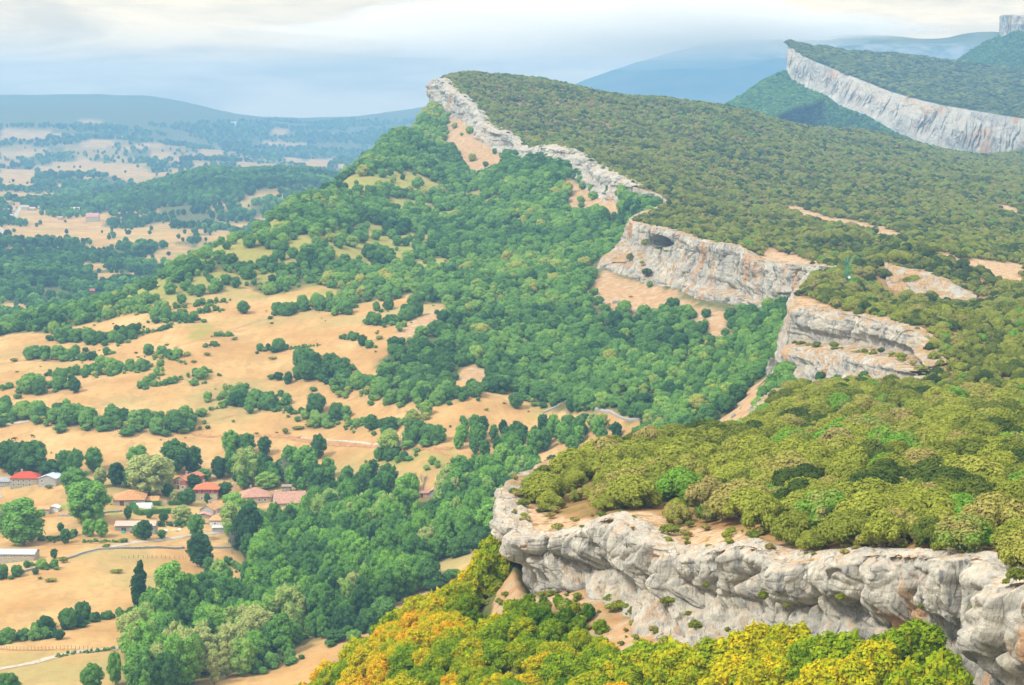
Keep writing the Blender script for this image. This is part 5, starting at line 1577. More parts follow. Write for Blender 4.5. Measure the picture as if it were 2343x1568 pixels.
def plant_belts():
    cand = []
    for poly, s, h0, h1, tint, where in [(BELT, 6.3, 6.5, 13.5, .68, "in the riverside wood"), (UPW, 7.0, 6, 10.5, .42, "in the wood behind the village houses"), (MIDW, 6.5, 6, 9.5, .4, "in the wood in the middle of the valley"),
                                         (MIDW2, 7, 6, 9, .62, "in the light green grove next to the cliff tip"), (ROWW, 7, 7, 11, .25, "in the dark row behind the farmhouse")]:
        q = to_ground(poly)[:, :2]
        X, Y = sites(q[:, 0].min(), q[:, 0].max(), q[:, 1].min(), q[:, 1].max(), s, .45)
        k = inside(q, X, Y) & (Y < 1050)
        X, Y = X[k], Y[k]
        cl = fbm(X / 25, Y / 25, octaves=2, seed=95)
        for x, y, c in zip(X, Y, cl):
            h = np.clip(rng.uniform(h0, h1) + 1.5 * c, 4, 15)
            cand.append((h / y, x, y, h, rng.uniform(.72, 1.05), float(np.clip(tint + .3 * c + rng.normal(0, .16), 0, 1)), where))
    cand = [c for c in cand if not any(abs(c[1] - h[0]) < h[2] and -34 < c[2] - h[1] < h[3] for h in CLEAR)]
    cand.sort(key=lambda c: -c[0])
    X = np.array([c[1] for c in cand]); Y = np.array([c[2] for c in cand]); Z = ground_z(X, Y)
    P = np.stack([X, Y, Z], -1); vis = in_frame(P, 40)
    own = [i for i in range(len(cand)) if vis[i]][:230]
    so = set(own); rest = [i for i in range(len(cand)) if i not in so]
    for i in own:
        c = cand[i]
        tone = "dark green" if c[5] < .3 else "mid green" if c[5] < .7 else "bright green"
        uu, vv = project(P[i])
        part = ""
        if 'riverside' in c[6]:
            part = ", bottom end" if vv > 1420 else ", middle stretch" if vv > 1280 else ", end nearest the cliff" if uu > 950 else ", upper stretch by the houses"
        size = "short" if c[3] < 8.5 else "tall" if c[3] > 11.5 else "middling"
        put_tree('plume' if (i * 7) % 10 < 4 else 'valley', 'valley_tree', (c[1], c[2], Z[i] - .04 * c[3]), c[3], c[4], c[5], f"{size} {tone} tree {c[6]}{part}", "tree", f"{size} {tone} trees {c[6]}{part}")
    R = [cand[i] for i in rest]
    put_mass('valley', 'valley_wood', P[rest] - [0, 0, .4], np.array([c[3] for c in R]), np.array([c[4] for c in R]), np.array([c[5] for c in R]), "broadleaved trees filling the back of the valley woods")
    # undergrowth along the wood borders and rough ground in the slope
    print("belt", len(cand), len(own))


# ------------------------------------------------------------------ buildings
def box(V, F, x0, x1, y0, y1, z0, z1_):
    b = len(V)
    V += [(x0, y0, z0), (x1, y0, z0), (x1, y1, z0), (x0, y1, z0), (x0, y0, z1_), (x1, y0, z1_), (x1, y1, z1_), (x0, y1, z1_)]
    F += [(b, b + 3, b + 2, b + 1), (b + 4, b + 5, b + 6, b + 7), (b, b + 1, b + 5, b + 4), (b + 1, b + 2, b + 6, b + 5), (b + 2, b + 3, b + 7, b + 6), (b + 3, b, b + 4, b + 7)]


def poly_obj(name, V, F, mat, parent=None, smooth_shade=False):
    me = bpy.data.meshes.new(name)
    me.from_pydata(V, [], F)
    me.materials.append(mat)
    if smooth_shade: me.polygons.foreach_set("use_smooth", [True] * len(me.polygons))
    me.update()
    return link(bpy.data.objects.new(name, me), parent)


MATS = {}


def wall_mat(col, stone=.25):
    key = ('w', col, stone)
    if key not in MATS:
        m = NT("wall_surface")
        n = m.noise(2.2, 4, .6, m.pos()); n2 = m.noise(.5, 3, .6, m.pos())
        dark = tuple(c * (1 - stone) for c in col)
        c = m.mix(m.step(n, .4, .65), tuple(col), dark)
        c = m.mix(m.math('MULTIPLY', m.step(n2, .5, .7), .3), c, tuple(c_ * .7 for c_ in col))
        MATS[key] = m.diffuse(c, m.bump(n, .5, .1))
    return MATS[key]


def roof_mat(col, var=.3):
    key = ('r', col, var)
    if key not in MATS:
        m = NT("roof_tiles")
        tc = m.n("TexCoord")
        mp = m.n("Mapping"); mp.inputs["Scale"].default_value = (1, .35, .35); m.l(tc.outputs["Object"], mp.inputs[0])
        n = m.noise(2.4, 5, .7, mp.outputs[0]); n2 = m.noise(.45, 4, .6, tc.outputs["Object"])
        c = m.ramp(n, [(.3, tuple(x * (1 - var) for x in col)), (.5, col), (.7, tuple(min(1, x * (1 + var * .7) + .03) for x in col))])
        c = m.mix(m.math('MULTIPLY', m.step(n2, .52, .68), var), c, (.33, .27, .2))
        wv = m.n("TexWave"); wv.bands_direction = 'X'; wv.inputs["Scale"].default_value = 1.6; m.l(tc.outputs["Object"], wv.inputs["Vector"])
        MATS[key] = m.diffuse(c, m.bump(wv.outputs["Fac"], .7, .1))
    return MATS[key]


M['glass'] = NT("window_glass").principled((.03, .035, .045), .15, spec=.5)
M['wood'] = NT("dark_wood").diffuse((.12, .07, .04))
M['paint'] = NT("white_paint").diffuse((.72, .72, .70))
M['metal'] = NT("grey_metal").principled((.45, .47, .5), .45, metallic=.3)
CLEAR = []


def house(label, uv, w, dep, h, rh, rot=0.0, roof='hip', wall=(.42, .36, .26), rcol=(.42, .17, .09), wins=(), doors=(), chimneys=1, over=.35, name="house", cat="house", band=None, hollow=None, stone=.25, rvar=.3, side=None):
    """sizes in picture units at the house's distance; rot in degrees about the vertical; front faces the camera"""
    p = to_ground([uv])[0]
    k = p[1] / FOC
    w, dep, h, rh = w * k, dep * k, h * k, rh * k
    root = bpy.data.objects.new(name, None)
    link(root)
    root.location = (p[0], p[1], p[2]); root.rotation_euler = (0, 0, math.radians(rot))
    tag(root, label, cat)
    # the front wall stands at the read-off base point
    y0, y1 = 0.0, dep
    V, F = [], []
    box(V, F, -w / 2, w / 2, y0, y1, -1.2, h)
    if roof == 'gablex':       # ridge along x, gables left and right
        for sx in (-1, 1):
            b = len(V); V += [(sx * w / 2, y0, h), (sx * w / 2, y1, h), (sx * w / 2, (y0 + y1) / 2, h + rh - .05), (sx * (w / 2 - .25), y0, h), (sx * (w / 2 - .25), y1, h), (sx * (w / 2 - .25), (y0 + y1) / 2, h + rh - .05)]
            F += [(b, b + 1, b + 2), (b + 3, b + 5, b + 4)]
    if roof == 'gabley':
        for yy, s in ((y0, 1), (y1, -1)):
            b = len(V); V += [(-w / 2, yy, h), (w / 2, yy, h), (0, yy, h + rh - .05), (-w / 2, yy + .25 * s, h), (w / 2, yy + .25 * s, h), (0, yy + .25 * s, h + rh - .05)]
            F += [(b, b + 1, b + 2), (b + 3, b + 5, b + 4)]
    poly_obj("wall", V, F, wall_mat(wall, stone), root)
    if band:                   # a differently painted upper storey, 3 cm proud
        V, F = [], []
        box(V, F, -w / 2 - .03, w / 2 + .03, y0 - .03, y1 + .03, h * band[1], h - .02)
        o = poly_obj("upper_storey", V, F, wall_mat(band[0], .12), root)
    e = over
    x0, x1, a0, a1 = -w / 2 - e, w / 2 + e, y0 - e, y1 + e
    t = .16
    ym = (a0 + a1) / 2
    lowz = h - .05
    if roof == 'hip':
        r = max(0.2, (x1 - x0) / 2 - (a1 - a0) * .45)
        E = [(x0, a0, lowz), (x1, a0, lowz), (x1, a1, lowz), (x0, a1, lowz)]
        Vr = E + [(x, y, z + t) for x, y, z in E] + [(-r, ym, h + rh + t), (r, ym, h + rh + t)]
        Fr = [(0, 3, 2, 1), (0, 1, 5, 4), (1, 2, 6, 5), (2, 3, 7, 6), (3, 0, 4, 7), (4, 5, 9, 8), (5, 6, 9), (6, 7, 8, 9), (7, 4, 8)]
    elif roof == 'gablex':
        Vr = [(x0, a0, lowz), (x0, ym, h + rh), (x0, a1, lowz), (x1, a0, lowz), (x1, ym, h + rh), (x1, a1, lowz)]
        Vr += [(x, y, z + t) for x, y, z in Vr]
        Fr = [(0, 3, 4, 1), (1, 4, 5, 2), (6, 7, 10, 9), (7, 8, 11, 10), (0, 6, 9, 3), (2, 5, 11, 8), (0, 1, 7, 6), (1, 2, 8, 7), (3, 9, 10, 4), (4, 10, 11, 5)]
    elif roof == 'gabley':
        Vr = [(x0, a0, lowz), (0, a0, h + rh), (x1, a0, lowz), (x0, a1, lowz), (0, a1, h + rh), (x1, a1, lowz)]
        Vr += [(x, y, z + t) for x, y, z in Vr]
        Fr = [(0, 1, 4, 3), (1, 2, 5, 4), (6, 9, 10, 7), (7, 10, 11, 8), (0, 6, 7, 1), (1, 7, 8, 2), (3, 4, 10, 9), (4, 5, 11, 10), (0, 3, 9, 6), (2, 8, 11, 5)]
    else:                      # shed roof rising to the back
        Vr = [(x0, a0, lowz), (x1, a0, lowz), (x1, a1, h + rh), (x0, a1, h + rh)]
        Vr += [(x, y, z + t) for x, y, z in Vr]
        Fr = [(0, 3, 2, 1), (4, 5, 6, 7), (0, 1, 5, 4), (1, 2, 6, 5), (2, 3, 7, 6), (3, 0, 4, 7)]
        b = [(-w / 2 + .05, y1 - .2, h - .02), (w / 2 - .05, y1 - .2, h - .02), (w / 2 - .05, y1, h + rh * .95), (-w / 2 + .05, y1, h + rh * .95)]
        for sx in (-1, 1):
            poly_obj("gable_wall", [(sx * w / 2, y0, h - .01), (sx * w / 2, y1, h - .01), (sx * w / 2, y1, h + rh * .93), (sx * (w / 2 - .2), y0, h - .01), (sx * (w / 2 - .2), y1, h - .01), (sx * (w / 2 - .2), y1, h + rh * .93)], [(0, 1, 2), (3, 5, 4)], wall_mat(wall, stone), root)
    rf = poly_obj("roof", Vr, Fr, roof_mat(rcol, rvar), root)
    for c in range(chimneys):
        V, F = [], []
        cx = -w * .15 + c * w * .35
        box(V, F, cx - .35, cx + .35, ym - .3, ym + .3, h + rh * .6, h + rh + .9)
        box(V, F, cx - .45, cx + .45, ym - .4, ym + .4, h + rh + .9, h + rh + 1.02)
        poly_obj("chimney", V, F, wall_mat((.45, .36, .28)), rf)
    for (fx, fz, ww, wh) in wins:      # as fractions of width / height, size in metres
        V, F = [], []
        cx, cz = -w / 2 + fx * w, fz * h
        box(V, F, cx - ww / 2, cx + ww / 2, -.02, .1, cz - wh / 2, cz + wh / 2)
        wn = poly_obj("window", V, F, M['glass'], root)
        V, F = [], []
        for (ax, bx_, az, bz) in ((-ww / 2 - .1, ww / 2 + .1, wh / 2, wh / 2 + .1), (-ww / 2 - .1, ww / 2 + .1, -wh / 2 - .12, -wh / 2), (-ww / 2 - .1, -ww / 2, -wh / 2, wh / 2), (ww / 2, ww / 2 + .1, -wh / 2, wh / 2), (-.03, .03, -wh / 2, wh / 2)):
            box(V, F, cx + ax, cx + bx_, -.06, .05, cz + az, cz + bz)
        poly_obj("frame", V, F, M['paint'], wn)
    for (fx, ww, wh) in doors:
        V, F = [], []
        cx = -w / 2 + fx * w
        box(V, F, cx - ww / 2, cx + ww / 2, -.05, .08, 0, wh)
        poly_obj("door", V, F, M['wood'], root)
    if side:                   # windows on the right or left flank
        for (sx, fy, fz, ww, wh) in side:
            V, F = [], []
            X_ = sx * w / 2
            box(V, F, min(X_ - .03, X_ + .03), max(X_ - .03, X_ + .03), y1 * fy - ww / 2, y1 * fy + ww / 2, fz * h - wh / 2, fz * h + wh / 2)
            poly_obj("window", V, F, M['glass'], root)
    CLEAR.append((p[0], p[1], w * .55 + 1.5, dep + 4))
    return root


ORANGE, RED, PINK = (.52, .27, .12), (.50, .085, .045), (.50, .29, .21)
STONE, CREAM, WHITE, GREY = (.40, .35, .26), (.50, .44, .30), (.72, .71, .67), (.40, .41, .42)
W2 = [(x, z, .8, 1.0) for x in (.12, .3, .48, .7) for z in (.28, .74)]
house("stone farmhouse with bright red hipped roof at the far left of the village", z1(318, 320), 64, 46, 20, 12, 0, 'hip', STONE, RED, wins=W2, rvar=.12)
house("long barn with pale metal roof joined to the red roofed farmhouse", z1(620, 322), 42, 52, 20, 8, -10, 'gabley', (.44, .42, .38), (.52, .57, .66), wins=[(.2, .7, .8, .8)], chimneys=0, name="barn", cat="barn", rvar=.08)
house("grey rendered house with grey roof at the left picture edge", z1(45, 320), 32, 34, 12, 8, 0, 'gablex', (.36, .37, .40), (.36, .36, .37), wins=[(.5, .55, .6, .8), (.85, .55, .6, .8)], chimneys=0)
house("big stone barn with weathered orange hipped roof beside the hedged lawn", z2(500, 770), 72, 76, 14, 17, 5, 'hip', (.43, .36, .27), ORANGE, doors=[(.28, 1.6, 2.0)], wins=[(.7, .6, .5, .5)], chimneys=0, name="barn", cat="barn", rvar=.35)
house("small lean-to with orange tiles attached right of the big stone barn", z2(890, 705), 33, 24, 3.5, 6, 4, 'shed', (.40, .35, .27), (.56, .31, .13), chimneys=0, name="shed", cat="shed")
house("cream house with brick upper floor and red roof above the lawn", z2(1400, 480), 34, 84, 22, 8, -22, 'gabley', CREAM, (.52, .20, .12), wins=[(.28, .72, 2.6, 1.3), (.75, .3, .9, 1.2)], doors=[(.4, .9, 1.8)], band=((.40, .14, .09), .52), side=[(1, .3, .72, 1.2, 1.0)])
house("white low gabled building left of the cream house", z2(1130, 392), 34, 40, 10, 6, 15, 'gablex', WHITE, (.60, .56, .50), chimneys=0, name="shed", cat="shed")
red = house("square house with red upper storey and orange hipped roof in the village centre", z2(1870, 670), 50, 50, 26, 12, 0, 'hip', (.56, .47, .30), (.55, .19, .09), wins=[(.2, .82, .8, .9), (.42, .82, .8, .9), (.58, .82, .8, .9), (.8, .82, .8, .9), (.3, .2, .6, 1.0), (.75, .2, .7, .9)], band=((.50, .09, .09), .64), over=1.0, rvar=.1)
house("long low barn with pinkish roof and white eaves in the meadow", z2(610, 1235), 92, 46, 15, 7, 1, 'gablex', (.36, .33, .27), (.58, .42, .34), doors=[(.22, 1.8, 1.7)], wins=[(.4, .5, .5, .4), (.6, .5, .5, .4)], chimneys=0, name="barn", cat="barn", rvar=.3)
house("pale house with broad gable wall and orange roof right of the brownish tree", z2(1880, 935), 34, 60, 12, 12, -14, 'gabley', (.52, .49, .44), (.56, .32, .15), wins=[(.5, .5, .5, .6)])
house("tiny pink roofed shed in front of the broad gabled house", z2(1820, 985), 30, 20, 6, 5, 0, 'gabley', (.42, .34, .28), (.56, .33, .25), chimneys=0, name="shed", cat="shed")
house("white walled house with orange hipped roof nearest the dark tall tree", z2(2090, 1132), 42, 40, 14, 13, 0, 'hip', WHITE, (.58, .34, .17), wins=[(.3, .5, .6, .7)])
house("small grey block hut below the white walled house", z2(2095, 1240), 30, 20, 11, 1.5, 0, 'shed', (.45, .45, .44), (.55, .55, .52), chimneys=0, name="shed", cat="shed")
house("brown hipped roof house with red marks on the tiles behind the light green tree", z3(1250, 500), 66, 66, 17, 17, 12, 'hip', (.50, .40, .27), (.48, .26, .19), wins=[(.8, .6, .8, .9), (.6, .6, .8, .9)])
house("long pink and orange roofed building at the right end of the village", z3(1760, 520), 72, 64, 6, 22, 12, 'gablex', (.50, .45, .38), (.52, .30, .22), chimneys=1, rvar=.35)
house("roofless stone ruin beside the bright round tree", z3(1690, 362), 20, 20, 20, .6, 0, 'shed', (.36, .31, .24), (.30, .27, .2), chimneys=0, name="ruin", cat="ruin", stone=.45)
house("long barn with grey sheet roof at the lower left edge", z1(210, 1315), 86, 50, 19, 7, -2, 'gablex', (.46, .40, .30), (.47, .50, .52), wins=[(.1, .75, .6, .6), (.37, .75, .6, .6), (.75, .75, .6, .6)], chimneys=0, name="barn", cat="barn", rvar=.12)
house("small beige building with orange roof beside the white shed", z1(570, 690), 26, 30, 13, 5, 0, 'gablex', (.50, .43, .32), (.55, .33, .16), chimneys=0, name="shed", cat="shed")
house("small plain white shed left of the largest tree", z1(708, 660), 21, 26, 10, 5, 0, 'gabley', WHITE, (.66, .66, .64), chimneys=0, name="shed", cat="shed", rvar=.05)
house("little brown hut at the left edge behind the bushy tree", z1(15, 745), 12, 18, 16, 7, 0, 'gablex', (.36, .24, .16), (.40, .24, .15), chimneys=0, name="shed", cat="shed", wins=[(.7, .8, .5, .8)])
house("white house with orange roof half hidden left in the wood", c2(470, 395), 18, 24, 12, 6, 0, 'gabley', WHITE, ORANGE, chimneys=0)
house("pink walled house half hidden behind the wood", c2(625, 425), 16, 24, 16, 6, 0, 'gabley', (.55, .36, .27), ORANGE, chimneys=0)
house("small salmon house with red door under the bare trees", c2(800, 445), 24, 24, 10, 7, 0, 'gablex', (.56, .36, .27), (.52, .27, .2), doors=[(.2, 1.0, 1.5)], chimneys=1)
house("grey and cream house right of the salmon one under the bare trees", c2(850, 438), 16, 20, 10, 6, 0, 'gabley', (.45, .42, .40), (.50, .36, .28), chimneys=0)

plant_belts()


def far_hit(uv):
    return hit(ground_z, [uv[0]], [uv[1]], y0=1500)[0][0]


FAR_HOUSES = [(10, 720, 20, PINK, CREAM, "leftmost pink roofed house of the far village"), (40, 708, 22, ORANGE, CREAM, "upper orange roofed house of the far village"), (62, 732, 24, PINK, WHITE, "white walled house in the middle of the far village"), (30, 745, 26, PINK, CREAM, "pink roofed row house of the far village"),
              (20, 765, 20, (.45, .35, .3), WHITE, "lower left house of the far village"), (45, 772, 22, (.62, .6, .55), WHITE, "white roofed shed at the front of the far village"), (115, 735, 34, (.50, .42, .34), CREAM, "long tan barn right of the far village road"),
              (150, 738, 26, (.55, .45, .36), CREAM, "second tan barn right of the far village road"), (185, 735, 18, (.50, .38, .33), CREAM, "small house at the right end of the far village"), (350, 748, 40, (.66, .63, .58), WHITE, "long white building below the far woods"),
              (275, 745, 20, PINK, CREAM, "pink roofed cottage left of the long white building"), (280, 782, 22, PINK, CREAM, "pink roofed hut below the far village trees"), (430, 790, 60, (.55, .30, .27), CREAM, "long low pinkish shed at the top of the far pale field"),
              (540, 402, 14, WHITE, WHITE, "small white house far out on the plain"), (572, 398, 14, WHITE, WHITE, "second small white house far out on the plain"), (1090, 340, 26, WHITE, WHITE, "far white hamlet buildings near the horizon"), (1140, 342, 20, WHITE, CREAM, "cream hamlet building near the horizon"),
              (1550, 735 - 350, 14, WHITE, CREAM, "tiny cream house on the far right of the plain")]
for (x, y, w, rc, wc, lab) in FAR_HOUSES:
    p = far_hit(c7(x, y))
    k = p[1] / FOC
    root = tag(link(bpy.data.objects.new("house", None)), lab, "house")
    root.location = tuple(p); root.rotation_euler = (0, 0, random.uniform(-.35, .35))
    W, Dp, H = w * .4906 * k, max(w * .3 * k, 6), min(max(3.5, w * .2 * k), 9)
    V, F = [], []; box(V, F, -W / 2, W / 2, 0, Dp, -2, H); poly_obj("wall", V, F, wall_mat(wc), root)
    V = [(-W / 2 - .4, -.4, H), (-W / 2 - .4, Dp / 2, H * 1.7), (-W / 2 - .4, Dp + .4, H), (W / 2 + .4, -.4, H), (W / 2 + .4, Dp / 2, H * 1.7), (W / 2 + .4, Dp + .4, H)]
    poly_obj("roof", V, [(0, 3, 4, 1), (1, 4, 5, 2), (0, 1, 2), (3, 5, 4), (0, 2, 5, 3)], roof_mat(rc), root)
p = to_ground([c4(637, 380)], y0=1350)[0]
V, F = [], []
root = tag(link(bpy.data.objects.new("shed", None)), "long dark red shed at the field edge beyond the wooded crest", "shed")
root.location = tuple(p)
box(V, F, -9, 9, 0, 6, -1, 2.6); poly_obj("wall", V, F, wall_mat((.40, .06, .05), .1), root)
poly_obj("roof", [(-9.5, -.5, 2.5), (-9.5, 3, 4.2), (-9.5, 6.5, 2.5), (9.5, -.5, 2.5), (9.5, 3, 4.2), (9.5, 6.5, 2.5)], [(0, 3, 4, 1), (1, 4, 5, 2), (0, 1, 2), (3, 5, 4), (0, 2, 5, 3)], roof_mat((.42, .16, .12), .1), root)


# ------------------------------------------------------------------ small things around the village
def ribbon(name, label, pts, width, lift, mat, kind="structure", thick=0.0, cat=None, **k):
    P = to_ground(pts, **k)
    n = max(30, int(np.linalg.norm(np.diff(P[:, :2], axis=0), axis=1).sum() / 3))
    Q, _ = catmull(P[:, :2], n)
    tan = np.gradient(Q, axis=0); tan /= np.linalg.norm(tan, axis=1)[:, None]
    nr = np.stack([-tan[:, 1], tan[:, 0]], -1)
    wd = width * (1 + .12 * vnoise(np.arange(n) * .3, np.zeros(n), seed=9))
    rows = []
    offs = [(-.5, -.4 if thick else 0), (-.5, thick), (0, thick * 1.0 + .02), (.5, thick), (.5, -.4 if thick else 0)] if thick else [(-.5, 0), (-.17, 0.02), (.17, 0.02), (.5, 0)]
    for o_, z_ in offs:
        q = Q + nr * (o_ * wd)[:, None]
        zz = ground_z(q[:, 0], q[:, 1]) + lift + z_ + (thick * .25 * vnoise(np.arange(n) * .9, np.full(n, o_), seed=4) if thick and z_ > 0 else 0)
        rows.append(np.stack([q[:, 0], q[:, 1], zz], -1))
    G = np.stack(rows)
    o = link(bpy.data.objects.new(name, mesh_np(name, G.reshape(-1, 3), grid_faces(len(rows), n), mat, not thick)))
    return tag(o, label, cat, kind=None if cat else kind)


m = NT("pale_track"); n_ = m.noise(.9, 4, .6, m.pos()); M['track'] = m.diffuse(m.ramp(n_, [(.35, (.33, .28, .21)), (.65, (.47, .42, .34))]))
m = NT("brown_track"); n_ = m.noise(.6, 4, .6, m.pos()); M['dirt'] = m.diffuse(m.ramp(n_, [(.35, (.30, .14, .06)), (.65, (.42, .25, .12))]))
m = NT("dry_stone"); n_ = m.noise(2.5, 5, .7, m.pos()); M['drystone'] = m.diffuse(m.ramp(n_, [(.35, (.20, .19, .17)), (.65, (.42, .40, .35))]), m.bump(n_, .8, .15))
ribbon("lane", "white lane crossing the bottom left fields", [c1(-80, 1490), c1(0, 1472), c1(170, 1440), c1(340, 1395), c1(550, 1362), c1(740, 1345)], 3.2, .12, M['track'])
ribbon("track", "pale dirt track leading to the village houses", [c1(405, 808), c1(520, 775), c1(640, 748), c1(800, 715), c1(1000, 695), c1(1130, 672), c1(1300, 655)], 2.6, .12, M['track'])
ribbon("track", "brown farm track across the slope above the village", [c1(1150, 60), c1(1250, 82), c1(1480, 72), c1(1800, 88), c2(0, 95), c2(350, 130), c2(700, 150), c2(960, 156)], 3.4, .12, M['dirt'])
ribbon("track", "thin pale track in the field above the track", [c2(60, 90), c2(300, 108), c2(500, 128), c2(720, 140)], 1.5, .13, M['track'])
ribbon("lane", "short lane at the left below the long hedgerow", [c4(-40, 1285), c4(80, 1268), c4(200, 1248)], 3.0, .14, M['track'])
ribbon("lane", "pale road bending down from the far village", [c7(-30, 800), c7(0, 825), c7(20, 850), c7(45, 870)], 9, .4, M['track'], y0=1500)
ribbon("lane", "pale road winding up through the far trees", [c7(60, 780), c7(80, 745), c7(110, 715)], 7, .4, M['track'], y0=1500)
ribbon("lane", "far pale road between the fields", [c7(100, 545), c7(180, 552), c7(200, 575), c7(170, 600)], 12, .5, M['track'], y0=1500)
for pts, lab in [([c1(400, 815), c1(480, 787), c1(590, 760), c1(720, 752), c1(1100, 750)], "long grey field wall beside the pale dirt track"), ([c1(1260, 748), c1(1385, 748)], "short field wall near the bare twiggy tree"), ([c1(350, 557), c1(450, 556), c1(600, 545), c1(730, 530)], "garden wall in front of the big stone barn"),
                 ([c1(130, 895), c1(230, 868), c1(330, 850)], "low wall by the long grey roofed barn"), ([c5(1540, 1195), c5(1650, 1145)], "field wall at the left end of the straw strip"), ([c5(1690, 1118), c5(1850, 1160), c5(2020, 1205), c5(2200, 1240)], "long wall along the top of the straw strip"),
                 ([c1(1180, 600), c1(1330, 610)], "wall under the white walled house")]:
    ribbon("stone_wall", lab, pts, .8, 0, M['drystone'], thick=.75, cat="wall")


for pts, lab, w_ in [([c4(1175, 750), c4(1300, 715), c4(1450, 680), c4(1560, 650), c4(1680, 628)], "thin brown bank between two straw fields, upper", .9), ([c4(1600, 625), c4(1720, 580), c4(1860, 545)], "short brown bank below the grove", .8),
                     ([c4(1340, 1215), c4(1430, 1190), c4(1560, 1140)], "thin brown bank right of the long hedgerow", .8), ([c4(1500, 1235), c4(1620, 1205)], "dark little bank below the middle clump", .9), ([c5(200, 1115), c5(290, 1080)], "short dark bank in the right straw field", .8),
                     ([c5(540, 1200), c5(610, 1180)], "short dark bank near the bright trees", .8), ([c4(1790, 590), c4(1900, 560)], "small dark bank left of the grove", .9), ([c1(0, 1352), c1(200, 1358), c1(450, 1355), c1(700, 1362)], "brown path along the wire fence in the bottom left fields", 1.2),
                     ([c1(150, 735), c1(420, 725), c1(660, 722)], "brown path below the garden hedges", 1.0), ([c1(240, 560), c1(350, 553)], "path by the white shed", 1.4), ([c4(0, 862), c4(180, 838), c4(480, 845)], "brown bank under the upper left hedge", 1.0),
                     ([c4(60, 1070), c4(150, 1065)], "brown bank near the round clump", 1.0), ([c2(700, 160), c2(850, 165), c2(960, 215), c2(900, 265)], "rough bend of the brown track", 1.6)]:
    ribbon("field_bank", lab, pts, w_, .1, M['dirt'])


def fence(label, pts, n):
    P = to_ground(pts)
    Q, _ = catmull(P[:, :2], n)
    root = tag(link(bpy.data.objects.new("wire_fence", None)), label, "fence")
    root.location = (Q[0, 0], Q[0, 1], 0)
    me0 = None
    z = ground_z(Q[:, 0], Q[:, 1])
    for i in range(n):
        if me0 is None:
            V, F = [], []
            box(V, F, -.045, .045, -.045, .045, -.3, 1.1)
            me0 = bpy.data.meshes.new("post"); me0.from_pydata(V, [], F); me0.materials.append(M['wood'])
        o = link(bpy.data.objects.new("post", me0), root)
        o.location = (Q[i, 0] - Q[0, 0], Q[i, 1] - Q[0, 1], z[i])
    for hz in (.5, 1.05):
        link(bpy.data.objects.new("wire", join_tubes("wire", [([(Q[i, 0] - Q[0, 0], Q[i, 1] - Q[0, 1], z[i] + hz) for i in range(n)], .015, .015, 3)], M['metal'])), root)


fence("wire fence on wooden posts along the path in the bottom left fields", [c1(0, 1350), c1(200, 1356), c1(450, 1353), c1(700, 1360)], 34)
fence("wire fence on wooden posts crossing the middle straw field", [c1(730, 815), c1(850, 808), c1(1000, 812), c1(1110, 815)], 16)
fence("wire fence on wooden posts under the long curved hedgerow", [c4(420, 1275), c4(620, 1312), c4(900, 1325), c4(1200, 1318)], 30)


def clipped_hedge(label, pts, width, height):
    P = to_ground(pts)
    n = max(8, int(np.linalg.norm(np.diff(P[:, :2], axis=0), axis=1).sum() / .8))
    Q, _ = catmull(P[:, :2], n)
    r = np.random.default_rng(n)
    z = ground_z(Q[:, 0], Q[:, 1])
    tan = np.gradient(Q, axis=0); tan /= np.linalg.norm(tan, axis=1)[:, None]
    nr = np.stack([-tan[:, 1], tan[:, 0]], -1)
    prof = [(-.5, -.2), (-.5, .85), (-.38, 1.0), (.38, 1.0), (.5, .85), (.5, -.2)]
    G = np.stack([np.concatenate([Q + nr * a * width, (z + b * height)[:, None]], 1) + r.normal(0, .06, (n, 3)) for a, b in prof])
    V = G.reshape(-1, 3); F = grid_faces(len(prof), n)
    m_ = n * 60
    i = r.integers(0, n, m_); a = r.uniform(-.55, .55, m_); b = r.uniform(0, 1.03, m_)
    on = r.random(m_) < .5; b = np.where(on, 1.03, b); a = np.where(on, a, np.sign(a) * .52)
    c = np.concatenate([Q[i] + nr[i] * (a * width)[:, None] + r.normal(0, .3, (m_, 2)), (z[i] + b * height)[:, None]], 1)
    t = sph_dirs(m_, r) * .17; s = sph_dirs(m_, r) * .17
    LV = np.stack([c - t, c + s, c + t, c - s], 1).reshape(-1, 3)
    LF = np.arange(4 * m_).reshape(-1, 4) + len(V)
    o = link(bpy.data.objects.new("clipped_hedge", mesh_np("clipped_hedge", np.vstack([V, LV]), np.vstack([F, LF]), M['valley'], False)))
    o["tint"] = .35
    return tag(o, label, "hedge")


clipped_hedge("clipped green hedge along the left and front of the lawn with the white tunnel", [z2(540, 735), z2(600, 830), z2(670, 925), z2(900, 905), z2(1230, 890)], 1.7, 1.6)
clipped_hedge("dark clipped hedge behind the white tunnel", [z2(600, 735), z2(850, 750), z2(1065, 765)], 1.3, 1.5)
clipped_hedge("short dark clipped hedge right of the garden gate", [z2(1205, 755), z2(1430, 745)], 1.3, 1.5)

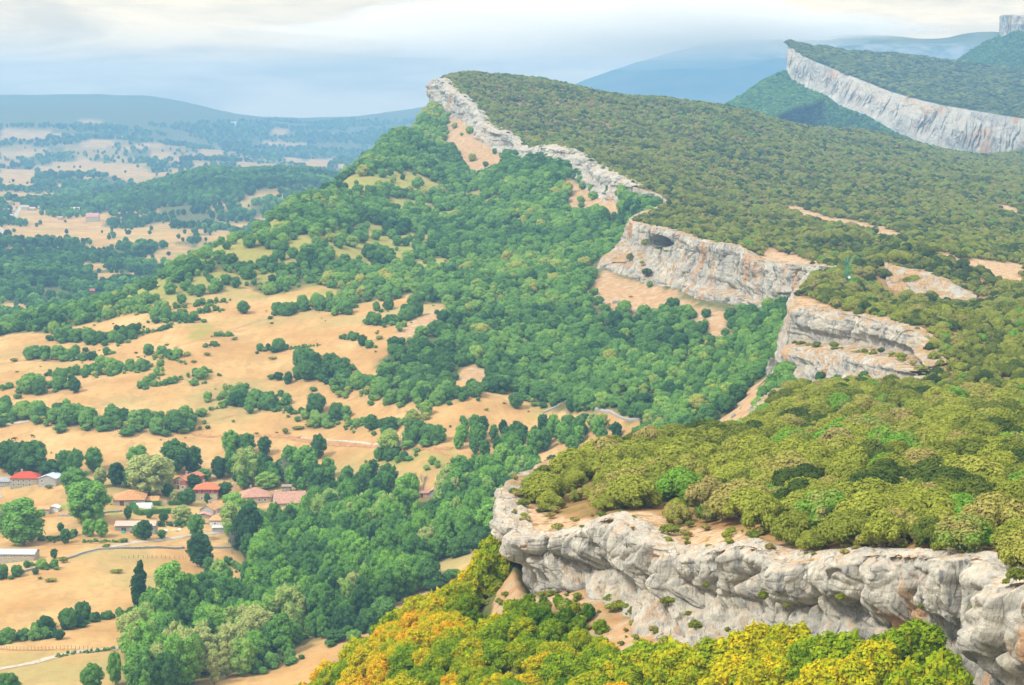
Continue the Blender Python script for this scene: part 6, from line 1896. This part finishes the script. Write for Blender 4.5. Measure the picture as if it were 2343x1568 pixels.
# white plastic tunnel on the lawn
p = to_ground([z2(760, 812)])[0]; k = p[1] / FOC
root = tag(link(bpy.data.objects.new("garden_tunnel", None)), "long rounded white garden tunnel on the hedged lawn", "tunnel")
root.location = tuple(p); root.rotation_euler = (0, 0, -.06)
Lh, Wh, Hh = 18 * k, 2.0, 1.9
A = np.linspace(0, math.pi, 13)
ring = lambda x, s=1.0: [(x, Wh + math.cos(a) * -Wh * s, max(-.1, math.sin(a) ** .6 * Hh * s) if 0 < a < math.pi else -.1) for a in A]
V, F = [], []
for j, x in enumerate(np.linspace(-Lh, Lh, 15)): V += ring(x, 1 + .015 * (j % 2))
F = [(j * 13 + i, j * 13 + i + 1, (j + 1) * 13 + i + 1, (j + 1) * 13 + i) for j in range(14) for i in range(12)]
poly_obj("cover", V, F, M['paint'], root, True)
for sx in (-1, 1):
    poly_obj("end_panel", ring(sx * (Lh - .02), .98), [tuple(range(13))], M['paint'], root)
# garden gate of pale bars
p0, p1 = to_ground([z2(1070, 762), z2(1205, 758)])
root = tag(link(bpy.data.objects.new("garden_gate", None)), "pale grey railing gate between the two dark clipped hedges", "gate")
root.location = tuple(p0)
dv = Vector(p1 - p0); ln = dv.length; root.rotation_euler = (0, 0, math.atan2(dv.y, dv.x))
for zz in (.15, 1.25):
    V, F = [], []; box(V, F, 0, ln, -.03, .03, zz, zz + .07); poly_obj("rail", V, F, M['metal'], root)
for j in range(15):
    V, F = [], []; x = ln * j / 14; box(V, F, x - .035, x + .035, -.025, .025, 0, 1.35); poly_obj("bar", V, F, M['metal'], root)

M['concrete'] = NT("concrete_pole").diffuse((.50, .49, .46))


def pole(label, uv, hp, lamp=0, cat="pole", r=.16, foot=False, name="power_pole"):
    p = to_ground([uv])[0]; k = p[1] / FOC; h = hp * k
    root = tag(link(bpy.data.objects.new(name, None)), label, cat)
    root.location = tuple(p)
    link(bpy.data.objects.new("shaft", join_tubes("shaft", [([(0, 0, -.5), (0, 0, h * .5), (0, 0, h)], r, r * .6, 8)], M['concrete'])), root)
    if foot:
        V, F = [], []; box(V, F, -.55, .55, -.4, .4, -.2, .9); poly_obj("footing", V, F, M['concrete'], root)
        V, F = [], []; box(V, F, -1.1, 1.1, -.06, .06, h - .35, h - .2); poly_obj("crossarm", V, F, M['wood'], root)
    if lamp:
        link(bpy.data.objects.new("arm", join_tubes("arm", [([(0, 0, h - .1), (lamp * .5, 0, h + .25), (lamp * 1.1, 0, h + .3)], .05, .04, 5)], M['metal'])), root)
        V, F = [], []; box(V, F, lamp * 1.1 - .35, lamp * 1.1 + .35, -.14, .14, h + .2, h + .38); poly_obj("lamp_head", V, F, M['paint'], root)


pole("concrete power pole with a thick foot at the left edge below the farmhouse", z1(20, 470), 29, cat="pole", foot=True, r=.22)
pole("pale pole in front of the very dark round tree", z2(305, 435), 16)
pole("street lamp above the red house with its arm to the left", z3(935, 318), 20, lamp=-1, cat="street lamp", name="street_lamp")
pole("street lamp beside the brown roofed house", z3(1497, 460), 24, lamp=1, cat="street lamp", name="street_lamp")
pole("short white pole right of the red house", z3(840, 355), 11, r=.12)
pole("pale post right of the bright ball shaped tree", c2(655, 105), 20, r=.14)
pole("slender pole behind the tall pale thin tree", c1(1508, 345), 36, r=.14)


def heap(name, label, uv, wp, hp, mat, cat):
    p = to_ground([uv])[0]; k = p[1] / FOC
    r = np.random.default_rng(int(uv[0]))
    nu, nv = 14, 7
    th = np.linspace(0, 2 * np.pi, nu, endpoint=False)[None]; ph = np.linspace(0.02, np.pi / 2 + .15, nv)[:, None]
    q = 1 + .12 * vnoise(np.cos(th) * 2 + 0 * ph, np.sin(th) * 2 + ph, seed=int(uv[0]) % 97)
    V = np.stack([wp / 2 * k * q * np.sin(ph) * np.cos(th), wp / 2.6 * k * q * np.sin(ph) * np.sin(th), hp * k * np.cos(ph) + 0 * th], -1).reshape(-1, 3)
    i = np.arange(nv - 1)[:, None] * nu; j = np.arange(nu)
    F = np.stack([i + j, i + nu + j, i + nu + (j + 1) % nu, i + (j + 1) % nu], -1).reshape(-1, 4)
    o = link(bpy.data.objects.new(name, mesh_np(name, V, F, mat)))
    o.location = tuple(p)
    return tag(o, label, cat)


M['sand'] = NT("yellow_sand").diffuse((.58, .46, .24))
M['tarp'] = NT("teal_tarp").diffuse((.06, .36, .33))
M['maroon'] = NT("dark_red_paint").principled((.16, .03, .03), .4)
heap("sand_pile", "pale yellow sand pile right of the long barn", z2(1310, 1215), 18, 6, M['sand'], "sand pile")
heap("feed_bag", "white wrapped bag right of the sand pile", z2(1400, 1195), 10, 4, M['paint'], "bag")
heap("feed_bag", "white wrapped bag behind, beside the dark hedge", z2(1328, 1125), 9, 5, M['paint'], "bag")
heap("feed_bag", "flat white bag left of the sand pile", z2(1160, 1205), 11, 3.5, M['paint'], "bag")
heap("feed_bag", "small white bag nearest the long barn", z2(985, 1215), 9, 3, M['paint'], "bag")
heap("covered_tank", "teal covered tank at the long barn's arched door", z2(405, 1252), 11, 6, M['tarp'], "tank")
heap("trailer", "low dark red trailer heap beside the teal tank", z2(550, 1248), 10, 4, M['maroon'], "trailer")


def cow(label, uv, heading, col, s=1.0):
    """one continuous body: skin modifier over a stick skeleton"""
    p = to_ground([uv])[0]
    me = bpy.data.meshes.new("cow")
    V = [(0, 0, 1.15), (.75, 0, 1.15), (-.75, 0, 1.12), (1.15, 0, 1.3), (1.45, 0, 1.2), (1.75, 0, .95),
         (.7, .25, .9), (.72, .26, .5), (.72, .26, 0), (.7, -.25, .9), (.72, -.26, .5), (.72, -.26, 0),
         (-.72, .26, .95), (-.85, .27, .5), (-.76, .27, 0), (-.72, -.26, .95), (-.85, -.27, .5), (-.76, -.27, 0), (-1.0, 0, 1.1), (-1.08, 0, .5),
         (1.42, .2, 1.32), (1.42, -.2, 1.32)]
    E = [(0, 1), (0, 2), (1, 3), (3, 4), (4, 5), (1, 6), (6, 7), (7, 8), (1, 9), (9, 10), (10, 11), (2, 12), (12, 13), (13, 14), (2, 15), (15, 16), (16, 17), (2, 18), (18, 19), (4, 20), (4, 21)]
    Rr = [.42, .38, .38, .24, .17, .11, .16, .09, .07, .16, .09, .07, .18, .09, .07, .18, .09, .07, .06, .04, .05, .05]
    me.from_pydata(V, E, [])
    me.materials.append(NT("cow_hide").diffuse(col))
    o = link(bpy.data.objects.new("cow", me))
    md = o.modifiers.new("skin", 'SKIN')
    for sv, r in zip(me.skin_vertices[0].data, Rr): sv.radius = (r, r)
    me.skin_vertices[0].data[0].use_root = True
    o.modifiers.new("sub", 'SUBSURF').levels = 1
    o.location = tuple(p); o.rotation_euler = (0, 0, heading); o.scale = (s, s, s)
    tag(o, label, "cow")


cow("dark cow grazing alone at the left of the big upper field", c1(82, 106), .3, (.06, .03, .02))
cow("brown cow walking in the big upper field", c1(197, 88), 2.6, (.14, .06, .03))
cow("dark cow near the pale stones of the big upper field", c1(355, 66), .1, (.08, .05, .03))


# rocks strewn on the ground
def rock(label, uv, wp, group=None, name="boulder", fn=None, y0=330, mat=None, k_h=.6):
    p = (to_ground([uv], y0=y0) if fn is None else hit(fn, [uv[0]], [uv[1]], y0=y0)[0])[0]
    s = wp * p[1] / FOC / 2
    sd = int(uv[0] * 7 + uv[1])
    nu, nv = 16, 10
    th = np.linspace(0, 2 * np.pi, nu, endpoint=False)[None]; ph = np.linspace(.01, np.pi - .01, nv)[:, None]
    x, y, z = np.sin(ph) * np.cos(th), np.sin(ph) * np.sin(th), np.cos(ph) + 0 * th
    q = 1 + .28 * vnoise(x * 1.6, y * 1.6, z * 1.6, seed=sd) + .12 * vnoise(x * 4, y * 4, z * 4, seed=sd + 1)
    V = np.stack([x * q * s, y * q * s * .8, z * q * s * k_h], -1).reshape(-1, 3)
    i = np.arange(nv - 1)[:, None] * nu; j = np.arange(nu)
    F = np.stack([i + j, i + nu + j, i + nu + (j + 1) % nu, i + (j + 1) % nu], -1).reshape(-1, 4)
    o = link(bpy.data.objects.new(name, mesh_np(name, V, F, mat or M['rock2'], False)))
    o.location = (p[0], p[1], p[2] + s * .15); o.rotation_euler = (0, 0, sd % 6)
    return tag(o, label, "rock", group)


RAV = [(950, 1045, 16), (1000, 1105, 34), (1035, 1070, 22), (980, 1130, 30), (890, 1160, 26), (850, 1195, 22), (785, 1200, 20), (830, 1225, 16), (900, 1195, 14), (970, 1248, 30), (1010, 1245, 14), (1045, 1140, 14), (925, 1120, 16)]
for i, (x, y, w) in enumerate(RAV):
    rock("white limestone outcrop rock in the ravine between the two plateau edges", c6(x, y), w * .46 * 1.2, "outcrop rocks in the ravine", k_h=1.0)
rock("pale boulder among dark oaks below the cave cliff", c6(870, 685), 13); rock("pale rock at the foot of the red scree below the cave", c6(375, 560), 12)
rock("flat white rock on the scree tip under the cave cliff", c6(830, 770), 22); rock("upright white rock left of the ravine", c6(1085, 930), 34, k_h=1.5); rock("second upright white rock left of the ravine", c6(1110, 950), 26, k_h=1.3)
rock("white rock beside the orange grass bottom", c6(1245, 985), 30, k_h=.8)
for x, y, w in [(300, 590, 30), (340, 610, 24), (230, 580, 26), (390, 640, 30), (200, 575, 20), (430, 648, 20), (265, 600, 22)]:
    rock("pale ledge rock along the lower rim of the red scree", c6(x, y), w * .6, "ledge rocks under the red scree", k_h=.8)
for x, y, w in [(1300, 1328, 9), (1380, 1325, 12), (1440, 1318, 10), (1500, 1305, 10), (1410, 1330, 8)]:
    rock("small grey stone by the brown track", c4(x, y), w * .34, "stones by the brown track")
for x, y in [(1880, 195), (2110, 100), (2030, 140)]:
    rock("white stone on the upper grass bands", c4(x, y), 5, "white stones on the upper slope")
for x, y, w in [(180, 610, 60), (430, 640, 50)]:
    rock("grey slab ledge lying on the plateau clearing", c6(x + 850 + 160, y - 265), w * .3, "slab ledges on the clearing", fn=plateau_z, y0=700, k_h=.2)
# limestone steps exposed in the right hand clearings
for x, y, w, lab in [(2060, 470, 150, "long pale step"), ]:
    pass


def outcrop(label, top, bot):
    T_, _ = catmull(P3(*np.array(top, float).T), 160)
    B_, _ = catmull(P3(*np.array(bot, float).T), 160)
    rows = []
    back = T_.copy(); back[:, 1] += 28; back[:, 0] += 8; back[:, 2] = plateau_z(back[:, 0], back[:, 1]) - .6
    R = [back, T_ * 1.0 + [0, 4, .1], T_] + [T_ * (1 - f) + B_ * f for f in np.linspace(.1, 1.3, 12)]
    G = np.stack(R)
    d = .9 * np.abs(vnoise(np.arange(160)[None] * .22 + 0 * G[..., 2], G[..., 2] * .5, seed=12)) + .5 * vnoise(np.arange(160)[None] * .6, G[..., 2] * 1.3, seed=13)
    G[2:, :, 0] -= d[2:] * .8; G[2:, :, 1] -= d[2:] * .8
    o = link(bpy.data.objects.new("rock_step", mesh_np("rock_step", G.reshape(-1, 3), grid_faces(len(R), 160), M['rock2'])))
    tag(o, label, kind="structure")


outcrop("pale rock wall stepping down across the right of the plateau", [(2026, 600, 922), (2032, 604, 920), (2090, 620, 912), (2149, 636, 902), (2190, 656, 896), (2235, 676, 890)], [(2030, 655, 905), (2039, 655, 903), (2077, 668, 897), (2142, 675, 890), (2185, 678, 888), (2232, 688, 884)])

# vegetation growing on the near cliff
for i, (x, y, h, tnt, lab) in enumerate([(960, 830, 60, .25, "round green bush sitting in a notch of the near cliff"), (1310, 990, 50, .5, "olive bush on a ledge of the near cliff"), (870, 980, 60, .35, "grey green bush hanging on the near cliff face"), (550, 920, 40, .3, "thin dark bush in a crack of the near cliff"),
                                         (330, 1010, 55, .4, "bush under the overhang of the near cliff"), (490, 1150, 65, .35, "small tree leaning at the foot of the near cliff"), (670, 1170, 35, .4, "low bush at the cliff foot beside the leaning tree"), (1760, 1040, 30, .4, "tiny bush mid face of the near cliff"),
                                         (2080, 1080, 90, .4, "olive shrubs in the gully of the near cliff's right end"), (2300, 870, 90, .25, "dark bush on the rim at the right picture edge"), (2245, 900, 40, .35, "small bush left of the rim bush at the right edge"), (110, 700, 30, .1, "dark tuft on the bulging rock of the near cliff"),
                                         (1000, 1030, 30, .6, "dry tuft on the middle ledge of the near cliff"), (450, 1080, 35, .5, "tuft low in the overhang of the near cliff")]):
    u, v = c3(x, y)
    a = np.array(LIP1, float); b = np.array(FOOT1, float)
    o_ = np.argsort(a[:, 0])
    vt = np.interp(u, a[o_, 0], a[o_, 1]); dt = np.interp(u, a[o_, 0], a[o_, 2])
    ob = np.argsort(b[:, 0]); vb = np.interp(u, b[ob, 0], b[ob, 1]); db = np.interp(u, b[ob, 0], b[ob, 2])
    f = np.clip((v - vt) / (vb - vt), 0, 1)
    d = dt * (1 - f) + db * f - .9
    p = P3(u, v, d)
    hh = h * .4059 * d / FOC
    put_tree('shrub', 'cliff_bush', (p[0], p[1], p[2] - hh * .4), hh * 1.1, 1.0, tnt, lab, "bush")
for i, (x, y, h, lab) in enumerate([(1010, 470, 40, "sprawling dark bush at the inside edge of the cliff tip"), (1385, 500, 60, "bush left on the tip's rock platform"), (1560, 490, 55, "rounded small bush in the brown grass of the tip"), (1530, 530, 70, "low spreading bush near the tip's rim"), (1430, 400, 60, "pale green upright bush under the tip oaks")]):
    if i == 0: continue
    p = hit(plateau_z, *[[q] for q in c2(x, y)], y0=200)[0][0]
    hh = h * .3827 * p[1] / FOC
    put_tree('shrub', 'bush', (p[0], p[1], p[2] - hh * .15), hh, 1.2, .6 if i == 4 else .35, lab, "bush")

# bushes in front of the cave and on the cave cliff
for (u, v, hp, w, tnt, lab) in [(1506, 572, 8, 2.2, .1, "dark bush filling the bottom of the cave mouth"), (1524, 578, 7, 2.2, .6, "lighter bush below the cave mouth on the right"), (1476, 566, 20, .7, .5, "upright green shrub left of the cave mouth"), (1442, 600, 22, .6, .3, "dark shrub on the left buttress of the cave cliff"),
                                (1480, 634, 22, 1.1, .05, "dark round bush in the gully below the cave"), (1468, 606, 10, 1.1, .8, "bright tuft in the gully under the cave")]:
    a = np.array(LIP3, float); b = np.array(FOOT3, float)
    o_ = np.argsort(a[:, 0]); ob = np.argsort(b[:, 0])
    f = np.clip((v - np.interp(u, a[o_, 0], a[o_, 1])) / (np.interp(u, b[ob, 0], b[ob, 1]) - np.interp(u, a[o_, 0], a[o_, 1])), 0, 1)
    d = np.interp(u, a[o_, 0], a[o_, 2]) * (1 - f) + np.interp(u, b[ob, 0], b[ob, 2]) * f - 2.5
    p = P3(u, v, d); hh = hp * d / FOC
    put_tree('shrub', 'cliff_bush', tuple(p), hh, w, tnt, lab, "bush")

# lattice mast on the plateau
p = hit(plateau_z, [1936.0], [652.0], y0=700)[0][0]
k = p[1] / FOC
root = tag(link(bpy.data.objects.new("lattice_mast", None)), "green lattice radio mast with white dish among the plateau oaks", "mast")
root.location = tuple(p)
M['mast'] = NT("green_mast_paint").principled((.02, .22, .17), .5)
hM, wM = 62 * k, 4.2 * k
for sx in (-1, 1):
    for sy in (-1, 1):
        link(bpy.data.objects.new("leg", join_tubes("leg", [([(sx * wM, sy * wM, -.5), (sx * wM * .9, sy * wM * .9, hM * .5), (sx * wM * .8, sy * wM * .8, hM)], .09, .07, 5)], M['mast'])), root)
br = []
for i in range(10):
    z0, z1_ = hM * i / 10, hM * (i + 1) / 10
    for (ax, ay, bx_, by) in [(-1, -1, 1, -1), (1, -1, 1, 1), (1, 1, -1, 1), (-1, 1, -1, -1)]:
        s0 = wM * (1 - .2 * i / 10)
        br.append(([(ax * s0, ay * s0, z0), (0.5 * (ax + bx_) * s0, 0.5 * (ay + by) * s0, (z0 + z1_) / 2), (bx_ * s0, by * s0, z1_)], .045, .045, 4))
        br.append(([(ax * s0, ay * s0, z0), (0.5 * (ax + bx_) * s0, 0.5 * (ay + by) * s0, z0), (bx_ * s0, by * s0, z0)], .04, .04, 4))
link(bpy.data.objects.new("bracing", join_tubes("bracing", br, M['mast'])), root)
for j in range(3):
    V, F = [], []; a = j * 2.1; cx, cy_ = math.cos(a) * wM * 1.2, math.sin(a) * wM * 1.2
    box(V, F, cx - .2, cx + .2, cy_ - .12, cy_ + .12, hM * .82, hM * 1.0); poly_obj("antenna_panel", V, F, M['mast'], root)
nu, nv = 14, 6
V, F = [], []
for i in range(nv):
    for j in range(nu):
        r_, an = i / (nv - 1) * .62, 2 * math.pi * j / nu
        V.append((wM + .1 + r_ * math.cos(an), -wM - .45 + r_ * r_ * -.5, hM * .30 + r_ * math.sin(an)))
for i in range(nv - 1):
    for j in range(nu):
        F.append((i * nu + j, i * nu + (j + 1) % nu, (i + 1) * nu + (j + 1) % nu, (i + 1) * nu + j))
poly_obj("dish", V, F, M['paint'], root, True)
# haze
def build_haze():
    x0, x1, y0, y1, z0, z1_ = -4600.0, 4600.0, -300.0, 10850.0, -235.0, 178.0
    v = [(x, y, z) for z in (z0, z1_) for y in (y0, y1) for x in (x0, x1)]
    f = [(0, 2, 3, 1), (4, 5, 7, 6), (0, 1, 5, 4), (2, 6, 7, 3), (0, 4, 6, 2), (1, 3, 7, 5)]
    m = bpy.data.materials.new("haze")
    m.use_nodes = True
    nt = m.node_tree
    nt.nodes.clear()
    o = nt.nodes.new("ShaderNodeOutputMaterial")
    p = nt.nodes.new("ShaderNodeVolumePrincipled")
    p.inputs["Color"].default_value = HAZE_COLOR
    p.inputs["Density"].default_value = HAZE_DENSITY
    p.inputs["Anisotropy"].default_value = 0.0
    nt.links.new(p.outputs[0], o.inputs["Volume"])
    me = mesh_np("haze", v, f, m, False)
    tag(link(bpy.data.objects.new("haze", me)), "bluish summer haze hanging over the valley", kind="stuff")


build_haze()


def build_cloud(name, label, u, v, d, rx, ry, rz, dens, seed):
    c = P3(u, v, d)
    nu, nv = 64, 28
    th = np.linspace(0, 2 * np.pi, nu, endpoint=False)[None]; ph = np.linspace(.01, np.pi - .01, nv)[:, None]
    x, y, z = np.sin(ph) * np.cos(th), np.sin(ph) * np.sin(th), np.cos(ph) + 0 * th
    q = 1 + .28 * vnoise(x * 2.2, y * 2.2, z * 2.2, seed=seed) + .16 * vnoise(x * 5, y * 5, z * 5, seed=seed + 1) + .08 * vnoise(x * 11, y * 11, z * 11, seed=seed + 2)
    V = np.stack([x * q * rx, y * q * ry, z * q * rz], -1).reshape(-1, 3)
    i = np.arange(nv - 1)[:, None] * nu; j = np.arange(nu)
    F = np.stack([i + j, i + nu + j, i + nu + (j + 1) % nu, i + (j + 1) % nu], -1).reshape(-1, 4)
    m = bpy.data.materials.new("cloud_vapour"); m.use_nodes = True; nt = m.node_tree; nt.nodes.clear()
    o = nt.nodes.new("ShaderNodeOutputMaterial"); p = nt.nodes.new("ShaderNodeVolumePrincipled")
    p.inputs["Color"].default_value = (1, .99, .96, 1); p.inputs["Density"].default_value = dens; p.inputs["Anisotropy"].default_value = 0.2
    nt.links.new(p.outputs[0], o.inputs["Volume"])
    ob = link(bpy.data.objects.new(name, mesh_np(name, V, F, m)))
    ob.location = tuple(c)
    tag(ob, label, kind="stuff")


for args in [("low_cloud", "pale low cloud drifting across the top of the distant mountain", 1330, 70, 11600, 1500, 300, 190, 3.0e-3, 5),
             ("low_cloud", "thin cloud bank over the middle of the distant mountain", 1640, 70, 11650, 900, 250, 120, 2.4e-3, 9)]:
    build_cloud(*args)
